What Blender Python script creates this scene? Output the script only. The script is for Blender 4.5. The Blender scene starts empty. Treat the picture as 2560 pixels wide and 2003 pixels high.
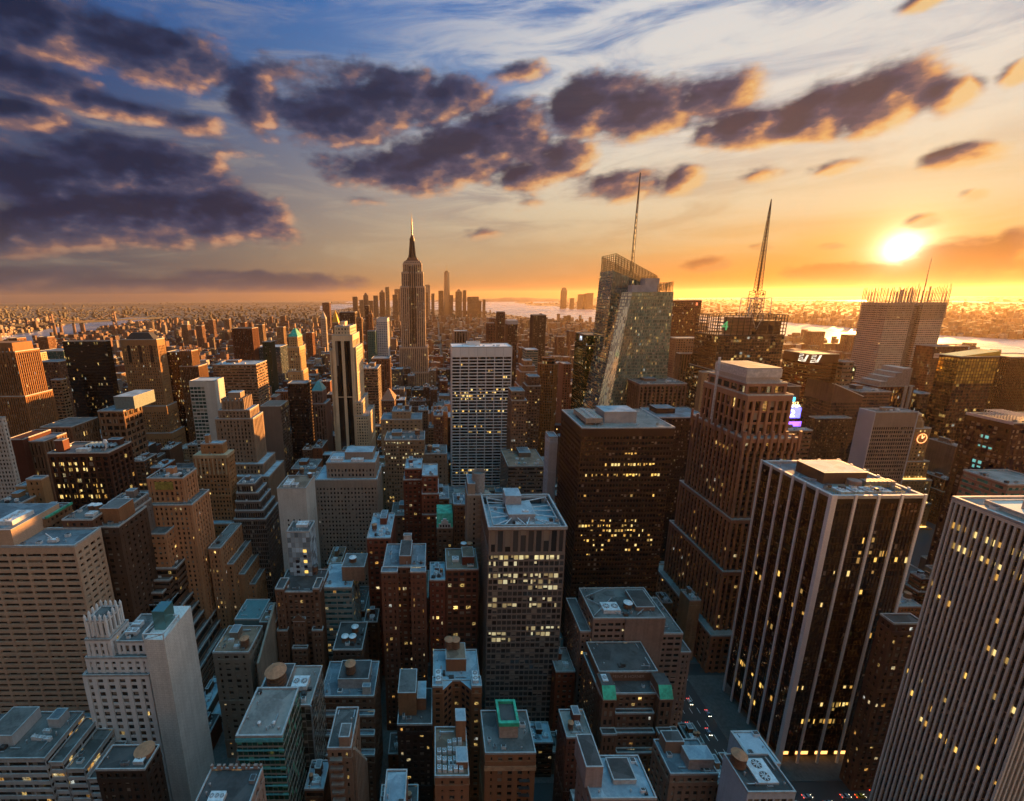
import bpy, math, random
from mathutils import Vector, Matrix
import numpy as np
S = bpy.context.scene
COL = S.collection
# ------------------------------------------------------------------ camera
HCAM = 259.0; F = 1120.0; PX, PY = 1090.0, 1001.5
PITCH = math.atan(262.0/1120.0); ROLL = math.radians(0.45)
cp, sp = math.cos(PITCH), math.sin(PITCH)
FWD = Vector((0, cp, -sp)); UP0 = Vector((0, sp, cp)); RT0 = Vector((1, 0, 0))
RT = RT0*math.cos(ROLL) - UP0*math.sin(ROLL)
UP = UP0*math.cos(ROLL) + RT0*math.sin(ROLL)
CAM = Vector((0, 0, HCAM))
cd = bpy.data.cameras.new('camera'); cam = bpy.data.objects.new('camera', cd); COL.objects.link(cam)
cd.sensor_width = 36; cd.lens = F/2560*36; cd.shift_x = (1280-PX)/2560; cd.shift_y = 0
cd.clip_start = 1; cd.clip_end = 200000
m = Matrix((RT, UP, -FWD)).transposed().to_4x4(); m.translation = CAM
cam.matrix_world = m; S.camera = cam

def ray(u, v):
    return RT*((u-PX)/F) + UP*((PY-v)/F) + FWD
def at(u, v, Y):
    d = ray(u, v); return CAM + d*(Y/d.y)
def onground(u, v, z=0.0):
    d = ray(u, v); return CAM + d*((z-HCAM)/d.z)
def proj(x, y, z):
    p = Vector((x, y, z))-CAM; w = p.dot(FWD)
    if w < 1: w = 1
    return PX + F*p.dot(RT)/w, PY - F*p.dot(UP)/w
def azel(u, v):
    d = ray(u, v).normalized(); return math.atan2(d.x, d.y), math.asin(d.z)

# ------------------------------------------------------------------ render settings
S.render.engine = 'CYCLES'
S.view_settings.view_transform = 'Standard'; S.view_settings.look = 'None'
S.view_settings.exposure = 1.72; S.view_settings.gamma = 1
cy = S.cycles
cy.use_denoising = True; cy.use_adaptive_sampling = True; cy.adaptive_threshold = 0.02
cy.max_bounces = 5; cy.diffuse_bounces = 2; cy.glossy_bounces = 3; cy.transmission_bounces = 2
cy.volume_bounces = 0; cy.transparent_max_bounces = 6
cy.sample_clamp_indirect = 6; cy.caustics_reflective = False; cy.caustics_refractive = False

# ------------------------------------------------------------------ sun
SUNDIR = ray(2257, 622).normalized()
SAZ, SEL = math.atan2(SUNDIR.x, SUNDIR.y), math.asin(SUNDIR.z)
sl = bpy.data.lights.new('sun', 'SUN'); sun = bpy.data.objects.new('sun', sl); COL.objects.link(sun)
sl.energy = 5.0; sl.angle = math.radians(0.6); sl.color = (1.0, 0.46, 0.12)
SEL = math.radians(6.0); LAMP = Vector((math.sin(SAZ)*math.cos(SEL), math.cos(SAZ)*math.cos(SEL), math.sin(SEL)))   # lamp raised above the drawn disc so sunlight reaches more faces
sun.rotation_euler = LAMP.to_track_quat('Z', 'Y').to_euler(); sun.location = (900, 900, 600)

# ------------------------------------------------------------------ sky (world)
W = bpy.data.worlds.new('World'); S.world = W; W.use_nodes = True
class NT:
    """small helper to wire nodes"""
    def __init__(s, tree): s.t = tree; s.n = tree.nodes; s.l = tree.links
    def new(s, kind, **kw):
        n = s.n.new(kind)
        for k, val in kw.items(): setattr(n, k, val)
        return n
    def put(s, sock, val):
        if isinstance(val, bpy.types.NodeSocket): s.l.new(val, sock)
        else: sock.default_value = val
    def math(s, op, a, b=0.0, c=0.0, clamp=False):
        n = s.new('ShaderNodeMath', operation=op, use_clamp=clamp)
        for i, x in enumerate((a, b, c)): s.put(n.inputs[i], x)
        return n.outputs[0]
    def vmath(s, op, a, b=(0, 0, 0), c=(0, 0, 0)):
        n = s.new('ShaderNodeVectorMath', operation=op)
        s.put(n.inputs[0], a); s.put(n.inputs[1], b)
        if op == 'MULTIPLY_ADD': s.put(n.inputs[2], c)
        return n.outputs['Value'] if op in ('LENGTH', 'DOT_PRODUCT') else n.outputs[0]
    def ramp(s, fac, stops, interp='LINEAR'):
        n = s.new('ShaderNodeValToRGB'); cr = n.color_ramp; cr.interpolation = interp
        while len(cr.elements) > 1: cr.elements.remove(cr.elements[-1])
        for i, (p, c) in enumerate(stops):
            e = cr.elements[0] if i == 0 else cr.elements.new(p)
            e.position = p; e.color = (*c, 1) if len(c) == 3 else c
        s.put(n.inputs[0], fac); return n.outputs[0]
    def mix(s, f, a, b, mode='MIX', clamp=False):
        n = s.new('ShaderNodeMix', data_type='RGBA', blend_type=mode)
        n.clamp_result = clamp
        s.put(n.inputs[0], f)
        for k, x in ((6, a), (7, b)):
            s.put(n.inputs[k], (*x, 1) if isinstance(x, tuple) and len(x) == 3 else x)
        return n.outputs[2]
    def step(s, x, a, b):
        n = s.new('ShaderNodeMapRange', interpolation_type='SMOOTHSTEP')
        s.put(n.inputs[0], x); n.inputs[1].default_value = a; n.inputs[2].default_value = b
        return n.outputs[0]
    def noise(s, vec, scale, detail=5, rough=.55, dim='3D', dist=0.0):
        n = s.new('ShaderNodeTexNoise', noise_dimensions=dim)
        s.put(n.inputs['Vector'], vec); n.inputs['Scale'].default_value = scale
        n.inputs['Detail'].default_value = detail; n.inputs['Roughness'].default_value = rough
        n.inputs['Distortion'].default_value = dist
        return n.outputs[0]
def srgb(r, g, b):
    return tuple(((c/255+.055)/1.055)**2.4 if c > 10 else c/255/12.92 for c in (r, g, b))

# cloud banks of the evening sky, as directions (azimuth, elevation) with angular sizes
CLOUDS = [  # u, v, rx, ry, weight
 (80,60,260,120,1),(330,130,230,85,1.05),(90,200,190,75,.9),(470,130,80,40,.8),
 (360,285,230,42,.75),(500,318,75,36,.9),(60,290,150,44,.9),
 (90,455,260,95,1.1),(390,425,270,80,1),(330,545,370,75,1),(610,540,130,70,1),(130,560,180,70,.95),(30,600,90,50,.9),(560,390,120,40,.6),
 (640,270,75,85,.75),(860,190,190,50,.45),
 (960,255,215,85,1.05),(860,300,150,75,1.05),(1140,245,130,60,.9),(1290,185,90,40,.9),
 (1010,430,200,58,1),(1180,385,230,72,1.05),(1270,320,130,85,1),(1420,400,90,62,.95),(1330,440,120,45,.9),
 (1480,275,120,85,1.05),(1620,280,190,90,1.1),(1780,250,130,78,1),(1860,320,140,62,.9),(1770,340,90,45,.8),
 (2050,270,120,70,1),(2230,240,170,82,1.1),(2390,235,100,62,.95),(2020,320,110,38,.8),
 (2545,185,75,55,1),(1560,455,150,46,.8),(1715,445,70,40,.85),
 (1340,505,60,34,.62),(1895,440,75,28,.75),(2075,428,75,24,.66),(2390,390,115,34,.78),(2440,486,55,20,.62),(2310,552,60,22,.7),
 (1765,660,62,22,.72),(2085,616,46,14,.62),(1220,585,66,17,.55),(940,505,70,20,.5),
 (2430,668,230,62,1.3),(2130,690,210,36,1.0),(2550,640,100,60,1.2),(2330,700,150,30,1.0),(1900,620,40,14,.5),
 (720,712,160,26,.72),(380,712,330,24,.6),(90,700,260,34,.7),(560,690,120,18,.55),(2310,0,80,28,.8),
]
def build_sky():
    nt = NT(W.node_tree); nt.n.clear()
    tc = nt.new('ShaderNodeTexCoord'); D = nt.vmath('NORMALIZE', tc.outputs['Generated'])
    # --- group: cloud density at a direction
    g = bpy.data.node_groups.new('cloud_field', 'ShaderNodeTree'); q = NT(g)
    g.interface.new_socket('Vector', in_out='INPUT', socket_type='NodeSocketVector')
    g.interface.new_socket('Density', in_out='OUTPUT', socket_type='NodeSocketFloat')
    gi = q.new('NodeGroupInput'); go = q.new('NodeGroupOutput')
    P = gi.outputs[0]                                   # (az, el, 0)
    acc = None
    for (u, v, rx, ry, w) in CLOUDS:
        a0, e0 = azel(u, v); a1, e1 = azel(u+rx, v); a2, e2 = azel(u, v-ry)
        sa, se = 1/max(abs(a1-a0), .004), 1/max(abs(e2-e0), .004)
        qv = q.vmath('MULTIPLY_ADD', P, (sa, se, 0), (-a0*sa, -e0*se, 0))
        ln = q.vmath('LENGTH', qv)
        h = q.math('MULTIPLY_ADD', ln, -1.0*w, w*1.44)
        acc = h if acc is None else q.math('SMOOTH_MAX', acc, h, .12)
    sc = q.vmath('MULTIPLY', P, (1.0, 1.9, 1.0))
    n1 = q.noise(sc, 5.0, 9, .60)
    vo = q.new('ShaderNodeTexVoronoi', feature='F1'); q.l.new(sc, vo.inputs['Vector']); vo.inputs['Scale'].default_value = 15; vo.inputs['Detail'].default_value = 2; vo.inputs['Roughness'].default_value = .6
    n2 = q.noise(sc, 3.2, 2, .5)
    dd = q.math('MULTIPLY_ADD', n1, 2.0, -.95)
    dd = q.math('ADD', dd, q.math('MULTIPLY_ADD', vo.outputs['Distance'], -.34, .13))
    dd = q.math('ADD', dd, q.math('MULTIPLY_ADD', n2, 1.0, -.48))
    q.l.new(q.math('ADD', acc, dd), go.inputs[0])
    # --- coordinates
    xyz = nt.new('ShaderNodeSeparateXYZ'); nt.l.new(D, xyz.inputs[0])
    X, Y, Z = xyz.outputs
    az = nt.math('ARCTAN2', X, Y); el = nt.math('ARCSINE', Z)
    cx = nt.new('ShaderNodeCombineXYZ'); nt.put(cx.inputs[0], az); nt.put(cx.inputs[1], el)
    A = cx.outputs[0]
    # --- clear-sky colours
    t = nt.math('DIVIDE', el, math.radians(30), clamp=False)
    t01 = nt.math('MULTIPLY', t, .5, clamp=True)         # ramp: 0..60 degrees
    Ls = [(0, srgb(104,96,98)), (.035, srgb(108,100,102)), (.10, srgb(112,106,112)), (.2, srgb(88,96,122)), (.33, srgb(64,90,138)), (.5, srgb(56,106,176)), (.8, srgb(20,66,120)), (1, srgb(10,70,130))]
    Cs = [(0, srgb(206,138,82)), (.03, srgb(208,158,106)), (.08, srgb(206,176,136)), (.15, srgb(192,174,154)), (.25, srgb(160,160,168)), (.37, srgb(112,148,196)), (.5, srgb(70,124,196)), (.8, srgb(24,72,128)), (1, srgb(10,70,130))]
    Rs = [(0, srgb(226,112,24)), (.03, srgb(232,136,38)), (.08, srgb(240,188,108)), (.15, srgb(240,214,168)), (.25, srgb(226,216,204)), (.36, srgb(176,188,206)), (.5, srgb(120,156,202)), (.8, srgb(36,80,132)), (1, srgb(10,70,130))]
    Bs = [(0, srgb(246,176,120)), (.14, srgb(236,166,116)), (.30, srgb(132,86,64)), (.55, srgb(56,42,40)), (.8, srgb(30,36,46)), (1, srgb(10,60,110))]
    cl, cc, cr_, cb = (nt.ramp(t01, z) for z in (Ls, Cs, Rs, Bs))
    base = nt.mix(nt.step(az, math.radians(-38), math.radians(4)), cl, cc)
    base = nt.mix(nt.step(az, math.radians(2), math.radians(44)), base, cr_)
    base = nt.mix(nt.step(nt.math('ABSOLUTE', az), math.radians(58), math.radians(96)), base, cb)
    # --- high thin cirrus, streaked, mostly towards the sun
    rot = nt.new('ShaderNodeMapping'); nt.l.new(A, rot.inputs[0])
    rot.inputs['Rotation'].default_value = (0, 0, math.radians(-9)); rot.inputs['Scale'].default_value = (1.6, 8.5, 1)
    ci = nt.noise(rot.outputs[0], 2.4, 8, .6, dist=.7)
    cover = nt.math('MULTIPLY', nt.step(az, math.radians(-16), math.radians(22)), nt.step(el, math.radians(1.5), math.radians(13)))
    cir = nt.math('MULTIPLY', nt.step(ci, .33, .60), cover)
    low = nt.math('MULTIPLY', nt.step(ci, .45, .75), nt.step(el, math.radians(1), math.radians(5)))
    base = nt.mix(nt.math('MULTIPLY', low, .28), base, srgb(236,212,176))
    base = nt.mix(nt.math('MULTIPLY', cir, .84), base, nt.ramp(t01, [(0, srgb(250,200,110)), (.12, srgb(253,232,186)), (.3, srgb(252,246,232)), (.5, srgb(246,246,246))]))
    # --- cumulus, lit from the low sun on the right
    ga = nt.new('ShaderNodeGroup'); ga.node_tree = g; nt.l.new(A, ga.inputs[0])
    gb = nt.new('ShaderNodeGroup'); gb.node_tree = g
    off = nt.vmath('ADD', A, (0.020, -0.0085, 0)); nt.l.new(off, gb.inputs[0])
    da, db = ga.outputs[0], gb.outputs[0]
    alpha = nt.step(da, .06, .58)
    dif = nt.math('SUBTRACT', da, db)
    nearsun = nt.step(az, math.radians(-14), math.radians(40))
    body = nt.step(da, .25, 1.25)
    sh = nt.math('MULTIPLY_ADD', dif, 1.25, nt.math('MULTIPLY_ADD', body, -.54, .57), clamp=True)
    dk = nt.ramp(sh, [(0, srgb(38,45,72)), (.3, srgb(54,62,94)), (.5, srgb(82,82,108)), (.72, srgb(142,112,114)), (.88, srgb(214,154,122)), (1, srgb(232,176,138))])
    br = nt.ramp(sh, [(0, srgb(42,46,72)), (.32, srgb(62,66,96)), (.52, srgb(122,98,104)), (.7, srgb(208,146,104)), (.86, srgb(250,186,112)), (1, srgb(255,214,150))])
    ccol = nt.mix(nearsun, dk, br)
    low = nt.step(el, math.radians(8), math.radians(2))
    ccol = nt.mix(nt.math('MULTIPLY', low, .8), ccol, nt.mix(nearsun, srgb(100,92,98), srgb(186,116,48)))
    sky = nt.mix(nt.math('MULTIPLY', alpha, .96), base, ccol)
    # --- glow round the sun and the disc
    dot = nt.vmath('DOT_PRODUCT', D, tuple(SUNDIR))
    ang = nt.math('ARCCOSINE', nt.math('MINIMUM', dot, .999999))
    def gauss(k, amp):
        e = nt.math('POWER', 2.71828, nt.math('MULTIPLY', ang, -k)); return nt.math('MULTIPLY', e, amp)
    for k, amp, c in ((5.0, .07, (1, .58, .18)), (15, .30, (1, .66, .24)), (42, 1.5, (1, .80, .42)), (110, 12.0, (1, .9, .65))):
        gl = nt.vmath('SCALE', (c[0], c[1], c[2])); nt.put(gl.node.inputs['Scale'], gauss(k, amp))
        sky = nt.mix(nt.math('SUBTRACT', 1.0, nt.math('MULTIPLY', alpha, .62)), sky, gl, 'ADD')
    # --- physical sky adds the ambient of the upper dome
    ns = nt.new('ShaderNodeTexSky', sky_type='NISHITA'); ns.sun_disc = False
    ns.sun_elevation = SEL; ns.sun_rotation = SAZ; ns.dust_density = 1.5; ns.ozone_density = 2.5
    nv = nt.vmath('SCALE', ns.outputs[0]); nv.node.inputs['Scale'].default_value = .25
    up = nt.step(el, math.radians(46), math.radians(78))
    nz = nt.vmath('SCALE', nv); nt.put(nz.node.inputs['Scale'], up)
    sky = nt.mix(1.0, sky, nz, 'ADD')
    zen = nt.vmath('SCALE', (.0, .58, .95)); nt.put(zen.node.inputs['Scale'], nt.math('MULTIPLY', up, 2.0))
    sky = nt.mix(1.0, sky, zen, 'ADD')
    bg = nt.new('ShaderNodeBackground'); nt.l.new(sky, bg.inputs[0]); bg.inputs[1].default_value = SKY_STRENGTH
    ow = nt.new('ShaderNodeOutputWorld'); nt.l.new(bg.outputs[0], ow.inputs[0])
    W.cycles.sampling_method = 'MANUAL'; W.cycles.sample_map_resolution = 1024
SKY_STRENGTH = .24
HAZE = 1.6e-5
build_sky()
# ------------------------------------------------------------------ materials
MATS = {}
def principled(name):
    mt = bpy.data.materials.new(name); mt.use_nodes = True
    nt = NT(mt.node_tree); nt.n.clear()
    b = nt.new('ShaderNodeBsdfPrincipled'); o = nt.new('ShaderNodeOutputMaterial'); nt.l.new(b.outputs[0], o.inputs[0])
    return mt, nt, b
def wall(col, rough=.8, var=.35, streak=True, joint=0.0):
    if max(col) < .5: col = tuple(c*k for c, k in zip(col, (.76, .66, .58)))      # darker, warmer tone for all but the palest walls
    key = ('w', tuple(round(c, 3) for c in col), rough, var, joint)
    if key in MATS: return MATS[key]
    mt, nt, b = principled('masonry')
    oc = nt.new('ShaderNodeTexCoord').outputs['Object']
    oi = nt.new('ShaderNodeObjectInfo')
    n1 = nt.noise(oc, .05, 4, .6); n2 = nt.noise(oc, .9, 4, .65)
    st = nt.noise(nt.vmath('MULTIPLY', oc, (1.0, 1.0, .04)), .55, 4, .6)
    f = nt.math('ADD', nt.math('MULTIPLY', n1, .45), nt.math('MULTIPLY', n2, .25))
    f = nt.math('ADD', f, nt.math('MULTIPLY', st, .3))
    f = nt.step(f, .34, .68)
    dk = tuple(c*(1-var) for c in col); lt = tuple(min(c*(1+var*.7), .85) for c in col)
    c = nt.mix(f, dk, lt)
    if joint:
        br = nt.new('ShaderNodeTexBrick'); 
        mp = nt.vmath('ADD', nt.vmath('MULTIPLY', oc, (1, 0, 0)), nt.vmath('MULTIPLY', oc, (0, 1, 0)))
        sx = nt.new('ShaderNodeSeparateXYZ'); nt.l.new(oc, sx.inputs[0])
        cb = nt.new('ShaderNodeCombineXYZ'); nt.put(cb.inputs[0], nt.math('ADD', sx.outputs[0], sx.outputs[1])); nt.put(cb.inputs[1], sx.outputs[2])
        nt.l.new(cb.outputs[0], br.inputs['Vector']); br.inputs['Scale'].default_value = 1/joint
        br.inputs['Color1'].default_value = (1, 1, 1, 1); br.inputs['Color2'].default_value = (.95, .95, .95, 1); br.inputs['Mortar'].default_value = (.74, .74, .74, 1)
        br.inputs['Mortar Size'].default_value = .02
        c = nt.mix(1.0, c, br.outputs['Color'], 'MULTIPLY')
    nt.put(b.inputs['Base Color'], c); b.inputs['Roughness'].default_value = rough
    b.inputs['Specular IOR Level'].default_value = .25
    MATS[key] = mt; return mt
def plain(name, col, rough=.6, metal=0.0, emit=None, es=0.0, var=.25, scale=.6):
    key = ('p', name, tuple(col), rough, metal, emit, es)
    if key in MATS: return MATS[key]
    mt, nt, b = principled(name)
    oc = nt.new('ShaderNodeTexCoord').outputs['Object']
    f = nt.step(nt.noise(oc, scale, 5, .65), .3, .7)
    c = nt.mix(f, tuple(x*(1-var) for x in col), tuple(min(.9, x*(1+var*.6)) for x in col))
    nt.put(b.inputs['Base Color'], c); b.inputs['Roughness'].default_value = rough; b.inputs['Metallic'].default_value = metal
    if emit:
        b.inputs['Emission Color'].default_value = (*emit, 1); b.inputs['Emission Strength'].default_value = es
    MATS[key] = mt; return mt
def glass(tint=(.02, .016, .014), lit=.03, rough=.12, refl=.0, blind=.25, vary=1.0, litcol=(1.0, .66, .2), blindcol=(.30, .25, .2)):
    """one continuous sheet of glazing; UV counts panes (u) and floors (v), so every pane differs"""
    key = ('g', tint, lit, rough, refl, blind, blindcol)
    if key in MATS: return MATS[key]
    mt, nt, b = principled('glazing')
    uv = nt.new('ShaderNodeUVMap').outputs[0]
    fl = nt.vmath('FLOOR', uv); fr = nt.vmath('FRACTION', uv)
    wn = nt.new('ShaderNodeTexWhiteNoise', noise_dimensions='2D'); nt.l.new(fl, wn.inputs[0])
    r1 = wn.outputs[0]
    wn2 = nt.new('ShaderNodeTexWhiteNoise', noise_dimensions='2D'); nt.l.new(nt.vmath('ADD', fl, (31.7, 11.3, 0)), wn2.inputs[0])
    r2 = wn2.outputs[0]
    sx = nt.new('ShaderNodeSeparateXYZ'); nt.l.new(fr, sx.inputs[0])
    # blinds: upper part of some panes
    bl = nt.math('LESS_THAN', r2, blind)
    bh = nt.math('GREATER_THAN', sx.outputs[1], nt.math('MULTIPLY_ADD', r1, .6, .25))
    bm = nt.math('MULTIPLY', bl, bh)
    vcol = nt.mix(r1, tuple(c*.5 for c in tint), tuple(c*(1+vary) for c in tint))
    nt.put(b.inputs['Base Color'], nt.mix(nt.math('MULTIPLY', bm, .75), vcol, blindcol))
    nt.put(b.inputs['Roughness'], nt.math('MULTIPLY_ADD', bm, .4, rough))
    if refl:
        nt.put(b.inputs['Metallic'], nt.math('MULTIPLY', nt.math('SUBTRACT', 1.0, bm), refl))
        b.inputs['Specular IOR Level'].default_value = .8
    if lit:
        b.inputs['Coat Weight'].default_value = 0
        # offices light whole runs of a floor, flats light single panes
        run = nt.noise(nt.vmath('MULTIPLY', fl, (.13, 1.7, 0)), 1.0, 0, .5, '2D')
        cell = nt.math('LESS_THAN', r1, nt.math('MULTIPLY', nt.step(run, .52, .66), min(lit*4.5, .45)))
        one = nt.math('LESS_THAN', r2, lit*.16)
        on = nt.math('MAXIMUM', cell, one)
        grain = nt.step(nt.noise(nt.vmath('MULTIPLY', uv, (3.1, 5.3, 0)), 1.0, 2, .6, '2D'), .36, .6)
        mask = nt.math('MULTIPLY', nt.math('MULTIPLY', nt.math('GREATER_THAN', sx.outputs[1], .15), on), grain)
        hue = nt.math('FRACT', nt.math('MULTIPLY', r2, 37.3))
        nt.put(b.inputs['Emission Color'], nt.ramp(hue, [(0, litcol), (.45, (1, .5, .11)), (.7, (1, .80, .42)), (.9, (.85, .9, .8))], 'CONSTANT'))
        nt.put(b.inputs['Emission Strength'], nt.math('MULTIPLY', mask, nt.math('MULTIPLY_ADD', r1, .7, .1)))
    MATS[key] = mt; return mt
def roofmat(kind='grey'):
    key = ('r', kind)
    if key in MATS: return MATS[key]
    c0, c1 = {'grey': ((.075, .092, .105), (.19, .225, .25)), 'dark': ((.035, .03, .028), (.09, .08, .075)), 'silver': ((.19, .25, .29), (.36, .45, .50)),  # grey and silver carry blue skylight in their base colours
              'tar': ((.06, .055, .05), (.16, .15, .14)), 'gravel': ((.15, .13, .115), (.30, .265, .235)), 'rust': ((.14, .08, .05), (.28, .17, .11))}[kind]
    mt, nt, b = principled('roofing')
    oc = nt.new('ShaderNodeTexCoord').outputs['Object']
    a = nt.noise(oc, .11, 3, .6); p = nt.noise(oc, .8, 5, .7)
    vo = nt.new('ShaderNodeTexVoronoi', feature='F1'); nt.l.new(oc, vo.inputs[0]); vo.inputs['Scale'].default_value = .14
    f = nt.math('ADD', nt.math('MULTIPLY', a, .5), nt.math('MULTIPLY', p, .3))
    f = nt.math('ADD', f, nt.math('MULTIPLY', vo.outputs['Color'], .2))
    nt.put(b.inputs['Base Color'], nt.mix(nt.step(f, .36, .64), c0, c1))
    b.inputs['Roughness'].default_value = .75
    MATS[key] = mt; return mt
# colours
TAN = (.43, .27, .16); SAND = (.47, .33, .20); LIME = (.52, .40, .27); BROWN = (.22, .125, .075); DBROWN = (.10, .058, .04)
ORANGE = (.44, .20, .09); RED = (.22, .072, .045); RUST = (.30, .13, .07); CREAM = (.50, .41, .30); WHITE = (.66, .64, .62)
GREY = (.34, .32, .30); BLACK = (.022, .018, .016); PINK = (.42, .32, .28); CONC = (.40, .37, .34); SLATE = (.12, .11, .11)
GD = lambda lit=.02: glass((.020, .014, .011), lit)
GW = lambda lit=.03: glass((.030, .022, .018), lit, .2, 0, .35)
GB = lambda lit=.02: glass((.05, .07, .085), lit, .08, .55, .1)
GT = lambda lit=.02: glass((.03, .10, .11), lit, .10, .45, .12)
GG = lambda lit=.03: glass((.04, .085, .035), lit, .10, .45, .1)
GO = lambda lit=.01: glass((.16, .11, .055), lit, .06, .8, .05)
CAP = lambda: plain('coping', (.42, .41, .40), .6)
STEEL = lambda: plain('steel', (.40, .41, .42), .45, .5)
WSTEEL = lambda: plain('painted_steel', (.66, .67, .68), .5)
DSTEEL = lambda: plain('dark_steel', (.07, .06, .055), .55, .3)
COPPER = lambda: plain('copper_roof', (.055, .36, .23), .7, var=.55, scale=.3)
WOOD = lambda: plain('tank_staves', (.20, .105, .06), .85)
TANKTOP = lambda: plain('tank_roofing', (.46, .20, .10), .8)
def LIT(k=0): return plain('lit_pane_%d' % k, (.5, .38, .18), .5, 0, [(1.0, .58, .12), (1.0, .52, .10), (1.0, .72, .26), (1.0, .62, .16)][k], [.40, .20, .34, .11][k])
def LITW(k=0): return plain('lit_office_pane_%d' % k, (.5, .44, .28), .5, 0, [(1.0, .84, .44), (1.0, .80, .38), (.95, .88, .52), (1.0, .74, .30)][k], [.15, .09, .17, .055][k])

# ------------------------------------------------------------------ mesh builder
class MB:
    def __init__(s): s.v = []; s.f = []; s.m = []; s.uv = []; s.hasuv = False
    def quad(s, a, b, c, d, m=0, uv=None):
        i = len(s.v); s.v += [a, b, c, d]; s.f.append((i, i+1, i+2, i+3)); s.m.append(m)
        if uv: s.hasuv = True
        s.uv += uv if uv else [(0, 0)]*4
    def poly(s, pts, m=0):
        i = len(s.v); s.v += [tuple(p) for p in pts]; s.f.append(tuple(range(i, i+len(pts)))); s.m.append(m); s.uv += [(0, 0)]*len(pts)
    def box(s, x0, x1, y0, y1, z0, z1, m=0, bottom=False):
        q = s.quad
        q((x0, y0, z0), (x1, y0, z0), (x1, y0, z1), (x0, y0, z1), m); q((x1, y1, z0), (x0, y1, z0), (x0, y1, z1), (x1, y1, z1), m)
        q((x0, y1, z0), (x0, y0, z0), (x0, y0, z1), (x0, y1, z1), m); q((x1, y0, z0), (x1, y1, z0), (x1, y1, z1), (x1, y0, z1), m)
        q((x0, y0, z1), (x1, y0, z1), (x1, y1, z1), (x0, y1, z1), m)
        if bottom: q((x0, y1, z0), (x1, y1, z0), (x1, y0, z0), (x0, y0, z0), m)
    def ring(s, a, b, c, d, t, z0, z1, m=0):
        i = len(s.v); Q = lambda e, z: [(a+e, c+e, z), (b-e, c+e, z), (b-e, d-e, z), (a+e, d-e, z)]
        s.v += Q(0, z0)+Q(0, z1)+Q(t, z1)+Q(t, z0)
        for k in range(4):
            j = (k+1) % 4
            for o in (0, 4, 8): s.f.append((i+o+k, i+o+j, i+o+4+j, i+o+4+k)); s.m.append(m); s.uv += [(0, 0)]*4
    def cyl(s, cx, cy_, z0, z1, r0, r1=None, n=16, m=0, cap=True):
        r1 = r0 if r1 is None else r1
        P = [(math.cos(2*math.pi*i/n), math.sin(2*math.pi*i/n)) for i in range(n)]
        for i in range(n):
            a, b = P[i], P[(i+1) % n]
            s.quad((cx+a[0]*r0, cy_+a[1]*r0, z0), (cx+b[0]*r0, cy_+b[1]*r0, z0), (cx+b[0]*r1, cy_+b[1]*r1, z1), (cx+a[0]*r1, cy_+a[1]*r1, z1), m)
        if cap and r1 > .01: s.poly([(cx+p[0]*r1, cy_+p[1]*r1, z1) for p in P], m)
    def bar(s, p, q, w, m=0):
        p, q = Vector(p), Vector(q); d = (q-p).normalized()
        a = d.cross(Vector((0, 0, 1)));  a = Vector((1, 0, 0)) if a.length < .01 else a.normalized()
        b = d.cross(a); a = a*w/2; b = b*w/2
        c = [a+b, -a+b, -a-b, a-b]
        for i in range(4):
            k = c[(i+1) % 4]; s.quad(tuple(p+c[i]), tuple(p+k), tuple(q+k), tuple(q+c[i]), m)
        s.quad(*[tuple(q+k) for k in c], m); s.quad(*[tuple(p+k) for k in reversed(c)], m)
    def prism(s, pts, z0, z1, m=0, top=True):
        n = len(pts)
        for i in range(n):
            a, b = pts[i], pts[(i+1) % n]
            s.quad((a[0], a[1], z0), (b[0], b[1], z0), (b[0], b[1], z1), (a[0], a[1], z1), m)
        if top: s.poly([(p[0], p[1], z1) for p in pts], m)
    def hip(s, x0, x1, y0, y1, z0, z1, f=0.0, m=0):
        """hipped roof; f = remaining share of the plan at the top"""
        cx, cy_ = (x0+x1)/2, (y0+y1)/2; hx, hy = (x1-x0)/2*f, (y1-y0)/2*f
        A = [(x0, y0, z0), (x1, y0, z0), (x1, y1, z0), (x0, y1, z0)]; T = [(cx-hx, cy_-hy, z1), (cx+hx, cy_-hy, z1), (cx+hx, cy_+hy, z1), (cx-hx, cy_+hy, z1)]
        for i in range(4): s.quad(A[i], A[(i+1) % 4], T[(i+1) % 4], T[i], m)
        if f > 0: s.quad(*T, m)
    def build(s, name, mats, parent=None, loc=(0, 0, 0), smooth=False):
        if not s.f: return None
        me = bpy.data.meshes.new(name); me.from_pydata(s.v, [], s.f)
        for mt in (mats if isinstance(mats, (list, tuple)) else [mats]): me.materials.append(mt)
        me.polygons.foreach_set('material_index', s.m)
        if s.hasuv:
            l = me.uv_layers.new(name='UVMap'); l.data.foreach_set('uv', np.array(s.uv, dtype=np.float32).ravel())
        if smooth: me.polygons.foreach_set('use_smooth', [True]*len(s.f))
        o = bpy.data.objects.new(name, me); COL.objects.link(o)
        if parent: o.parent = parent
        else: o.location = loc
        return o
def tag(o, label=None, cat=None, group=None, kind=None):
    if label: o['label'] = label
    if cat: o['category'] = cat
    if group: o['group'] = group
    if kind: o['kind'] = kind
    return o
def empty(name, loc, label, cat, group=None):
    o = bpy.data.objects.new(name, None); COL.objects.link(o); o.location = loc; o.empty_display_size = 2
    return tag(o, label, cat, group)
def copy_tree(o, parent=None):
    c = o.copy(); COL.objects.link(c); c.parent = parent
    for ch in list(o.children): copy_tree(ch, c)
    return c

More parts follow.
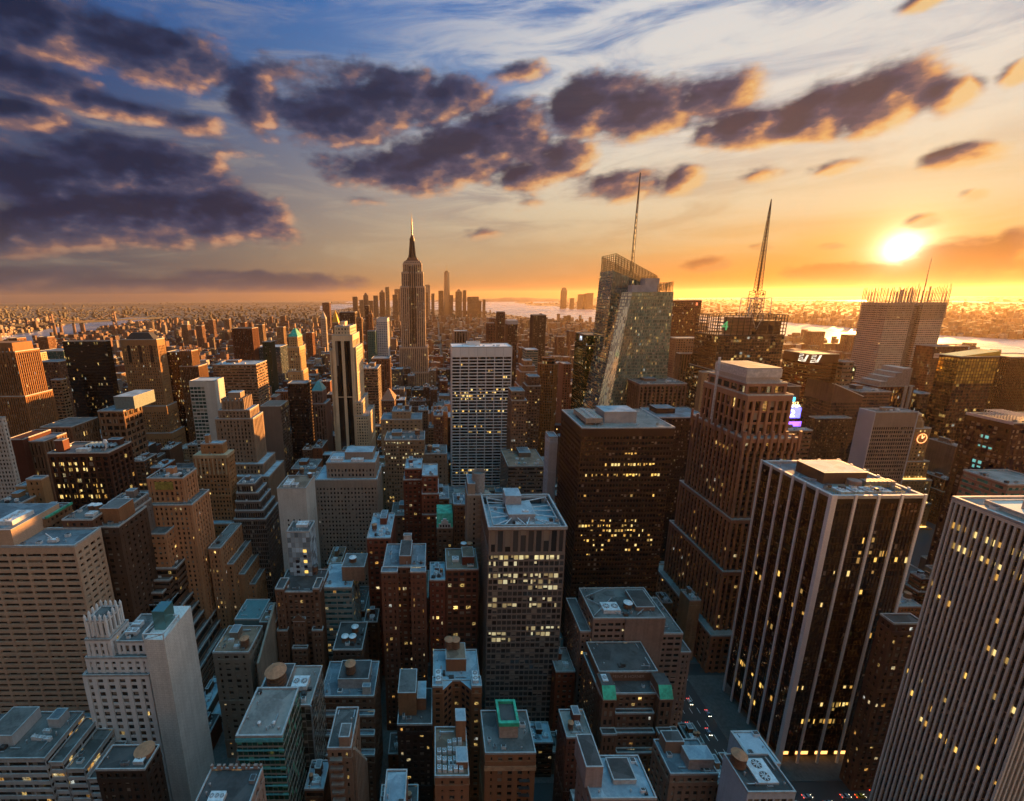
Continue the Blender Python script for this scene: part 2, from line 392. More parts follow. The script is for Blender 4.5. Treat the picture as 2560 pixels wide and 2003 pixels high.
# facade styles: bay width, floor height, pier width, spandrel height, pier depth, spandrel depth, solid top band
def st(bay=3.4, fl=3.7, pier=1.5, span=1.7, pd=.45, sd=.3, top=2.0, base=0.0, off=None):
    return dict(bay=bay, fl=fl, pier=pier, span=span, pd=pd, sd=sd, top=top, base=base)
PUNCH = st(); PUNCH2 = st(bay=4.4, fl=3.8, pier=2.4, span=1.9); FINE = st(bay=2.6, fl=3.5, pier=1.1, span=1.5)
PUNCH.update(belt=9, ac=.05); PUNCH2.update(belt=7, ac=.04); FINE.update(belt=8, ac=.04)
RIB = st(bay=2.4, fl=3.8, pier=.9, span=1.3, pd=.8, sd=.15); RIBBON = st(bay=9, fl=3.9, pier=.5, span=1.9, pd=.28, sd=.4)
CURT = st(bay=1.7, fl=3.9, pier=.18, span=.55, pd=.16, sd=.12, top=1.2); BIGP = st(bay=6.5, fl=3.9, pier=1.5, span=1.1, pd=1.2, sd=.25)
FAR = st(bay=4.2, fl=4.0, pier=1.9, span=1.8, pd=.6, sd=.35); FARRIB = st(bay=4.0, fl=4.2, pier=1.7, span=1.2, pd=.9, sd=.2)
FARRIB['sm'] = BIGP['sm'] = RIB['sm'] = 1
BLANK = None
RNG = random.Random(7)
def facade(w, g, x0, x1, y0, y1, z0, z1, s, sides='fblr', gm=0, wm=0, fill=True):
    if s is None:
        w.box(x0, x1, y0, y1, z0, z1, wm); return
    d = max(s['pd'], s['sd']) ; H = z1-z0; top = min(s['top'], H*.4)
    fr = {'f': ((x0, y0), (1, 0), (0, -1), x1-x0), 'b': ((x1, y1), (-1, 0), (0, 1), x1-x0),
          'l': ((x0, y1), (0, -1), (-1, 0), y1-y0), 'r': ((x1, y0), (0, 1), (1, 0), y1-y0)}
    nf = max(1, round((H-top-s['base'])/s['fl'])); fh = (H-top-s['base'])/nf
    for k, (o, a, n, L) in fr.items():
        def pt(t, z, dep): return (o[0]+a[0]*t-n[0]*(d-dep), o[1]+a[1]*t-n[1]*(d-dep), z)
        if k not in sides:
            if fill: w.quad(pt(0, z0, d), pt(L, z0, d), pt(L, z1, d), pt(0, z1, d), wm)
            continue
        nb = max(1, round(L/s['bay'])); bw = L/nb
        uo, vo = RNG.randrange(0, 4000), RNG.randrange(0, 4000)
        sub = max(1, round(bw/1.9)) if bw > 5 else 1
        g.quad(pt(0, z0, 0), pt(L, z0, 0), pt(L, z1, 0), pt(0, z1, 0), gm,
               [(uo, vo), (uo+nb*sub, vo), (uo+nb*sub, vo+(z1-z0)/fh), (uo, vo+(z1-z0)/fh)])
        pw = s['pier']; pd, sd = s['pd'], s['sd']
        ac = s.get('ac', 0); sm = s.get('sm', wm)
        if ac:
            for i in range(nb):
                for j in range(nf):
                    if RNG.random() < ac:
                        ta = i*bw+bw/2-.4+RNG.uniform(-.3, .3); za = z0+s['base']+j*fh+s['span']+.03; dp = d+.28
                        w.quad(pt(ta, za, dp), pt(ta+.8, za, dp), pt(ta+.8, za+.5, dp), pt(ta, za+.5, dp), wm); w.quad(pt(ta, za+.5, dp), pt(ta+.8, za+.5, dp), pt(ta+.8, za+.5, 0), pt(ta, za+.5, 0), wm)
                        w.quad(pt(ta, za, 0), pt(ta, za, dp), pt(ta, za+.5, dp), pt(ta, za+.5, 0), wm); w.quad(pt(ta+.8, za, dp), pt(ta+.8, za, 0), pt(ta+.8, za+.5, 0), pt(ta+.8, za+.5, dp), wm)
        belt = s.get('belt', 0)
        for i in range(nb+1):
            t0 = max(0, i*bw-pw/2); t1 = min(L, i*bw+pw/2)
            if i == 0: t1 = max(t1, min(pw, bw*.6))
            if i == nb: t0 = min(t0, L-min(pw, bw*.6))
            w.quad(pt(t0, z0, pd), pt(t1, z0, pd), pt(t1, z1, pd), pt(t0, z1, pd), wm)
            if i > 0: w.quad(pt(t0, z0, 0), pt(t0, z0, pd), pt(t0, z1, pd), pt(t0, z1, 0), wm)
            if i < nb: w.quad(pt(t1, z0, pd), pt(t1, z0, 0), pt(t1, z1, 0), pt(t1, z1, pd), wm)
        for j in range(nf+1):
            h0 = z0+s['base']+j*fh-(s['span'] if j else 0)*.0; h1 = h0+s['span']
            if j == 0 and s['base']: h0 = z0
            if j == nf: h1 = z1
            e = pd-.02 if j == nf else sd
            if belt and 0 < j < nf and (nf-j) % belt == 1: e = pd+.22; h0 -= .5
            q_ = wm if e > sd or j in (0, nf) else sm
            w.quad(pt(0, h0, e), pt(L, h0, e), pt(L, h1, e), pt(0, h1, e), q_)
            w.quad(pt(0, h1, e), pt(L, h1, e), pt(L, h1, 0), pt(0, h1, 0), q_)
            w.quad(pt(0, h0, 0), pt(L, h0, 0), pt(L, h0, e), pt(0, h0, e), q_)

HEROES = []    # footprints and what must stay visible
class B:
    """one building: an Empty at its base that parents wall, glazing, roof, parapet and its roof equipment"""
    def __init__(s, name, cat, label, cx, cy_, wallm, glassm=None, roof='grey', cap=None, group=None, rot=0):
        s.o = empty(name, (cx, cy_, 0), label, cat, group); s.c = (cx, cy_)
        s.o.rotation_euler.z = rot
        s.w = MB(); s.g = MB(); s.r = MB(); s.p = MB(); s.wm = wallm if isinstance(wallm, list) else [wallm, plain('spandrel', (.045,.03,.024), .5)]
        gm = glassm or GD(); s.gm = gm if isinstance(gm, list) else [gm]
        s.rm = roofmat(roof); s.cm = cap or CAP(); s.ex = []; s.bx = []
    def tier(s, x0, x1, y0, y1, z0, z1, style, roof=True, sides='fblr', cap=.5, side='same', wm=0, gm=0, pt=.45):
        cx, cy_ = s.c; x0 -= cx; x1 -= cx; y0 -= cy_; y1 -= cy_
        if side == 'same': facade(s.w, s.g, x0, x1, y0, y1, z0, z1, style, sides, gm, wm)
        else:
            facade(s.w, s.g, x0, x1, y0, y1, z0, z1, style, 'fb', gm, wm, side is BLANK) if style else s.w.box(x0, x1, y0, y1, z0, z1)
            if side: facade(s.w, s.g, x0, x1, y0, y1, z0, z1-.01, side, 'lr', gm, wm, False)
        if roof:
            r = MB(); r.quad((x0+.2, y0+.2, z1-.25), (x1-.2, y0+.2, z1-.25), (x1-.2, y1-.2, z1-.25), (x0+.2, y1-.2, z1-.25)); r.build('roof', s.rm, s.o)
            e = .06
            if cap: p = MB(); p.ring(x0-e, x1+e, y0-e, y1+e, pt, z1-.5, z1+cap); p.build('parapet', s.cm, s.o)
        s.bx.append((x0+cx, x1+cx, y0+cy_, y1+cy_, z0, z1)); return s
    def part(s, name, mb, mats, parent=None):
        o = mb.build(name, mats, parent or s.o); s.ex.append(o); return o
    def L(s, x, y): return x-s.c[0], y-s.c[1]
    def boxpart(s, name, x0, x1, y0, y1, z0, z1, mat, parent=None):
        mb = MB(); cx, cy_ = s.c; mb.box(x0-cx, x1-cx, y0-cy_, y1-cy_, z0, z1); return s.part(name, mb, mat, parent)
    def bulkhead(s, x0, x1, y0, y1, z0, h, mat=None, top='grey'):
        mb = MB(); cx, cy_ = s.c; mb.box(x0-cx, x1-cx, y0-cy_, y1-cy_, z0-.3, z0+h)
        o = s.part('bulkhead', mb, mat or s.wm[0])
        r = MB(); r.box(x0-cx-.12, x1-cx+.12, y0-cy_-.12, y1-cy_+.12, z0+h, z0+h+.3); r.build('coping', s.cm, o)
        q = MB(); q.quad((x0-cx+.3, y0-cy_+.3, z0+h+.304), (x1-cx-.3, y0-cy_+.3, z0+h+.304), (x1-cx-.3, y1-cy_-.3, z0+h+.304), (x0-cx+.3, y1-cy_-.3, z0+h+.304)); q.build('roof', roofmat(top), o)
        return o
    def tank(s, x, y, z, r=2.2, h=3.6, leg=2.5, top=None):
        x, y = s.L(x, y); mb = MB(); mb.cyl(x, y, z+leg, z+leg+h, r, r*.96, 18)
        mb.cyl(x, y, z+leg-.25, z+leg, r*1.05, r*1.05, 18)
        for k in range(4):
            a = math.pi/4+k*math.pi/2; mb.bar((x+r*.75*math.cos(a), y+r*.75*math.sin(a), z-.3), (x+r*.75*math.cos(a), y+r*.75*math.sin(a), z+leg), .3)
        for k in (1, 2, 3): mb.cyl(x, y, z+leg+h*k/4, z+leg+h*k/4+.12, r*1.02, r*1.02, 18, 1)
        o = s.part('water_tank', mb, [WOOD(), DSTEEL()])
        t = MB(); t.cyl(x, y, z+leg+h, z+leg+h+r*.55, r*1.1, .05, 18); t.build('tank_roof', top or TANKTOP(), o)
        return o
    def aircon(s, x0, x1, y0, y1, z, h=1.8, fans=2):
        mb = MB(); a0, b0 = s.L(x0, y0); a1, b1 = s.L(x1, y1)
        mb.box(a0, a1, b0, b1, z-.3, z+h)
        o = s.part('cooling_unit', mb, WSTEEL())
        n = max(1, fans)
        for i in range(n):
            f = MB(); lx = (a1-a0) >= (b1-b0); 
            cx = a0+(a1-a0)*((i+.5)/n if lx else .5); cy_ = b0+(b1-b0)*(.5 if lx else (i+.5)/n)
            r = min((a1-a0)/(n if lx else 1), (b1-b0)/(1 if lx else n))*.4
            f.cyl(cx, cy_, z+h, z+h+.25, r, r, 14, 0, False); f.cyl(cx, cy_, z+h, z+h+.02, r*.98, r*.98, 14, 1)
            for k in range(4):
                aa = k*math.pi/4+.3; f.bar((cx-r*.9*math.cos(aa), cy_-r*.9*math.sin(aa), z+h+.12), (cx+r*.9*math.cos(aa), cy_+r*.9*math.sin(aa), z+h+.12), r*.16, 0)
            f.build('fan', [WSTEEL(), DSTEEL()], o)
        return o
    def duct(s, p, q, w=.8):
        mb = MB(); a, b = s.L(p[0], p[1]); c, d = s.L(q[0], q[1]); mb.bar((a, b, p[2]), (c, d, q[2]), w); return s.part('duct', mb, STEEL())
    def kit(s, x0, x1, y0, y1, z, n=3, tanks=1, seed=1):
        """roof equipment scattered over a flat roof"""
        rg = random.Random(seed); w, d = x1-x0, y1-y0
        if min(w, d) < 5: return s
        bw, bd = w*rg.uniform(.22, .4), d*rg.uniform(.25, .42); bx, by = x0+w*rg.uniform(.08, .5), y0+d*rg.uniform(.4, .55)
        s.bulkhead(bx, bx+bw, by, by+bd, z, rg.uniform(2.6, 5))
        for i in range(tanks):
            r = min(2.4, min(w, d)*.13)
            tx = x0+w*(.2+.28*i) if bx > x0+w*.3 else x1-w*(.16+.26*i)
            s.tank(tx, y0+d*rg.uniform(.2, .3), z, r, r*1.6, rg.uniform(1.5, 3.5))
        for i in range(n):
            ww, dd = rg.uniform(1.4, 3.2), rg.uniform(1.2, 2.6); ax, ay = rg.uniform(x0+1, x1-1-ww), rg.uniform(y0+1, y0+d*.38)
            s.aircon(ax, ax+ww, ay, ay+dd, z, rg.uniform(.9, 1.7), 1 if ww < 2.4 else 2)
        for i in range(n+1):
            px, py = s.L(rg.uniform(x0+1, x1-1), rg.uniform(y0+1, y1-1)); v_ = MB(); hh = rg.uniform(.7, 1.6); v_.cyl(px, py, z-.3, z+hh, .22, .22, 8); v_.cyl(px, py, z+hh, z+hh+.3, .42, .1, 8); s.part('roof_vent', v_, STEEL())
        if n > 3 and w > 9:
            px, py = s.L(x0+w*rg.uniform(.1, .6), y0+d*rg.uniform(.05, .2)); v_ = MB(); v_.box(px, px+2.6, py, py+1.6, z-.3, z+.5); v_.hip(px, px+2.6, py, py+1.6, z+.5, z+1.2, .1); s.part('skylight', v_, plain('skylight_glass', (.20,.28,.32), .2, .3))
            px, py = s.L(x0+w*rg.uniform(.3, .8), y1-1.2); v_ = MB(); v_.bar((px, py, z-.3), (px, py, z+rg.uniform(4, 7)), .14); v_.bar((px-.9, py, z+3), (px+.9, py, z+3), .1); s.part('antenna', v_, DSTEEL())
        if n > 1: s.duct((x0+w*.15, y0+d*.8, z+.5), (x0+w*.75, y0+d*.85, z+.5), .7)
        return s
    def clutter(s, x0, x1, y0, y1, z, sd):
        rg = random.Random(sd); w, d = x1-x0, y1-y0
        if w < 6 or d < 6: return
        for i in range(min(12, int(w*d/55)+3)):
            edge = rg.random() < .5
            px = x0+(rg.uniform(.05, .95) if edge else rg.choice((rg.uniform(.05, .16), rg.uniform(.84, .95))))*w; py = y0+(rg.uniform(.06, .2) if edge else rg.uniform(.1, .95))*d
            lx, ly = s.L(px, py); k = rg.random(); m = MB(); h = rg.uniform(.5, 1.5)
            if k < .4: m.cyl(lx, ly, z-.3, z+h, .2, .2, 8); m.cyl(lx, ly, z+h, z+h+.3, .4, .1, 8); s.part('roof_vent', m, STEEL())
            elif k < .75: a, b_ = rg.uniform(.5, 1.3), rg.uniform(.5, 1.1); m.box(lx-a, lx+a, ly-b_, ly+b_, z-.3, z+h); m.box(lx-a*.8, lx+a*.8, ly-b_*.8, ly+b_*.8, z+h, z+h+.12, 1); s.part('cooling_unit', m, [rg.choice((STEEL(), WSTEEL(), DSTEEL())), DSTEEL()])
            else: L_ = rg.uniform(2, 6); q = (lx+L_, ly) if edge and px+L_ < x1 else (lx, min(ly+L_, s.L(0, y1)[1]-.5)); m.bar((lx, ly, z+.2), (*q, z+.2), rg.uniform(.15, .45)); m.bar((lx, ly, z-.3), (lx, ly, z+.6), .25); s.part('pipe', m, STEEL())
    def done(s, vb=None, handle=None, u=None, reg=True):
        for i, q in enumerate(s.bx):
            if q[2] < 330 and q[5] > 12: s.clutter(q[0]+.8, q[1]-.8, q[2]+.8, q[3]-.8, q[5], int(abs(q[0]*7+q[2]*13+i)))
        for nm, mb, mt in (('wall', s.w, s.wm), ('glazing', s.g, s.gm), ('roof', s.r, s.rm), ('parapet', s.p, s.cm)): mb.build(nm, mt, s.o)
        s.w = s.g = s.r = s.p = None
        if reg and s.bx:
            us = [proj(x, y, z)[0] for b in s.bx for x in b[:2] for y in b[2:4] for z in (b[5],)]
            HEROES.append(dict(o=s.o, bx=s.bx, vb=vb, h=handle, u=(min(us), max(us)), y=min(b[2] for b in s.bx)))
        return s.o
    def litpx(s, box, style, rows, mat=None, face='f', seed=3, sz=.9):
        """lit office windows, each a pane of its own: rows of (v, u0, u1, share lit)"""
        x0, x1, y0, y1, z0, z1 = box; rg = random.Random(seed); n = 0
        d = max(style['pd'], style['sd']); top = min(style['top'], (z1-z0)*.4)
        nf = max(1, round((z1-z0-top-style['base'])/style['fl'])); fh = (z1-z0-top-style['base'])/nf
        L = x1-x0 if face in 'fb' else y1-y0; nb = max(1, round(L/style['bay'])); bw = L/nb
        for (v, ua, ub, share) in rows:
            best = None
            for j in range(nf):
                zz = z0+style['base']+(j+.6)*fh
                q = proj((x0+x1)/2, y0, zz) if face == 'f' else proj(x0 if face == 'l' else x1, (y0+y1)/2, zz)
                if best is None or abs(q[1]-v) < best[0]: best = (abs(q[1]-v), j)
            j = best[1]; h0 = z0+style['base']+j*fh+style['span']+.05; h1 = z0+style['base']+(j+1)*fh-.1
            for i in range(nb):
                t0, t1 = i*bw+style['pier']/2+.04, (i+1)*bw-style['pier']/2-.04
                tm = (t0+t1)/2
                q = proj(x0+tm, y0, h0) if face == 'f' else proj(x0 if face == 'l' else x1, y1-tm if face == 'l' else y0+tm, h0)
                if not (ua <= q[0] <= ub) or rg.random() > share or n >= 95: continue
                mb = MB(); cx, cy_ = s.c; hh = h0+(h1-h0)*rg.choice((0, 0, .2, .45)); k = d-.03; ww = t1-t0; c_ = rg.random()
                if c_ < .25: t1 -= ww*rg.uniform(.3, .6)
                elif c_ < .45: t0 += ww*rg.uniform(.3, .6)
                if face == 'f': mb.box(x0+t0-cx, x0+t1-cx, y0+k-.04-cy_, y0+k+.06-cy_, hh, h1, 0, True)
                elif face == 'l': mb.box(x0+k-.04-cx, x0+k+.06-cx, y1-t1-cy_, y1-t0-cy_, hh, h1, 0, True)
                else: mb.box(x1-k-.06-cx, x1-k+.04-cx, y0+t0-cy_, y0+t1-cy_, hh, h1, 0, True)
                s.part('lit_window', mb, mat(rg.randrange(4)) if callable(mat) else mat or LIT(rg.randrange(4))); n += 1
        return s
def depth_to(X, z, Y, ub):
    """how far back the roof corner at X lies that shows at column ub"""
    lo, hi = 0.5, 400.0
    u0 = proj(X, Y, z)[0]; sg = 1 if proj(X, Y+50, z)[0] > u0 else -1
    for _ in range(40):
        mid = (lo+hi)/2
        if (proj(X, Y+mid, z)[0]-ub)*sg < 0: lo = mid
        else: hi = mid
    return lo
def fbox(uL, uR, v, Y, ub=None, dep=None):
    a, b = at(uL, v, Y), at(uR, v, Y); z = (a.z+b.z)/2
    if ub is not None: dep = depth_to(a.x if ub < uL else b.x, z, Y, ub)
    return a.x, b.x, Y, Y+dep, z
def simple(name, cat, label, px, wallc, style, glassm=None, roof='grey', vb=None, h=None, side='same', kit=None, cap=.6, z0=0.0, wmat=None, **kw):
    """a plain slab given by its front roof edge"""
    x0, x1, y0, y1, z = fbox(*px[:4], **px[4])
    b = B(name, cat, label, (x0+x1)/2, (y0+y1)/2, wmat or wall(wallc), glassm, roof)
    b.tier(x0, x1, y0, y1, z0, z, style, side=side, cap=cap)
    if kit: b.kit(x0+1, x1-1, y0+1, y1-1, z, *kit)
    b.box = (x0, x1, y0, y1, z0, z); b.vb = vb; b.h = h
    return b
# ------------------------------------------------------------------ ground, water, streets
def asphalt(name, c0, c1, sc=.25):
    mt, nt, b = principled(name); oc = nt.new('ShaderNodeTexCoord').outputs['Object']
    f = nt.step(nt.math('ADD', nt.math('MULTIPLY', nt.noise(oc, sc, 5, .65), .6), nt.math('MULTIPLY', nt.noise(oc, sc*.07, 3, .5), .4)), .35, .65)
    nt.put(b.inputs['Base Color'], nt.mix(f, c0, c1)); b.inputs['Roughness'].default_value = .85; return mt
def landmat():
    mt, nt, b = principled('land'); oc = nt.new('ShaderNodeTexCoord').outputs['Object']
    a = nt.noise(oc, .0011, 5, .6); p = nt.noise(oc, .02, 3, .7)
    vo = nt.new('ShaderNodeTexVoronoi'); nt.l.new(oc, vo.inputs[0]); vo.inputs['Scale'].default_value = .012
    c = nt.mix(nt.step(a, .4, .6), (.055, .052, .03), (.11, .075, .055))
    c = nt.mix(nt.math('MULTIPLY', vo.outputs['Color'], nt.math('MULTIPLY', p, .8)), c, (.26, .17, .12))
    # near streets are asphalt
    geo = nt.new('ShaderNodeNewGeometry'); ln = nt.vmath('LENGTH', geo.outputs['Position'])
    c = nt.mix(nt.step(ln, 900, 2200), nt.mix(p, (.035, .033, .032), (.06, .056, .054)), c)
    nt.put(b.inputs['Base Color'], c); b.inputs['Roughness'].default_value = .9; return mt
g = MB(); R_ = 30000; NG = 24
for i in range(NG):
    for j in range(NG):
        a = lambda k: ((k/NG*2-1)**3*.8+(k/NG*2-1)*.2)*R_
        g.quad((a(i), a(j), 0), (a(i+1), a(j), 0), (a(i+1), a(j+1), 0), (a(i), a(j+1), 0))
tag(g.build('ground', landmat()), kind='structure')
def watermat():
    mt, nt, b = principled('river_water'); oc = nt.new('ShaderNodeTexCoord').outputs['Object']
    b.inputs['Base Color'].default_value = (.66, .68, .70, 1); b.inputs['Metallic'].default_value = .8; b.inputs['Roughness'].default_value = .18
    b.inputs['Specular IOR Level'].default_value = .5; b.inputs['IOR'].default_value = 1.33
    n = nt.noise(oc, .02, 6, .65); n2 = nt.noise(oc, .0016, 4, .6)
    bp = nt.new('ShaderNodeBump'); nt.l.new(n, bp.inputs['Height']); bp.inputs['Strength'].default_value = .02; bp.inputs['Distance'].default_value = 1
    nt.l.new(bp.outputs[0], b.inputs['Normal']); nt.put(b.inputs['Roughness'], nt.math('MULTIPLY_ADD', n2, .25, .16)); return mt
WAT = watermat()
def ground_poly(name, px, mat, z=.35):
    mb = MB(); mb.poly([tuple(onground(u, v, z)) for u, v in px]); return tag(mb.build(name, mat), kind='structure')
ground_poly('river_water', [(-40,862),(0,858),(57,866),(100,850),(190,838),(256,822),(310,812),(372,800),(366,793),(300,796),(291,803),(177,810),(138,818),(83,832),(0,842),(-60,850)], WAT)
ground_poly('harbor_water', [(800,776),(840,775),(885,768),(960,766),(1100,776),(1215,780),(1325,794),(1440,803),(1500,806),(1600,812),(1700,818),(1795,828),(1965,843),(2115,863),(2215,874),(2330,890),(2500,922),(2640,950),
   (2640,856),(2560,850),(2369,840),(2207,827),(1965,806),(1850,798),(1753,789),(1640,782),(1520,776),(1430,772),(1400,768),(1380,764),(1320,763),(1310,759),(1395,756),(1400,751),(1230,750),(1060,750.5),(930,752),(870,754),(860,758),(800,765)], WAT)
ground_poly('bay_water', [(1700,745),(1880,744.5),(2010,746),(2165,750),(2168,754),(2000,752),(1880,750),(1690,748)], WAT)
ground_poly('far_bay_water', [(2380,752),(2560,757),(2560,761),(2380,756)], WAT)
LAND = plain('island_land', (.08, .06, .035), .9, scale=.004)
for px in ([(1244,752),(1256,750.5),(1280,751),(1296,752),(1280,754),(1255,754)], [(1284,757),(1300,753.5),(1325,753.5),(1334,756),(1325,758.5),(1300,759)], [(1310,763),(1340,760),(1376,759),(1400,762),(1392,765),(1345,765)]):
    ground_poly('island', px, LAND, .9)
# low hills on the far shore
def hill(name, u0, u1, vb, h, seed):
    rg = random.Random(seed); a, b = onground(u0, vb), onground(u1, vb); n = 40; mb = MB(); rows = []
    ph = [rg.uniform(0, 6.28) for _ in range(5)]
    for k in range(7):
        row = []
        for i in range(n+1):
            t = i/n; p = a.lerp(b, t); s_ = math.sin(k/6*math.pi)
            hh = h*s_*(math.sin(t*math.pi)**.5)*(.72+.14*math.sin(t*7+ph[0])+.09*math.sin(t*17+ph[1])+.05*math.sin(t*41+ph[2]))
            f = 1+(k-3)*.035; row.append((p.x*f, p.y*f, hh))
        rows.append(row)
    for k in range(6):
        for i in range(n): mb.quad(rows[k][i], rows[k][i+1], rows[k+1][i+1], rows[k+1][i])
    return tag(mb.build(name, plain('wooded_hill', (.06, .05, .03), .9, scale=.002), smooth=True), kind='structure')
hill('hill', 1085, 1420, 753, 230, 3); hill('hill', 1350, 1700, 751, 150, 5); hill('hill', 1900, 2480, 748, 100, 6)
hill('hill', -100, 480, 764, 50, 8); hill('hill', 420, 900, 759, 45, 9)

# the street grid: avenues run away from the camera, side streets across
AVE = [(-1180, 24), (-960, 24), (-770, 26), (-620, 24), (-480, 34), (-330, 24), (-177, 30), (160, 32), (445, 32), (720, 30), (990, 30), (1260, 30)]
STR = [-55+80*i for i in range(0, 22)]
kerb = asphalt('pavement_stone', (.06, .055, .05), (.12, .11, .10), .5)
BLOCKS = []
for (xa, wa), (xb, wb) in zip(AVE, AVE[1:]):
    for ya, yb in zip(STR, STR[1:]):
        x0, x1, y0, y1 = xa+wa/2, xb-wb/2, ya+8, yb-8
        if y1 < 40: continue
        BLOCKS.append((x0, x1, y0, y1))
        if y1 < 640 and -340 < x0 < 460:
            mb = MB(); mb.box(x0-4, x1+4, y0-3, y1+3, 0, .16); tag(mb.build('pavement', kerb), kind='structure')
mk = plain('lane_paint', (.75, .75, .70), .7)
mb = MB()
for xl in (151, 156, 161, 166):
    for i in range(60): mb.quad((xl-.14, 150+i*9, .012), (xl+.14, 150+i*9, .012), (xl+.14, 154+i*9, .012), (xl-.14, 154+i*9, .012))
for ys in STR[2:10]:
    for i in range(12): mb.quad((147+i*2.2, ys-9, .012), (148+i*2.2, ys-9, .012), (148+i*2.2, ys-6, .012), (147+i*2.2, ys-6, .012))
tag(mb.build('lane_marking', mk), kind='structure')
# ------------------------------------------------------------------ the towers one can name by their looks
D = dict
# --- tan ribbon-window tower, left foreground
def tan_tower():
    x0, x1, y0, y1, z = fbox(-200, 186, 1368, 213, 252)
    b = B('ribbon_tower', 'office tower', 'broad tan stone tower with long dark ribbon windows filling the left foreground', (x0+x1)/2, (y0+y1)/2, wall((.58,.39,.27), .7, .16, joint=3), GD(.0), 'grey')
    s = st(bay=8.6, fl=3.75, pier=1.2, span=1.95, pd=.9, sd=.88, top=4.2)
    b.tier(x0, x1, y0, y1, 22, z, s, side=st(bay=5.2, fl=3.75, pier=1.6, span=2.0, pd=.9, sd=.88, top=4.2), cap=.7, pt=1.0)
    b.tier(x0-3, x1+7, y0-9, y1+4, 0, 24, st(bay=4.4, fl=4.2, pier=2.0, span=2.1, pd=.6, sd=.58), cap=.6)
    q = at(28, 1340, y0); b.bulkhead(x0, q.x, y0+.4, y1+12, z, 9.5, top='grey'); b.aircon(q.x-12, q.x-3, y0+5, y1-1, z+9.8, 2.4, 3)
    # window-cleaning rig
    mb = MB(); cx, cy_ = b.L(x1-15, y0+5); mb.box(cx-2.5, cx+2.5, cy_-1, cy_+1, z, z+1.6); mb.bar((cx, cy_, z+1.4), (cx-3.5, cy_, z+5), .4); mb.cyl(cx-2.2, cy_, z, z+2.6, .5); mb.cyl(cx+2.2, cy_, z, z+2.6, .5)
    b.part('cleaning_rig', mb, WSTEEL())
    b.boxpart('podium_skylight', x1-30, x1-12, y0-7, y0-3, 24, 25.2, STEEL())
    b.done(vb=1700, handle='the broad tan ribbon tower')
tan_tower()

# --- white setback tower with the blind white shaft
def white_tower():
    Y = 170.0
    a = at(205, 1690, Y); c = at(372, 1690, Y); z = a.z; x0, x1 = a.x, c.x
    px1 = at(462, 1700, Y-3).x
    b = B('setback_tower', 'office tower', 'white setback tower with a stepped crown and a tall blind shaft, lower left', (x0+px1)/2, Y+12, wall((.74,.73,.72), .6, .12), glass((.03,.024,.02), .02, .2, 0, .45), 'tar')
    s = st(bay=4.7, fl=3.7, pier=2.1, span=1.5, pd=.7, sd=.2, top=2.0)
    b.tier(x0, x1, Y, Y+26, 0, z, s)
    w = x1-x0
    b.tier(x0+w*.05, x1, Y+1.6, Y+24, z-.5, z+8, st(bay=3.6, fl=4.2, pier=1.8, span=1.6, pd=.6, sd=.25))
    b.tier(x0+w*.08, x0+w*.46, Y+2.4, Y+15, z+7.5, z+17, st(bay=3.2, fl=4.4, pier=1.5, span=1.4, pd=.7, sd=.25))
    b.tier(x0+w*.5, x1, Y+4, Y+22, z+7.5, z+14.5, st(bay=3.0, fl=3.6, pier=1.4, span=1.4, pd=.5, sd=.25), roof=True)
    # crown lantern with pinnacles
    lx0, lx1, ly0, ly1 = x0+w*.12, x0+w*.42, Y+3.5, Y+13.5
    b.tier(lx0, lx1, ly0, ly1, z+16.5, z+26, st(bay=2.6, fl=8, pier=1.1, span=1.6, pd=.6, sd=.4, top=1.2), cap=.4)
    mb = MB()
    for i in range(5):
        for j in range(5):
            if 0 < i < 4 and 0 < j < 4: continue
            px, py = b.L(lx0+(lx1-lx0)*i/4, ly0+(ly1-ly0)*j/4); mb.box(px-.4, px+.4, py-.4, py+.4, z+18, z+28.2); mb.hip(px-.4, px+.4, py-.4, py+.4, z+28.2, z+29.6)
    b.part('pinnacle_row', mb, b.wm)
    # blind shaft
    zs = at(372, 1600, Y-3).z
    xs0 = at(361, 1611, Y-3).x; xs1 = at(412, 1611, Y-3).x
    mb = MB(); q0 = b.L(xs0, Y-3); q1 = b.L(xs1, Y+19); mb.box(q0[0], q1[0], q0[1], q1[1], 0, zs)
    sh = b.part('shaft', mb, wall((.70,.68,.64), .6, .22, joint=4))
    mb = MB()
    for (ax, ay, bx, by) in ((0, 0, 1, 0), (1, 0, 1, 1), (1, 1, 0, 1), (0, 1, 0, 0)):
        X_ = lambda t: q0[0]+(q1[0]-q0[0])*t; Y_ = lambda t: q0[1]+(q1[1]-q0[1])*t*.55
        mb.bar((X_(ax), Y_(ay), zs+3), (X_(bx), Y_(by), zs+3), .5); mb.bar((X_(ax), Y_(ay), zs), (X_(bx), Y_(by), zs+2.8), .3); mb.bar((X_(ax), Y_(ay), zs-.3), (X_(ax), Y_(ay), zs+3), .4)
    mb.build('rail', WSTEEL(), sh)
    b.boxpart('rooftop_glasshouse', xs0+1.2, xs1-2.4, Y+3, Y+10, zs-.2, zs+9.5, glass((.06,.14,.14), 0, .1, .3, 0))
    mb = MB()
    for px in (xs0-2, xs0-.8): l = b.L(px, Y+9); mb.bar((l[0], l[1], zs-4), (l[0], l[1], zs+11), .22)
    b.part('antenna', mb, DSTEEL())
    b.aircon(x0+w*.55, x0+w*.72, Y+8, Y+11, z+14.5, 1.8, 2); b.aircon(x0+w*.55, x0+w*.68, Y+13, Y+16, z+14.5, 1.8, 2)
    b.done(vb=1990, handle='the white tower with blind shaft')
white_tower()

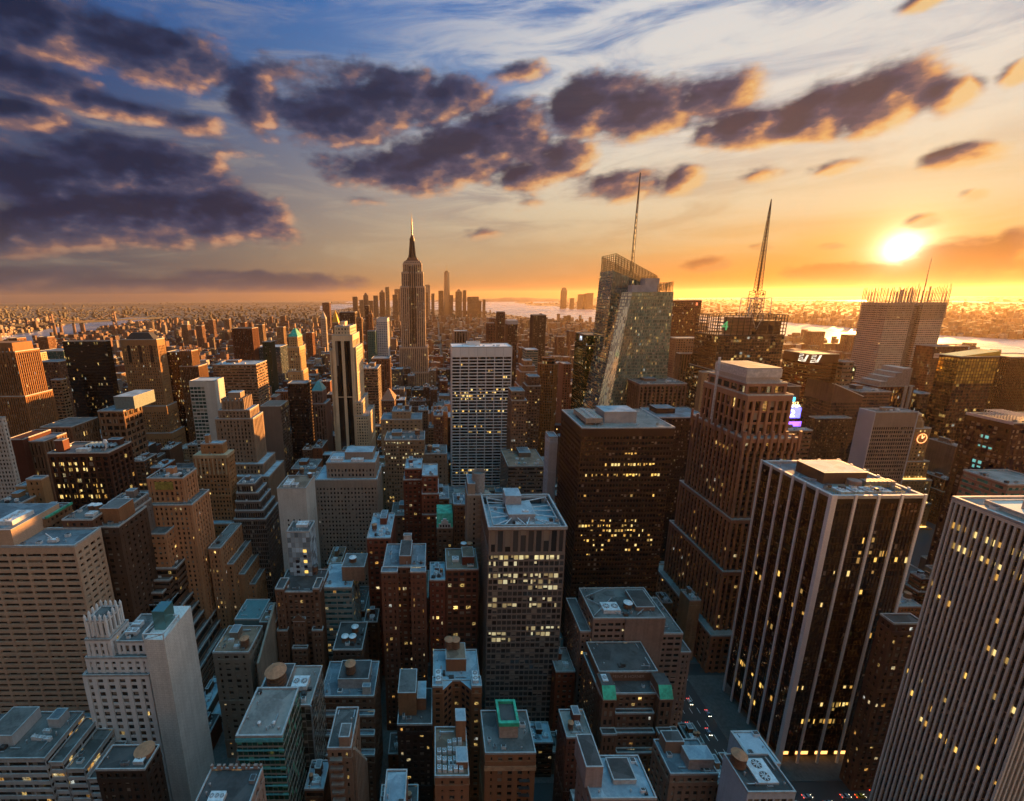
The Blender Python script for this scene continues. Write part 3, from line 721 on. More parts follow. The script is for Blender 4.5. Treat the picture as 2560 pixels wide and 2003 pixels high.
# --- dark tower with white stripes (right foreground)
def striped():
    x0, x1, y0, y1, z = fbox(2081, 2312, 1240, 200, 1906)
    b = B('striped_tower', 'skyscraper', 'black glass skyscraper with evenly spaced full-height white stone stripes, right foreground', (x0+x1)/2, (y0+y1)/2, wall((.022,.015,.012), .5, .2), glass((.012,.008,.007), .0, .08, .1, .04), 'grey')
    s = st(bay=1.75, fl=3.7, pier=.22, span=.5, pd=.22, sd=.12, top=4.0)
    b.tier(x0, x1, y0, y1, 8, z, s, cap=.0, roof=False)
    b.w.box(*[v for v in (b.L(x0+4, 0)[0], b.L(x1-4, 0)[0], b.L(0, y0+4)[1], b.L(0, y1-4)[1])], 0, 8.4)
    cx, cy_ = b.c; stone = wall((.80,.78,.78), .5, .08, joint=3)
    def rib(xa, xb, ya, yb):
        mb = MB(); mb.box(xa-cx, xb-cx, ya-cy_, yb-cy_, 0, z+.8); b.part('stone_stripe', mb, stone)
    n = 4; W_ = x1-x0
    for i in range(1, n+1):
        t = x0+W_*i/n; rib(t-.6, t+.6, y0-.7, y0-.02); rib(t-.6, t+.6, y1+.02, y1+.7)
    m_ = 6; L_ = y1-y0
    for i in range(1, m_+1):
        t = y0+L_*i/m_; rib(x0-.7, x0-.02, t-.6, t+.6); rib(x1+.02, x1+.7, t-.6, t+.6)
    rib(x0-.7, x0+2.1, y0-.7, y0-.02); rib(x0-.7, x0-.025, y0-.015, y0+1.2)
    b.r.quad(*[(p[0]-cx, p[1]-cy_, z-1.2) for p in ((x0, y0), (x1, y0), (x1, y1), (x0, y1))])
    for (a_, c_, d_, e_) in ((x0-.3, x1+.3, y0-.3, y0+1.4), (x0-.3, x1+.3, y1-1.4, y1+.3), (x0-.3, x0+1.4, y0+1.4, y1-1.4), (x1-1.4, x1+.3, y0+1.4, y1-1.4)):
        b.p.box(a_-cx, c_-cx, d_-cy_, e_-cy_, z-1.3, z+.3)
    b.bx.append((x0, x1, y0, y1, 0, z))
    zz = z-1.2
    b.bulkhead(x0+W_*.22, x0+W_*.72, y0+L_*.36, y0+L_*.74, zz, 6.0, wall((.16,.10,.07)), 'silver')
    # cooling tower well at the front, with yellow rails
    mb = MB(); a_, c_, d_, e_ = x0+W_*.12, x1-W_*.14, y0+L_*.07, y0+L_*.24
    for (p, q) in (((a_, d_), (c_, d_)), ((c_, d_), (c_, e_)), ((c_, e_), (a_, e_)), ((a_, e_), (a_, d_))):
        for h in (.9, 1.8): mb.bar((p[0]-cx, p[1]-cy_, zz+h), (q[0]-cx, q[1]-cy_, zz+h), .12)
        for k in range(9):
            t = k/8; X_, Y_ = p[0]+(q[0]-p[0])*t-cx, p[1]+(q[1]-p[1])*t-cy_; mb.bar((X_, Y_, zz), (X_, Y_, zz+1.8), .12)
    b.part('safety_rail', mb, plain('yellow_paint', (.55,.38,.06), .6))
    for k in range(4): b.aircon(a_+3+k*(c_-a_-6)/4, a_+1+(k+1)*(c_-a_-6)/4, d_+1, e_-1, zz, 1.4, 1)
    mb = MB(); l = b.L(x0+W_*.52, y0+L_*.30); mb.cyl(l[0], l[1], zz, zz+3.4, 3.2, 3.0, 20); b.part('vent_drum', mb, plain('drum_paint', (.28,.18,.15)))
    mb = MB(); l = b.L(x0+W_*.62, y0+L_*.30)
    for k in range(7): mb.box(l[0]+k*2.2, l[0]+k*2.2+1.7, l[1]-2, l[1]+2, zz+1, zz+3.2)
    b.part('louvre_bank', mb, plain('louvre', (.34,.26,.22)))
    b.duct((x0+4, y0+L_*.5, zz+1.0), (x0+W_*.2, y0+L_*.42, zz+1.0), .7)
    rows = [(1380,2090,2300,.35),(1358,2090,2300,.3),(1395,2090,2300,.35),(1440,2060,2300,.2),(1478,2060,2250,.25),(1512,2050,2240,.25),(1585,2100,2240,.25),(1725,1990,2240,.5),(1757,1985,2200,.6),(1770,2080,2180,.5),(1799,1960,2210,.6)]
    b.litpx((x0, x1, y0, y1, 8, z), s, [(r[0], r[1], r[2], r[3]*.55) for r in rows], seed=5)
    b.litpx((x0, x1, y0, y1, 8, z), s, [(1430,1760,2010,.10),(1470,1760,2010,.08),(1515,1760,1990,.08),(1560,1760,1980,.06),(1700,1780,1940,.35),(1745,1790,1930,.2)], face='l', seed=9)
    # lobby lights at the foot
    for k in range(4):
        t = x0+W_*(k+.5)/n; b.boxpart('lobby_light', t-3.5, t+3.5, y0+3.7, y0+3.9, 1.2, 3.4, plain('lobby_glow', (.6,.3,.1), .6, 0, (1,.45,.12), .8))
    b.done(vb=1700, handle='the black tower with white stripes')
striped()

# --- ribbed grey tower cut by the right edge
def ribbed():
    Yn, Yf = 120.0, 155.0
    f_ = at(2380, 1243, Yf); z = f_.z; x0 = f_.x; x1 = x0+70
    b = B('ribbed_tower', 'skyscraper', 'pale ribbed skyscraper with close-set vertical fins cut off by the right edge', x0, Yn, [wall((.74,.70,.60), .6, .10, joint=3), plain('dark_spandrel', (.05,.04,.035), .5)], glass((.02,.015,.012), .0, .15, .1, .1), 'gravel')
    s = st(bay=1.75, fl=3.75, pier=.66, span=1.2, pd=.62, sd=.06, top=1.6); s['sm'] = 1
    b.tier(x0, x1, Yn, Yf, 0, z, s, cap=.5, pt=1.1)
    b.tier(x0+5.5, x1-6, Yn+5, Yf-5.5, z-.5, z+1.2, None, cap=.35)
    b.duct((x0+12, Yn+20, z+2), (x0+30, Yn+12, z+2), 1.0); b.aircon(x0+14, x0+22, Yn+14, Yn+20, z+1.0, 1.6, 2)
    mb = MB(); l = b.L(x0+11, Yf-12); mb.bar((l[0], l[1], z), (l[0], l[1], z+4), .7); mb.bar((l[0], l[1], z+4), (l[0]+5, l[1]-1, z+4.2), .7); b.part('pipe', mb, STEEL())
    rows = [(1420,2380,2560,.92),(1378,2380,2560,.85),(1452,2400,2560,.18),(1530,2300,2560,.3),(1565,2330,2480,.4),(1600,2400,2560,.25),(1690,2380,2560,.2),(1760,2230,2560,.7),(1802,2240,2450,.3),(1850,2200,2500,.6),(1905,2190,2400,.5),(1960,2250,2400,.2)]
    b.litpx((x0, x1, Yn, Yf, 0, z), s, [(r[0], r[1], r[2], r[3]*(.9 if r[0] < 1425 else .4)) for r in rows], face='l', seed=4)
    b.done(vb=1950, handle='the pale ribbed tower')
ribbed()

# --- brown slab with the flat roof and plant (center right)
def brown_slab():
    x0, x1, y0, y1, z = fbox(1455, 1688, 1070, 285, 1404)
    b = B('brown_slab_tower', 'skyscraper', 'dark brown office slab with a flat pale roof carrying a grey box and fan units', (x0+x1)/2, (y0+y1)/2, wall((.085,.048,.034), .55, .15), glass((.026,.016,.012), .0, .1, .2, .08), 'gravel')
    s = st(bay=2.15, fl=3.75, pier=.55, span=1.75, pd=.35, sd=.3, top=6.0)
    b.tier(x0, x1, y0, y1, 0, z, s, cap=.4, pt=.8, side=st(bay=2.15, fl=3.75, pier=.55, span=1.75, pd=.35, sd=.3, top=6.0))
    W_, L_ = x1-x0, y1-y0
    b.bulkhead(x0+W_*.31, x0+W_*.67, y0+L_*.26, y0+L_*.62, z, 7.5, plain('grey_panels', (.36,.35,.36), .5, .0, scale=.1), 'silver')
    q = (x0+W_*.08, x0+W_*.27, y0+L_*.16, y0+L_*.72)
    mb = MB(); l0 = b.L(q[0], q[2]); l1 = b.L(q[1], q[3])
    mb.box(l0[0], l1[0], l0[1], l1[1], z+1.3, z+4.6, 0, True)
    for i in range(7):
        for x_ in (l0[0]+.3, l1[0]-.3): mb.bar((x_, l0[1]+(l1[1]-l0[1])*i/6, z-.3), (x_, l0[1]+(l1[1]-l0[1])*i/6, z+1.3), .3)
    o = b.part('cooling_unit', mb, plain('cooler_casing', (.34,.27,.22)))
    for i in range(8):
        f = MB(); yy = l0[1]+(l1[1]-l0[1])*(i+.5)/8; xx = (l0[0]+l1[0])/2
        f.cyl(xx, yy, z+4.6, z+5.1, 2.3, 2.3, 16, 0, False); f.cyl(xx, yy, z+4.6, z+4.64, 2.2, 2.2, 16, 1)
        for k in range(3): f.bar((xx-2.2*math.cos(k*1.05), yy-2.2*math.sin(k*1.05), z+4.8), (xx+2.2*math.cos(k*1.05), yy+2.2*math.sin(k*1.05), z+4.8), .4, 0)
        f.build('fan', [WSTEEL(), DSTEEL()], o)
    rows = [(1143,1560,1590,.9),(1158,1495,1640,.75),(1188,1465,1650,.85),(1246,1440,1650,.12),(1300,1452,1590,.6),(1314,1435,1590,.75),(1327,1470,1620,.8),(1341,1450,1630,.4),(1355,1450,1630,.25),(1366,1450,1630,.22),(1381,1450,1630,.4),(1393,1460,1605,.75),(1419,1465,1640,.5),(1444,1420,1625,.4),(1457,1480,1620,.25),(1481,1480,1600,.15),(1557,1410,1470,.8)]
    b.litpx((x0, x1, y0, y1, 0, z), s, [(r[0], r[1], r[2], r[3]*.7) for r in rows], seed=11)
    b.done(vb=1530, handle='the brown slab with flat pale roof')
brown_slab()

# --- glass tower with the fans and bracing on the roof (centre)
def fan_tower():
    x0, x1, y0, y1, z = fbox(1222, 1417, 1318, 222, 1371)
    b = B('glass_tower', 'skyscraper', 'grey glass tower in the centre, rooftop well crossed by braces, three white fans', (x0+x1)/2, (y0+y1)/2, wall((.30,.275,.27), .45, .2), glass((.075,.072,.07), .0, .08, .45, .2), 'silver')
    s = st(bay=2.9, fl=3.85, pier=.5, span=1.1, pd=.25, sd=.2, top=1.2)
    zt = z-16
    b.tier(x0, x1, y0, y1, 0, zt, s, roof=False)
    b.tier(x0+.15, x1-.15, y0+.15, y1-.15, zt, z, st(bay=4.4, fl=15, pier=1.3, span=.8, pd=.35, sd=.2, top=2.2), roof=False)
    W_, L_ = x1-x0, y1-y0; cx, cy_ = b.c
    e = 2.6
    for (a_, c_, d_, f_) in ((x0-.4, x1+.4, y0-.4, y0+.6), (x0-.4, x1+.4, y1-.6, y1+.4), (x0-.4, x0+.6, y0+.6, y1-.6), (x1-.6, x1+.4, y0+.6, y1-.6)): b.p.box(a_-cx, c_-cx, d_-cy_, f_-cy_, z-1.4, z+.35)
    for (a_, c_, d_, f_) in ((x0+e, x1-e, y0+e, y0+e+.5), (x0+e, x1-e, y1-e-.5, y1-e), (x0+e, x0+e+.5, y0+e+.5, y1-e-.5), (x1-e-.5, x1-e, y0+e+.5, y1-e-.5)): b.p.box(a_-cx, c_-cx, d_-cy_, f_-cy_, z-1.0, z+.1)
    b.r.quad(*[(p[0]-cx, p[1]-cy_, z-6) for p in ((x0+.5, y0+.5), (x1-.5, y0+.5), (x1-.5, y1-.5), (x0+.5, y1-.5))])
    b.bulkhead(x0+W_*.30, x0+W_*.66, y0+L_*.30, y0+L_*.72, z-6, 7.0, plain('penthouse_panels', (.40,.38,.38)), 'silver')
    b.bulkhead(x0+W_*.30, x0+W_*.52, y0+L_*.60, y0+L_*.88, z-5.9, 12.5, plain('penthouse_panels', (.40,.38,.38)), 'silver')
    mb = MB()
    for (p, q) in (((.06,.5),(.30,.4)),((.06,.62),(.30,.6)),((.06,.78),(.30,.76)),((.06,.93),(.30,.84)),((.94,.3),(.66,.4)),((.94,.5),(.66,.52)),((.94,.66),(.66,.62)),((.94,.93),(.56,.8)),((.06,.3),(.3,.36)),((.2,.06),(.34,.3)),((.5,.06),(.42,.3)),((.5,.06),(.58,.3)),((.8,.06),(.64,.3)),((.06,.06),(.28,.24)),((.94,.06),(.72,.24))):
        mb = MB(); mb.bar((x0+W_*p[0]-cx, y0+L_*p[1]-cy_, z-.6), (x0+W_*q[0]-cx, y0+L_*q[1]-cy_, z-.9), .45); b.part('roof_brace', mb, WSTEEL())
    for fx in (.40, .58, .82):
        mb = MB(); X_, Y_ = x0+W_*fx-cx, y0+L_*.155-cy_; r = 2.5
        mb.box(X_-r, X_+r, Y_-r, Y_+r, z-6, z-1.5)
        o = b.part('fan_housing', mb, WSTEEL()); f = MB()
        f.cyl(X_, Y_, z-1.5, z-1.0, r*.92, r*.92, 20, 0, False); f.cyl(X_, Y_, z-1.49, z-1.45, r*.9, r*.9, 20, 1)
        for k in range(5): f.bar((X_-r*.85*math.cos(k*.628), Y_-r*.85*math.sin(k*.628), z-1.15), (X_+r*.85*math.cos(k*.628), Y_+r*.85*math.sin(k*.628), z-1.15), .3, 0)
        f.build('fan', [WSTEEL(), DSTEEL()], o)
    b.aircon(x0+W_*.5, x0+W_*.58, y0+L_*.36, y0+L_*.40, z+1, 1.2, 1)
    rows = [(1371,1222,1392,.85),(1394,1222,1404,.9),(1414,1222,1392,.35),(1437,1222,1400,.85),(1456,1218,1398,.75),(1476,1325,1392,.8),(1494,1235,1380,.4),(1513,1220,1386,.6),(1569,1318,1400,.85),(1587,1215,1270,.9),(1587,1330,1380,.7),(1605,1228,1276,.8)]
    b.litpx((x0, x1, y0, y1, 0, zt), s, rows, LITW, seed=2)
    b.done(vb=1790, handle='the glass tower with roof fans')
fan_tower()

# --- pink granite setback tower with vertical piers
def granite_tower():
    wm = [wall((.47,.265,.185), .6, .16), plain('dark_spandrel_brown', (.09,.05,.038), .5)]
    gl = glass((.024,.015,.012), .035, .12, .25, .1)
    a = at(1865, 1094, 275); x0 = a.x; zc = a.z; x1 = at(1956, 965, 287).x
    y0, y1 = 275, 325
    b = B('granite_tower', 'skyscraper', 'pinkish brown granite setback tower with strong vertical piers and a white banded top', x0, y0, wm, gl, 'gravel')
    s = st(bay=4.2, fl=3.8, pier=1.5, span=1.5, pd=1.0, sd=.2, top=3); s['sm'] = 1
    b.tier(x0-12, x1+14, 262, y1+22, 0, 30, st(bay=5, fl=4.6, pier=1.9, span=1.9, pd=.9, sd=.3), cap=.8)
    b.tier(x0-6.5, x1+9, 268, y1+14, 29.5, at(1800, 1430, 268).z, s)
    zm = at(1820, 1300, 270).z
    b.tier(x0-4.5, x1+7, 270, y1+10, 29.6, zm, s)
    b.tier(x0-3, x1+5, 272.5, y1+6, zm-.5, zc, s)
    zt = at(1853, 988, 280).z
    b.tier(x0, x1+2, 279, y1+2, zc-.5, zt, st(bay=5.2, fl=7.5, pier=1.7, span=1.4, pd=1.1, sd=.4, top=4))
    z2 = at(1830, 958, 284).z; z3 = at(1834, 921, 287).z
    b.tier(x0+1, x1, 283, y1-1, zt-.5, z2, st(bay=8.4, fl=7, pier=1.6, span=1.2, pd=.6, sd=.3, top=2.2))
    wt = wall((.52,.46,.42), .6, .12, joint=3)
    bx = (x0+2.2, x1-3.0, 286, y1-6)
    b.bulkhead(bx[0], bx[1], bx[2], bx[3], z2, z3-z2, wt, 'gravel')
    b.boxpart('white_band', bx[0]-.4, bx[1]+.4, bx[2]-.4, bx[3]+.4, z3-6, z3-.8, plain('white_panels', (.62,.57,.53)))
    mb = MB()
    for i in range(9):
        X_ = x0-3+(x1+8-x0)*i/8-x0; mb.box(X_-.7, X_+.7, -3.6, -2.4, zc-8, zc+(5 if i % 2 == 0 else 3))
    for i in range(9):
        Y_ = -2.5+(y1+6-272.5)*i/8; mb.box(-4.1, -2.9, Y_-.7, Y_+.7, zc-8, zc+(5 if i % 2 == 0 else 3))
    b.part('pier_row', mb, wm)
    mb = MB(); l = b.L(x0-1, y0+36); mb.bar((l[0], l[1], zc), (l[0], l[1], z3+4), 1.2); b.part('mast', mb, WSTEEL())
    b.litpx((x0-5, x1+7, 270, y1+10, 29.6, zm), s, [(1500,1780,1860,.4),(1550,1780,1850,.3),(1440,1790,1870,.3),(1340,1800,1880,.2)], seed=8)
    b.litpx((x0-5, x1+7, 270, y1+10, 29.6, zm), s, [(1430,1700,1790,.5),(1480,1700,1780,.4),(1540,1690,1780,.6),(1360,1720,1800,.3)], face='l', seed=6)
    b.done(vb=1560, handle='the granite pier tower')
granite_tower()

# --- white gridded slab, sloping skirt at its foot (center)
def grid_slab():
    x0, x1, y0, y1, z = fbox(1129, 1281, 868, 545, None, 42)
    b = B('grid_slab_tower', 'skyscraper', 'white gridded office slab with wide dark windows and a blank white top band', (x0+x1)/2, (y0+y1)/2, wall((.74,.72,.72), .5, .08), glass((.018,.014,.012), .0, .12, .2, .05), 'gravel')
    zt = at(1200, 890, 545).z
    s = st(bay=(x1-x0)/7, fl=(zt-4)/46, pier=.95, span=1.35, pd=.7, sd=.55, top=1.5)
    b.tier(x0, x1, y0, y1, 4, zt, s, roof=False)
    b.tier(x0-.05, x1+.05, y0-.05, y1+.05, zt-.2, z, None, cap=.5)
    cx, cy_ = b.c; mb = MB()
    for i in range(1, 7): X_ = x0+(x1-x0)*i/7-cx; mb.box(X_-.12, X_+.12, y0-.12-cy_, y0-.04-cy_, zt, z-.6)
    b.part('panel_joint', mb, plain('dark_joint', (.34,.32,.31)))  # thin darker strips mark the panel joints
    b.kit(x0+4, x1-4, y0+4, y1-4, z, 6, 0, 3)
    rows = [(916,1150,1172,.5),(932,1222,1234,.9),(940,1252,1268,.8),(958,1245,1275,.4),(975,1150,1266,.55),(984,1130,1246,.5),(993,1140,1215,.6),(1002,1140,1275,.7),(1027,1130,1275,.45),(1044,1130,1150,.4),(1070,1135,1265,.3),(1078,1135,1255,.55),(1085,1215,1225,.9),(1177,1128,1260,.35),(1184,1128,1170,.4)]
    s2 = dict(s); s2['bay'] = s['bay']/4; s2['pier'] = .25
    b.litpx((x0, x1, y0, y1, 4, zt), s2, [(r[0], r[1], r[2], r[3]*.7) for r in rows], seed=3)
    b.done(vb=1215, handle='the white gridded slab')
grid_slab()
# ------------------------------------------------------------------ landmark towers built by hand
def text(body, size, loc, mat, parent, name='lettering', rot=(math.pi/2, 0, 0), ext=.15, align='CENTER', sx=1.0):
    c = bpy.data.curves.new(name, 'FONT'); c.body = body; c.size = size; c.extrude = ext; c.align_x = align; c.align_y = 'CENTER'
    c.materials.append(mat); o = bpy.data.objects.new(name, c); COL.objects.link(o); o.rotation_euler = rot; o.location = loc; o.scale.x = sx
    o.parent = parent; return o
def ringwall(w, g, R0, R1, z0, z1s, fl=4.0, pane=1.6, band=.9, off=.14, mull=1.6, wm=0, gms=None):
    """tapered glass prism between a base ring and a top ring, with floor bands and mullions proud of the glass"""
    n = len(R0)
    for i in range(n):
        j = (i+1) % n; a0, b0, a1, b1 = Vector((*R0[i], z0)), Vector((*R0[j], z0)), Vector((*R1[i], z1s[i])), Vector((*R1[j], z1s[j]))
        L = max((b0-a0).length, (b1-a1).length)
        if L < .5: continue
        nu, nv = max(1, round(L/pane)), (max(z1s[i], z1s[j])-z0)/fl
        uo, vo = RNG.randrange(3000), RNG.randrange(3000)
        g.quad(tuple(a0), tuple(b0), tuple(b1), tuple(a1), gms[i] if gms else 0, [(uo, vo), (uo+nu, vo), (uo+nu, vo+(z1s[j]-z0)/fl), (uo, vo+(z1s[i]-z0)/fl)])
        nrm = (b0-a0).cross(a1-a0).normalized()*off
        k = 0
        while True:
            za, zb = z0+k*fl, z0+k*fl+band; k += 1
            if zb > min(z1s[i], z1s[j]): break
            A = lambda z: a0.lerp(a1, (z-z0)/(z1s[i]-z0)); B_ = lambda z: b0.lerp(b1, (z-z0)/(z1s[j]-z0))
            p, q, r, t = A(za)+nrm, B_(za)+nrm, B_(zb)+nrm, A(zb)+nrm
            w.quad(tuple(p), tuple(q), tuple(r), tuple(t), wm); w.quad(tuple(t), tuple(r), tuple(r-nrm), tuple(t-nrm), wm)
        nm = max(1, round(L/(mull*3)))
        for s in range(nm+1):
            t = s/nm; p, q = a0.lerp(b0, t)+nrm*.9, a1.lerp(b1, t)+nrm*.9; h = (b0-a0).normalized()*.09
            w.quad(tuple(p-h), tuple(p+h), tuple(q+h), tuple(q-h), wm)
def facet_tower():
    Y = 555.0
    P2 = lambda u, v, y: at(u, v, y)
    def ext0(pa, pb):     # continue an edge down to the ground
        t = pb.z/(pa.z-pb.z); return (pb.x+(pb.x-pa.x)*t, pb.y)
    zt = P2(1620, 730, Y).z
    fl1, fl0 = P2(1581, 731, Y), P2(1526, 1000, Y); cl1, cl0 = P2(1556, 724, Y+20), P2(1497, 1000, Y+20)
    fr1, fr0 = P2(1684, 728, Y), P2(1668, 938, Y)
    o = (fl1.x+10, Y+30)
    b = B('faceted_glass_tower', 'skyscraper', 'tall faceted glass skyscraper with slanted lattice crown, bright slanting facet and needle mast', o[0], o[1], wall((.24,.33,.29), .45, .15), [glass((.20,.29,.235), .03, .06, .5, .1), glass((.85,.83,.52), .0, .05, .15, .0), glass((.08,.13,.135), .03, .06, .5, .1)], 'silver')  # second glass: the facet's bright sky reflection is put into its pale tint
    Lc = lambda p: (p[0]-o[0], p[1]-o[1])
    bl0 = ext0(cl1, cl0); f0 = ext0(fl1, fl0); r0 = ext0(fr1, fr0)
    xr = fr1.x+1
    R0 = [Lc(f0), Lc(r0), Lc((r0[0], Y+75)), Lc((bl0[0], Y+75)), Lc(bl0)]
    R1 = [Lc((fl1.x, Y)), Lc((fr1.x, Y)), Lc((fr1.x, Y+75)), Lc((cl1.x, Y+75)), Lc((cl1.x, Y+20))]
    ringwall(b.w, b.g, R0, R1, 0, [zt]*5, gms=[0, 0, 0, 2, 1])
    b.r.poly([(p[0], p[1], zt-.1) for p in R1])
    # rear shaft with the slanting crown
    za = P2(1540, 634, 592).z; zb = P2(1643, 690, 592).z; zr = P2(1560, 676, 592).z
    A1, B1 = P2(1540, 634, 592), P2(1643, 690, 592); A0 = ext0(A1, P2(1497, 1000, 592))
    q0 = [Lc((A0[0], 592)), Lc((B1.x, 592)), Lc((B1.x, 640)), Lc((A0[0], 640))]; q1 = [Lc((A1.x, 592)), Lc((B1.x, 592)), Lc((B1.x, 640)), Lc((A1.x, 640))]
    zrr = P2(1643, 718, 592).z
    q2 = [tuple(Vector(q0[i]).lerp(Vector(q1[i]), .9)) for i in range(4)]
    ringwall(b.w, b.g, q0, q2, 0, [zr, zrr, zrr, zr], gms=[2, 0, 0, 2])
    b.r.poly([(q2[i][0], q2[i][1], [zr, zrr, zrr, zr][i]-.1) for i in range(4)])
    # lattice screen
    mb = MB(); n = 13
    def scr(p, q, zp0, zq0, zp1, zq1, n):
        p, q = Vector(p), Vector(q)
        for i in range(n+1):
            t = i/n; c = p.lerp(q, t); mb.bar((c.x, c.y, zp0+(zq0-zp0)*t), (c.x, c.y, zp1+(zq1-zp1)*t), .55)
        for k in range(9):
            s = k/8; mb.bar((p.x, p.y, zp0+(zp1-zp0)*s), (q.x, q.y, zq0+(zq1-zq0)*s), .5)
    scr(q1[0], q1[1], zr-1, zrr-1, za, zb, 14); scr(q1[3], q1[2], zr-1, zrr-1, za, zb, 14); scr(q1[0], q1[3], zr-1, zr-1, za, za, 7); scr(q1[1], q1[2], zrr-1, zrr-1, zb, zb, 7)
    c1, c2, zc = P2(1645, 712, Y+2), P2(1678, 705, Y+2), zt
    scr(Lc((c1.x, Y+2)), Lc((fr1.x-.5, Y+2)), zt, zt, c1.z, c2.z, 8); scr(Lc((fr1.x-.5, Y+2)), Lc((fr1.x-.5, Y+72)), zt, zt, c2.z, c2.z, 9)
    b.part('crown_lattice', mb, plain('crown_steel', (.30,.22,.10), .45, .4))
    mb = MB(); mb.quad((*q1[0], zr), (*q1[1], zrr), (*q1[1], zb), (*q1[0], za)); mb.quad((*q1[3], zr), (*q1[2], zrr), (*q1[2], zb), (*q1[3], za))
    mt, nt, pb = principled('crown_glass'); pb.inputs['Base Color'].default_value = (.34, .22, .07, 1); pb.inputs['Roughness'].default_value = .2; pb.inputs['Alpha'].default_value = .5
    b.part('crown_glazing', mb, mt)
    g0, g1 = P2(1577, 735, Y+12), P2(1637, 706, Y+24)
    b.bulkhead(g0.x, P2(1620, 730, Y+12).x, Y+10, Y+22, zt, 8, plain('grey_panels', (.36,.35,.36), .5, .0, scale=.1), 'silver'); b.bulkhead(P2(1610, 730, Y+12).x+.5, g1.x, Y+12, Y+26, zt, 16, plain('grey_panels', (.36,.35,.36), .5, .0, scale=.1), 'silver')
    # mast
    m0, m1 = P2(1581, 656, 612), P2(1601, 432, 612); x, y = Lc((m0.x, 612)); mb = MB()
    zz = [m0.z-14, m0.z+(m1.z-m0.z)*.25, m0.z+(m1.z-m0.z)*.55, m0.z+(m1.z-m0.z)*.8, m1.z]; rr = [2.1, 1.7, 1.2, .7, .25]
    for i in range(4):
        for k in range(3):
            a, c = k*2.094, (k+1)*2.094
            A_ = lambda an, j: (x+rr[j]*math.cos(an), y+rr[j]*math.sin(an), zz[j])
            mb.bar(A_(a, i), A_(a, i+1), .5); nn = 5
            for s in range(nn):
                p, q = Vector(A_(a, i)).lerp(Vector(A_(a, i+1)), s/nn), Vector(A_(c, i)).lerp(Vector(A_(c, i+1)), (s+1)/nn); mb.bar(p, q, .3)
    mb.cyl(x, y, m0.z-14, m1.z, .8, .15, 6)
    b.part('mast', mb, DSTEEL())
    b.bx.append((min(f0[0], bl0[0]), xr, Y, 640, 0, zt)); b.done(vb=1000, handle='the faceted glass tower')
facet_tower()

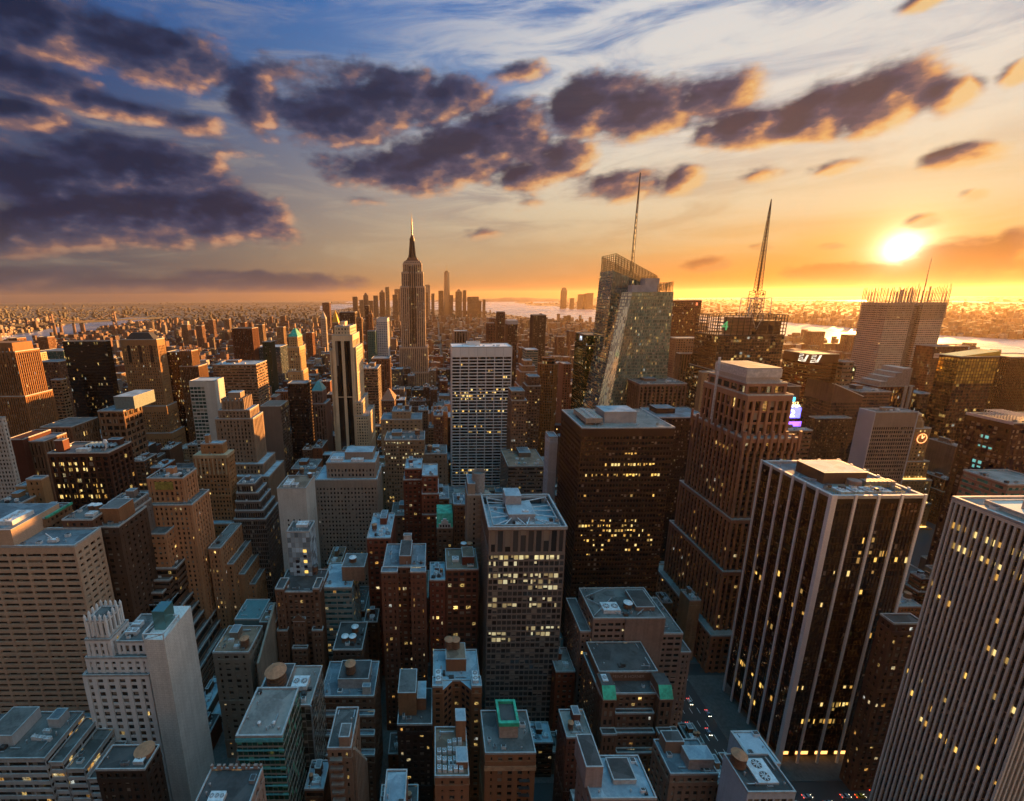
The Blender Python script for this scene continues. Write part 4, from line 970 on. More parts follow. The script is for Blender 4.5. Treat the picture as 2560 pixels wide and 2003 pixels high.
def sign_tower():
    Y = 600.0
    x0, x1, y0, y1, zb = fbox(1796, 1962, 838, Y, None, 55)
    b = B('antenna_tower', 'skyscraper', 'dark tower topped by an open steel frame cube and a lattice broadcast mast', (x0+x1)/2, Y+27, wall((.12,.075,.05), .5, .2), [glass((.05,.032,.02), .05, .08, .5, .1), glass((.24,.16,.06), .02, .06, .85, .05)], 'tar')
    zl = at(1780, 925, Y).z
    b.tier(x0-2, x1+1, y0-3, y1+3, 0, zl, st(bay=1.8, fl=4, pier=.2, span=.8, pd=.2, sd=.16), gm=0)
    b.tier(x0, x1, y0, y1, zl-.5, zb, st(bay=3.6, fl=4, pier=.3, span=.9, pd=.2, sd=.15), gm=0)
    cx, cy_ = b.c; X0, X1, Y0, Y1 = x0-cx, x1-cx, y0-cy_, y1-cy_; zt = at(1880, 788, Y).z
    mb = MB(); n = 11
    for (p, q) in (((X0, Y0), (X1, Y0)), ((X1, Y0), (X1, Y1)), ((X0, Y1), (X1, Y1)), ((X0, Y0), (X0, Y1))):
        for i in range(n+1):
            t = i/n; c = (p[0]+(q[0]-p[0])*t, p[1]+(q[1]-p[1])*t); mb.bar((*c, zb-.3), (*c, zt), .8)
        for k in range(7): z = zb+(zt-zb)*k/6; mb.bar((*p, z), (*q, z), .8)
    b.part('steel_frame', mb, plain('frame_steel', (.05,.03,.022), .5, .3))
    mb = MB(); mb.cyl(X0+(X1-X0)*.42, Y0+20, zb-.3, zt-3, 17, 17, 32)
    for k in range(6): z = zb+1+k*3.2; mb.cyl(X0+(X1-X0)*.42, Y0+20, z, z+.6, 17.3, 17.3, 32, 0)
    b.part('plant_drum', mb, plain('drum_metal', (.22,.13,.10), .5, .3))
    mb = MB(); mb.box(X0+(X1-X0)*.62, X1-3, Y0+6, Y1-6, zb-.3, zt-8); b.part('bulkhead', mb, wall((.10,.06,.045)))
    # numeral on the left corner of the frame
    g4 = plain('green_sign', (.05,.20,.07), .5, 0, (.10,.42,.14), .25)
    q = at(1813, 812, Y-1.5); text('4', 17, (q.x-cx, Y0-1.4, (zb+zt)/2-1), g4, b.o, 'numeral', sx=1.15, ext=.4)
    # white legs and the mast
    mx, my = at(1889, 760, Y+26).x-cx, 26+Y-cy_; zl_ = at(1889, 745, Y+26).z; mb = MB()
    for (a, c) in ((-15, -10), (15, -10), (15, 10), (-15, 10)):
        mb.bar((mx+a, my+c, zb), (mx+a*.95, my+c*.95, zl_), .9); mb.bar((mx+a*.95, my+c*.95, zl_), (mx, my, zl_-2), .6)
        mb.bar((mx+a, my+c, zb), (mx+a*.3, my+c*.3, zl_-8), .6)
    mb.bar((mx-14.3, my-9.5, zl_), (mx+14.3, my-9.5, zl_), .9); mb.bar((mx-14.3, my+9.5, zl_), (mx+14.3, my+9.5, zl_), .9)
    mb.bar((mx-18, my-22, zt), (mx-10, my-22, zb+6), .6); mb.bar((mx-2, my-22, zt), (mx-10, my-22, zb+6), .6); mb.bar((mx-18, my-22, zt), (mx-2, my-22, zt), .7)
    b.part('mast_leg', mb, WSTEEL())
    mb = MB(); ztop = at(1928, 498, Y+26).z; z0 = zt-4
    secs = [(z0, 6.6), (at(1889, 728, Y+26).z, 6.4), (at(1889, 727, Y+26).z, 3.4), (at(1895, 650, Y+26).z, 2.4), (at(1903, 580, Y+26).z, 1.5), (at(1915, 530, Y+26).z, .8), (ztop, .15)]
    for (za, ra), (zc, rc) in zip(secs, secs[1:]):
        h = zc-za
        if h < .5: continue
        nn = max(2, int(h/4.2))
        for k in range(4):
            c, s_ = [(1, 1), (-1, 1), (-1, -1), (1, -1)][k]; c2, s2 = [(1, 1), (-1, 1), (-1, -1), (1, -1)][(k+1) % 4]
            mb.bar((mx+c*ra, my+s_*ra, za), (mx+c*rc, my+s_*rc, zc), .55)
            for i in range(nn):
                t0, t1 = i/nn, (i+1)/nn; r0, r1 = ra+(rc-ra)*t0, ra+(rc-ra)*t1
                mb.bar((mx+c*r0, my+s_*r0, za+h*t0), (mx+c2*r1, my+s2*r1, za+h*t1), .35); mb.bar((mx+c*r0, my+s_*r0, za+h*t0), (mx+c2*r0, my+s2*r0, za+h*t0), .35)
    rgn = random.Random(4)
    for i in range(26):
        a = rgn.uniform(0, 6.28); z = rgn.uniform(z0+4, secs[1][0]); mb.cyl(mx+7*math.cos(a), my+7*math.sin(a), z, z+2.4, .7, .7, 6)
    for z, r in ((at(1905, 592, Y+26).z, 2.6), (at(1908, 628, Y+26).z, 3.2), (at(1915, 560, Y+26).z, 2.0)): mb.cyl(mx, my, z, z+.7, r, r, 10)
    mb.cyl(mx, my, z0, ztop, .7, .12, 6)
    b.part('mast', mb, plain('mast_steel', (.06,.028,.016), .6, .0)); b.done(vb=930, handle='the dark antenna tower')
sign_tower()

def spire_tower():
    Y = 1200.0
    k = lambda u, v: at(u, v, Y)
    cx = k(1030.5, 700).x
    b = B('spire_tower', 'skyscraper', 'tall stepped stone skyscraper with a domed mast and antenna, centre of the skyline', cx, Y+30, [wall((.54,.37,.26), .7, .15), plain('metal_spandrel', (.16,.095,.065), .5)], glass((.045,.028,.02), .03, .25, .0, .35), 'gravel')
    s = st(bay=5.2, fl=4.0, pier=2.3, span=1.0, pd=1.1, sd=.25, top=4); s['sm'] = 1
    hw = lambda ua, ub: (ub-ua)/2*(k(1031, 800).x-k(1030, 800).x)
    z = lambda v: k(1030, v).z
    def sec(ua, ub, za, zb, dy, style=s): b.tier(cx-hw(ua, ub), cx+hw(ua, ub), Y+30-dy, Y+30+dy, za, zb, style, cap=.6)
    sec(990, 1072, 0, z(930), 34); sec(994, 1067, z(930)-1, z(868), 30)
    sec(999.5, 1061, z(868)-1, z(716), 24); sec(1003, 1057, z(716)-1, z(680), 22); sec(1007, 1053.5, z(680)-1, z(657), 20); sec(1010, 1051, z(657)-1, z(652), 18)
    # recessed centre bay, darker
    mb = MB(); w_ = hw(1022, 1040)
    for i in range(3):
        X_ = -w_+w_*(i+.5)*2/3; mb.box(X_-1.3, X_+1.3, -25.0, -24.3, z(860), z(666))
    b.part('window_strip', mb, glass((.03,.02,.016), .03, .2, 0, .2))
    met = plain('mast_metal', (.085,.06,.05), .45, .5); stn = wall((.34,.22,.16))
    mb = MB()
    mb.box(-hw(1015, 1046), hw(1015, 1046), -14, 14, z(652)-1, z(648), 1); mb.box(-hw(1018, 1043), hw(1018, 1043), -11, 11, z(648)-.5, z(643), 1)
    r = hw(1023.5, 1038); mb.cyl(0, 0, z(643)-1, z(598), r*1.1, r*.74, 16)
    for q_ in range(4):
        a = q_*math.pi/2+math.pi/4
        c, s_ = math.cos(a), math.sin(a)
        mb.bar((c*r*1.5, s_*r*1.5, z(645)), (c*r*.8, s_*r*.8, z(600)), 2.4); mb.bar((c*r*1.9, s_*r*1.9, z(650)), (c*r*1.2, s_*r*1.2, z(630)), 2.6)
    mb.cyl(0, 0, z(598)-.5, z(593), r*.86, r*.86, 16); mb.cyl(0, 0, z(593), z(588), r*.66, r*.6, 16); mb.cyl(0, 0, z(588), z(583), r*.5, r*.2, 16)
    b.part('dome', mb, [met, stn])
    mb = MB(); mb.cyl(0, 0, z(585), z(560), 2.0, 1.5, 8); mb.cyl(0, 0, z(560), z(540), 1.2, .8, 8); mb.cyl(0, 0, z(540), z(527), .5, .2, 6)
    for v in (578, 570, 562, 552): mb.cyl(0, 0, z(v), z(v)+1.2, 2.4, 2.4, 8)
    b.part('antenna', mb, plain('antenna_metal', (.16,.11,.06), .4, .5)); b.done(vb=870, handle='the spired stone skyscraper')
spire_tower()

def screen_tower():
    Y = 870.0
    b0 = at(2222, 758, Y); x0 = b0.x; x1 = at(2368, 758, Y).x; z = b0.z
    xm = at(2285, 758, Y).x
    cx, cy_ = (x0+x1)/2, Y+25
    b = B('rod_screen_tower', 'skyscraper', 'pale tower veiled by rod screens rising past its roof, beneath the sun', cx, cy_, wall((.66,.52,.40), .6, .1), glass((.16,.12,.09), .015, .15, .3, .2), 'gravel')
    s = st(bay=4.2, fl=4.2, pier=.4, span=2.3, pd=.35, sd=.3, top=5)
    xq = at(2310, 758, Y).x
    b.tier(x0, xm, Y, Y+55, 0, z, s); b.tier(xm+.1, xq, Y+8, Y+47, 0, z-4, CURT, roof=True); b.tier(xq+.1, x1, Y, Y+55, 0, z, s)
    mb = MB(); zt = at(2250, 724, Y).z
    rg = random.Random(6)
    for (a, c) in ((x0, xm), (xq, x1)):
        n = 15
        for i in range(n+1):
            X_ = a+(c-a)*i/n-cx; hh = zt+rg.uniform(-7, 7)+(6 if c == x1 and i > 8 else 0)
            for yy in (Y-1.2, Y+56.2): mb.bar((X_, yy-cy_, z-30), (X_, yy-cy_, hh), .7)
        for i in range(10):
            Y_ = Y+55*i/9-cy_
            for xx in (a-1, c+1): mb.bar((xx-cx, Y_, z-30), (xx-cx, Y_, zt+rg.uniform(-6, 6)), .7)
        for zz in (z+4, z+11, z+17): mb.bar((a-cx, Y-1.2-cy_, zz), (c-cx, Y-1.2-cy_, zz), .4)
    b.part('rod_screen', mb, plain('ceramic_rod', (.50,.38,.27), .6))
    mb = MB(); m0 = at(2306, 745, Y+25); mb.cyl(m0.x-cx, 0, z-5, at(2323, 645, Y+25).z, 1.3, .25, 8); b.part('mast', mb, plain('white_mast', (.40,.30,.24)))
    b.done(vb=935, handle='the pale rod-screened tower')
screen_tower()

def logo_tower():
    """dark bronze tower with the striped letters on two faces"""
    x0, x1, y0, y1, z = fbox(2026, 2064, 886, 610, 1960)
    x1 = x0+40
    b = B('bronze_glass_tower', 'office tower', 'bronze glass tower with white outlined EY letters on both faces, beside a striped slab', x0, y0, wall((.14,.055,.02), .5, .2), [glass((.17,.06,.02), .03, .06, .8, .0), glass((.05,.03,.025), .02, .1, .3, .0)], 'tar')
    s = st(bay=1.9, fl=3.9, pier=.16, span=1.2, pd=.16, sd=.14, top=12)
    b.tier(x0, x1, y0, y1, 0, z, s, cap=.5)
    mb = MB(); zz = z-12
    def letters(P, w, h, t):     # P maps (across, up) to a point; three nested strokes per letter
        for k in range(3):
            i = k*t*2.1
            e = [((.0, 0+i*.0), 0)]
            def st_(a, c, d, f): mb.bar(P(a, c), P(d, f), t)
            st_(0, i, w*.46-i, i) if False else None
            # E
            st_(.0+i, 0+i, w*.44, 0+i) if k == 0 else None
        for q_ in (0, .26, .52, .78, 1.0): mb.bar(P(0, h*q_), P(w*.42, h*q_), t)
        mb.bar(P(w*.06, 0), P(w*.06, h*.26), t); mb.bar(P(w*.42, h*.26), P(w*.42, h*.52), t); mb.bar(P(w*.06, h*.52), P(w*.06, h*.78), t); mb.bar(P(w*.42, h*.78), P(w*.42, h), t)
        for q_ in (0, .16, .32):
            mb.bar(P(w*(.5+q_*.0), h*(q_*.8)), P(w*(.8-q_*.3), h*(q_*.8)), t); mb.bar(P(w*(.8-q_*.35+.0), h*q_*.8), P(w*(1.0-q_*.55), h), t)
    letters(lambda a, c: (1.5+a+c*.12, -.25, z-10.8+c), 13, 9.6, .55)
    letters(lambda a, c: (-.25, 1.5+17-a-c*.12, z-10.8+c), 15, 9.6, .55)
    b.part('logo', mb, plain('white_letters', (.7,.68,.62), .5, 0, (1,.9,.7), .35)); b.done(vb=1030, handle='the bronze EY tower')
    c = B('striped_slab', 'office tower', 'light and dark banded slab leaning against the right side of the bronze EY tower', x1+10, y0+10, wall((.36,.26,.19)), glass((.03,.02,.015), .02), 'tar')
    zc = at(2075, 905, y0-6).z
    c.tier(x1+.3, x1+15, y0-8, y0+34, 0, zc, st(bay=12, fl=5.6, pier=.4, span=2.8, pd=.5, sd=.55, top=2)); c.done(vb=1030, handle='the banded slab')
logo_tower()

def clock_tower():
    Y = 455.0
    xc = at(2303, 1102, Y+9).x; zf = lambda v: at(2300, v, Y).z
    b = B('clock_tower', 'office tower', 'floodlit stepped stone tower with a red clock near its globe top, right of centre', xc, Y+18, wall((.45,.30,.16), .7, .15), glass((.06,.04,.02), .10, .2, 0, .3), 'gravel')
    pxm = at(2301, 1100, Y).x-at(2300, 1100, Y).x
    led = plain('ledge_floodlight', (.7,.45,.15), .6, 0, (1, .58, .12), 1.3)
    lv = [(2480, 2236, 2360, 0), (1375, 2236, 2352, 20), (1320, 2240, 2345, 17.5), (1262, 2246, 2342, 16), (1205, 2256, 2338, 14), (1160, 2268, 2330, 11)]
    for i in range(1, len(lv)):
        v0 = 0 if i == 1 else zf(lv[i-1][0])-.6; h = (lv[i][2]-lv[i][1])/2*pxm; dd = h*.8
        b.tier(xc-h, xc+h, Y+18-dd, Y+18+dd, v0, zf(lv[i][0]), st(bay=3.2, fl=3.8, pier=1.6, span=1.7, pd=.5, sd=.4))
        if i >= 2:
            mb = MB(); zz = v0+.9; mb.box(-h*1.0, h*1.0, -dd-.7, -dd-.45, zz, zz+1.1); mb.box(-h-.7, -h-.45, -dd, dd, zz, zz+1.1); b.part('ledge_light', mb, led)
            nw = max(4, int(h*2/3.2))
            for k in range(nw):
                if k % 4 == 3: continue
                xx = -h+(k+.5)*2*h/nw; w_ = MB(); w_.box(xx-.55, xx+.55, -dd-.08, -dd+.1, zz+1.6, zz+3.4); b.part('lit_window', w_, LIT(k % 3))
    z5 = zf(1160)
    b.tier(xc-8.5, xc+8.5, Y+9.5, Y+26.5, z5-.6, zf(1078), st(bay=4, fl=4, pier=2, span=1.8, pd=.5, sd=.4))
    mb = MB()
    for i in range(24): a = i*math.pi/12; mb.cyl(0, 0, 0, .01, .01, .01, 3) if False else mb.bar((4.9*math.cos(a), -9.3, 4.9*math.sin(a)), (5.4*math.cos(a), -9.3, 5.4*math.sin(a)), .55)
    mb.bar((0, -9.3, 0), (2.4, -9.3, 2.6), .5); mb.bar((0, -9.3, 0), (-.6, -9.3, 4.0), .45)
    zc = zf(1103); o = b.part('clock_face', mb, plain('clock_lights', (.7,.2,.1), .5, 0, (1, .35, .12), 1.4)); o.location.z = zc
    mb = MB(); mb.cyl(0, 0, zf(1078)-.5, zf(1062), 6.5, 5.5, 8); mb.cyl(0, 0, zf(1062), zf(1056), 4.4, 3.6, 8)
    n = 10
    b.part('belfry', mb, b.wm)
    mb = MB()
    for i in range(6):
        a0, a1 = -math.pi/2+math.pi*i/6, -math.pi/2+math.pi*(i+1)/6
        mb.cyl(0, 0, zf(1056)+3+3.2*math.sin(a0), zf(1056)+3+3.2*math.sin(a1), max(.02, 3.2*math.cos(a0)), max(.02, 3.2*math.cos(a1)), 14, 0, False)
    b.part('globe', mb, plain('globe_glass', (.5,.3,.16), .4)); b.done(vb=1390, handle='the floodlit clock tower')
clock_tower()

def sign_building():
    """slim advertising tower with screens"""
    Y = 520.0
    x0 = at(1966, 1000, Y).x; x1 = at(1997, 1000, Y).x; z = at(1985, 966, Y).z
    b = B('billboard_tower', 'billboard tower', 'slim tower stacked with glowing blue and violet advertising screens reading 2013', (x0+x1)/2, Y+12, wall((.10,.06,.045)), GD(0), 'tar')
    b.tier(x0, x1, Y, Y+25, 0, z, BLANK); cx, cy_ = b.c
    def scrn(nm, u0, v0, u1, v1, col, e, yy=.5):
        a, c = at(u0, v0, Y-yy), at(u1, v1, Y-yy)
        return b.boxpart(nm, min(a.x, c.x), max(a.x, c.x), Y-yy-.3, Y-yy, c.z, a.z, plain('screen_'+nm, col, .4, 0, col, e))
    s1 = scrn('screen', 1967, 1020, 1999, 1045, (.10, .10, 1.0), 1.6); s2 = scrn('screen', 1972, 1054, 2001, 1066, (.22, .08, .95), 1.3)
    mw = plain('white_glow', (.9,.9,.9), .5, 0, (1, 1, 1), 1.6)
    q = at(1984, 1012, Y-1); text('2013', 5.6, (q.x-cx, -13.2, at(1984, 1009, Y).z), plain('amber_glow', (.9,.6,.2), .5, 0, (1,.62,.2), 1.6), b.o)
    text('TOSHIBA', 4.0, (q.x-cx, -13.2, at(1984, 1015, Y).z), mw, b.o)
    text('2', 12, (q.x-cx-.5, -13.3, at(1984, 1034, Y).z), mw, b.o, sx=1.5)
    mb = MB(); l = at(1981, 998, Y-1); mb.cyl(l.x-cx, -12.6, l.z-2.2, l.z+2.2, 3.0, 3.0, 12); b.part('round_sign', mb, plain('cyan_glow', (.05,.5,.8), .5, 0, (.05,.6,.95), 1.3))
    b.boxpart('screen', at(1942, 1045, Y).x, at(1956, 1045, Y).x, Y+1, Y+2, at(1950, 1062, Y).z, at(1950, 1045, Y).z, plain('green_glow', (.15,.7,.1), .5, 0, (.15,.8,.1), 1.0))
    b.done(vb=1066, handle='the glowing billboard tower')
sign_building()
# ------------------------------------------------------------------ other towers, from their front roof edge
def T(name, cat, label, uL, uR, v, Y, dp, col, sty, gl=None, roof='grey', vb=None, h=None, side='same', kit=None, cap=.5, tiers=(), wm=None, keep=False, var=.2):
    """dp > 0 is a depth in metres, dp < 0 the (negated) column of the far roof corner; tiers = wider steps below (du0, du1, dv top, dy)"""
    x0, x1, y0, y1, z = fbox(uL, uR, v, Y, -dp if dp < 0 else None, dp if dp > 0 else None)
    b = B(name, cat, label, (x0+x1)/2, (y0+y1)/2, wm or wall(col, var=var), gl, roof)
    zs = [z]; lo = 0
    for (a, c, dv, dy) in tiers: zs.append(at((uL+uR)/2, v+dv, Y).z)
    zz = zs+[0]
    b.tier(x0, x1, y0, y1, max(0, zz[1]-.5) if tiers else 0, z, sty, side=side, cap=cap)
    m = at(uL+1, v, Y).x-at(uL, v, Y).x
    for i, (a, c, dv, dy) in enumerate(tiers):
        b.tier(x0-a*m, x1+c*m, y0-dy, y1+dy*.6, max(0, zz[i+2]-.5) if i+2 < len(zz)-1 else 0, zz[i+1], sty, cap=cap)
    b.box = (x0, x1, y0, y1, z)
    if kit: b.kit(x0+1, x1-1, y0+1, y1-1, z, *kit)
    b.vb, b.h = vb, h
    if keep: return b
    b.done(vb=vb, handle=h); return b
TW, OB, AB = 'office tower', 'office building', 'apartment building'
# --- left side
b = T('stone_tower','office tower','brown limestone tower with vertical ribs and an orange sunlit crest, at the left edge',-60,37,880,470,30,(.40,.22,.11),RIB,GW(.03),vb=1040,h='the left-edge ribbed stone tower',tiers=((8,8,110,3),),keep=True)
mb = MB(); x0,x1,y0,y1,z = b.box; mb.box(x0-b.c[0]+3,x1-b.c[0]-4,y0-b.c[1]+3,y1-b.c[1]-3,z-.3,z+9)
for i in range(10): xx = x0+(x1-x0)*(i+.5)/10-b.c[0]; mb.box(xx-.8,xx+.8,y0-b.c[1]-.4,y0-b.c[1]+.6,z-12,z+4)
b.part('crest',mb,b.wm); b.done(vb=1040,handle='the left-edge ribbed stone tower')
T('white_grid_tower','office tower','white gridded tower slice at the left edge, dark square windows',-90,4,1046,335,-14,(.50,.46,.42),FINE,GD(.0),vb=1270,h='the left-edge white grid tower')
T('brick_slab','office building','blank dark red slab right of the white gridded tower at the left edge',16,56,1099,380,30,(.13,.045,.03),BLANK,vb=1200,h='the dark red slab')
T('sunlit_slab','office building','wide slab lit bright yellow behind the left-edge ribbed stone tower',33,88,884,880,26,(.58,.46,.24),FAR,GW(0),vb=990,h='the bright yellow slab')
T('glass_block','office building','blue-green glass block in three bays behind the brown gridded flats',90,158,878,1040,60,(.10,.16,.16),CURT,GT(0),vb=905,h='the blue-green glass block')
T('apartment_tower','apartment building','dark brown gridded apartment tower left of the black glass tower',85,145,905,700,30,(.19,.11,.075),FAR,GW(.03),vb=985,h='the brown gridded flats')
T('narrow_slab','apartment building','thin tan slab with dark balconies and a sunlit right side, against the black tower',126,151,950,560,-166,(.40,.28,.17),st(bay=6,fl=4,pier=.8,span=1.7,pd=.5,sd=.6),GD(0),vb=1010,h='the thin tan slab')
b = T('black_tower','skyscraper','black glass tower with a scatter of lit windows, near the left edge',155,263,853,590,-276,(.018,.014,.012),CURT,glass((.010,.008,.007),.02,.1,.1,.02),'dark',vb=1030,h='the black glass tower',keep=True)
x0,x1,y0,y1,z = b.box; b.kit(x0+4,x1-4,y0+4,y1-4,z,3,0,4); b.done(vb=1030,handle='the black glass tower')
b = T('gothic_tower','office tower','tall tan stone tower with arched windows, dark hipped roof and a golden sunlit side',300,391,849,620,-411,(.46,.29,.155),st(bay=3.2,fl=3.9,pier=1.5,span=1.6,pd=.7,sd=.3,top=9),GW(.05),vb=1100,h='the tan arched-window tower',tiers=((4,6,165,5),(8,14,230,9)),keep=True)
x0,x1,y0,y1,z = b.box; mb = MB(); mb.hip(x0-b.c[0]+6,x1-b.c[0]-5,y0-b.c[1]+2,y1-b.c[1]-2,z,z+9,.62); b.part('hipped_roof',mb,plain('slate_roof',(.045,.04,.038),.7))
mb = MB()
for k in range(3):
    xx = x0+(x1-x0)*(.2+.3*k)-b.c[0]; mb.box(xx-2,xx+2,y0-b.c[1]-.06,y0-b.c[1]+.3,z-32,z-10); mb.cyl(xx,y0-b.c[1]+.1,z-10,z-9.98,.01,.01,3)
    for q in range(6): a=q*math.pi/6; c=(q+1)*math.pi/6; mb.poly([(xx,y0-b.c[1]-.06,z-10),(xx+2*math.cos(a),y0-b.c[1]-.06,z-10+2.4*math.sin(a)),(xx+2*math.cos(c),y0-b.c[1]-.06,z-10+2.4*math.sin(c))])
b.part('arched_window',mb,glass((.03,.02,.016),.02,.2)); b.done(vb=1100,handle='the tan arched-window tower')
b = T('grey_roof_block','office building','tan block with a pale teal sloping roof, left of the tan arched-window tower',243,308,1028,455,30,(.30,.19,.12),st(bay=7,fl=7,pier=1.4,span=2.6,pd=.6,sd=.4),GD(0),vb=1090,h='the teal-roofed tan block',keep=True)
x0,x1,y0,y1,z = b.box; b.bulkhead(x0+12,x1+6,y0+10,y1+16,z,13,plain('teal_metal',(.15,.20,.20)),'silver'); b.done(vb=1090,handle='the teal-roofed tan block')
T('dark_slab','office tower','near-black narrow slab between the tan arched-window tower and the gothic brown tower',416,450,880,680,30,(.03,.022,.02),CURT,GD(.04),vb=1000,h='the near-black slab')
b = T('gothic_brown_tower','office tower','brown gothic tower with buttressed golden crown right of the near-black slab',448,496,916,650,26,(.30,.17,.09),RIB,GW(.03),vb=1050,h='the gothic brown tower',keep=True)
x0,x1,y0,y1,z = b.box; zt = at(460,878,650).z; b.tier(x0+3,x1-9,y0+2,y1-3,z-.5,zt,RIB); mb = MB()
for i in range(6):
    for yy in (y0+2,y1-3): xx = x0+3+(x1-12-x0)*i/5-b.c[0]; mb.hip(xx-.9,xx+.9,yy-b.c[1]-.9,yy-b.c[1]+.9,zt-8,zt+7,.1)
b.part('pinnacle_row',mb,b.wm); b.done(vb=1050,handle='the gothic brown tower')
# green glass / white core tower
b = T('green_glass_tower','office tower','slim tower with a green glass front, pale blank corner and bright yellow sunlit side',473,536,953,470,-559,(.52,.50,.46),BLANK,glass((.05,.085,.07),.0,.12,.4,.2),'grey',vb=1150,h='the green glass and white tower',keep=True)
x0,x1,y0,y1,z = b.box; facade(b.w,b.g,x0-b.c[0]-.3,x0-b.c[0]+(x1-x0)*.58,y0-b.c[1]-.4,y0-b.c[1]+6,0,z-.3,st(bay=3.6,fl=4,pier=.3,span=1.2,pd=.3,sd=.25,top=6),'fl'); b.done(vb=1150,handle='the green glass and white tower')
T('banded_office','office building','wide tan office slab with stacked ribbon windows and gleaming sunlit right side',531,640,912,600,-667,(.38,.25,.165),RIBBON,glass((.07,.05,.035),.01,.12,.45,.3),'silver',vb=1080,h='the wide ribbon-window slab',kit=(4,0,9))
b = T('crowned_tower','office tower','pale art deco tower with scalloped crown and setback wings, left of centre',556,608,1002,425,18,(.40,.31,.24),st(bay=3.3,fl=3.8,pier=1.7,span=1.5,pd=.9,sd=.3),GW(.03),'silver',vb=1200,h='the scalloped art deco tower',tiers=((11,17,22,3),(18,25,42,5),(24,44,150,10),(30,62,175,16)),keep=True)
x0,x1,y0,y1,z = b.box; mb = MB()
for i in range(6):
    xx = x0+(x1-x0)*i/5-b.c[0]
    for yy in (y0,y1): mb.box(xx-.9,xx+.9,yy-b.c[1]-.9,yy-b.c[1]+.9,z-10,z+2.4)
for i in range(1,5):
    yy = y0+(y1-y0)*i/5-b.c[1]
    for xx in (x0,x1): mb.box(xx-b.c[0]-.9,xx-b.c[0]+.9,yy-.9,yy+.9,z-10,z+2.4)
b.part('pier_crown',mb,b.wm); b.bulkhead(x0+4,x1-4,y0+4,y1-4,z,7,None,'silver'); b.done(vb=1200,handle='the scalloped art deco tower')
b = T('round_brown_tower','apartment building','dark rust-brown tower with vertical ribs rising alone on the left skyline',578,630,821,1120,40,(.20,.075,.04),FARRIB,GD(.0),'dark',vb=895,h='the rust-brown ribbed tower')
T('dark_green_tower','office tower','dark green ribbed tower with a golden side, right of the rust-brown ribbed tower',655,676,855,960,-687,(.07,.08,.055),FARRIB,GG(0),vb=905,h='the dark green tower')
T('low_glass_block','office building','low blue glass blocks with bright roofs behind the dark green tower',636,700,868,1150,60,(.22,.30,.36),CURT,GB(0),'silver',vb=880,h='the low blue glass blocks')
b = T('green_pyramid_tower','office tower','slender golden stone tower with a green pyramid roof, left of the pale pier tower',718,748,868,720,-762,(.50,.33,.16),st(bay=3.6,fl=4,pier=1.8,span=1.6,pd=.6,sd=.35,top=6),GW(.03),vb=955,h='the green pyramid tower',tiers=((3,3,60,3),),keep=True)
x0,x1,y0,y1,z = b.box; z1 = at(735,843,720).z; b.tier(x0+2.5,x1-2.5,y0+2.5,y1-2.5,z-.5,z1,st(bay=3,fl=4,pier=1.4,span=1.6)); mb = MB(); mb.hip(x0-b.c[0]+2,x1-b.c[0]-2,y0-b.c[1]+2,y1-b.c[1]-2,z1+.6,at(737,823,720).z,.22); b.part('pyramid_roof',mb,COPPER()); b.done(vb=955,handle='the green pyramid tower')
T('dark_brown_slab','office tower','dark chocolate slab with white-striped right side in front of the green pyramid tower',718,766,959,540,-777,(.075,.04,.03),CURT,glass((.03,.018,.014),.0,.15,.2,.05),vb=1050,h='the chocolate slab',side=st(bay=12,fl=4,pier=.3,span=1.6,pd=.4,sd=.5))
b = T('teal_roof_tower','office tower','small pinkish tower with a teal pyramid roof, left of the pale pier tower',779,806,978,590,22,(.34,.24,.21),FARRIB,GW(.02),vb=1090,h='the teal pyramid tower',keep=True,tiers=((0,8,30,5),))
x0,x1,y0,y1,z = b.box; mb = MB(); mb.hip(x0-b.c[0],x1-b.c[0],y0-b.c[1],y1-b.c[1],z+.6,at(790,957,590).z,.25); b.part('pyramid_roof',mb,plain('teal_roof',(.10,.28,.27),.5)); b.done(vb=1090,handle='the teal pyramid tower')
b = T('concrete_slab','office tower','plain grey concrete slab with a glass flank, below the wide ribbon-window slab',650,700,1016,505,-720,(.24,.20,.18),BLANK,GD(.02),vb=1120,h='the plain grey slab',keep=True)
x0,x1,y0,y1,z = b.box; facade(b.w,b.g,x1-b.c[0]-6,x1-b.c[0]+.35,y0-b.c[1]+.3,y1-b.c[1],0,z-.3,CURT,'r'); b.done(vb=1120,handle='the plain grey slab')
# pale pier tower
b = T('pale_pier_tower','skyscraper','slender cream stone tower with tall dark window strips and stepped right wing',829,881,838,535,-898,(.68,.52,.34),st(bay=10,fl=60,pier=3.4,span=1.2,pd=1.1,sd=.2,top=7),GD(.0),'gravel',vb=1115,h='the pale pier tower',keep=True)
x0,x1,y0,y1,z = b.box; b.tier(x0+3,x1-3,y0+2,y1-3,z-.5,at(855,817,535).z,st(bay=4,fl=5,pier=2,span=2,pd=.5,sd=.4)); W_=x1-x0
b.tier(x1-.2,x1+W_*.12,y0+3,y1+3,0,at(885,870,535).z,PUNCH2); b.tier(x1-.3,x1+W_*.30,y0-2,y1+4,0,at(905,1007,530).z,PUNCH); b.tier(x1-.4,x1+W_*.62,y0-4,y1+5,0,at(915,1042,528).z,PUNCH); b.tier(x0-W_*.16,x0+.2,y0+2,y1+3,0,at(825,875,535).z,PUNCH2)
b.kit(x0+5,x1-5,y0+3,y1-4,at(855,817,535).z,2,0,2); b.done(vb=1115,handle='the pale pier tower')
T('curved_band_office','office building','dark glass office with pale floor bands, immediately right of the pale pier tower',899,944,922,640,40,(.27,.21,.155),RIBBON,glass((.035,.03,.022),.03,.12,.3,.2),vb=1050,h='the pale-banded glass office',kit=(3,0,5))
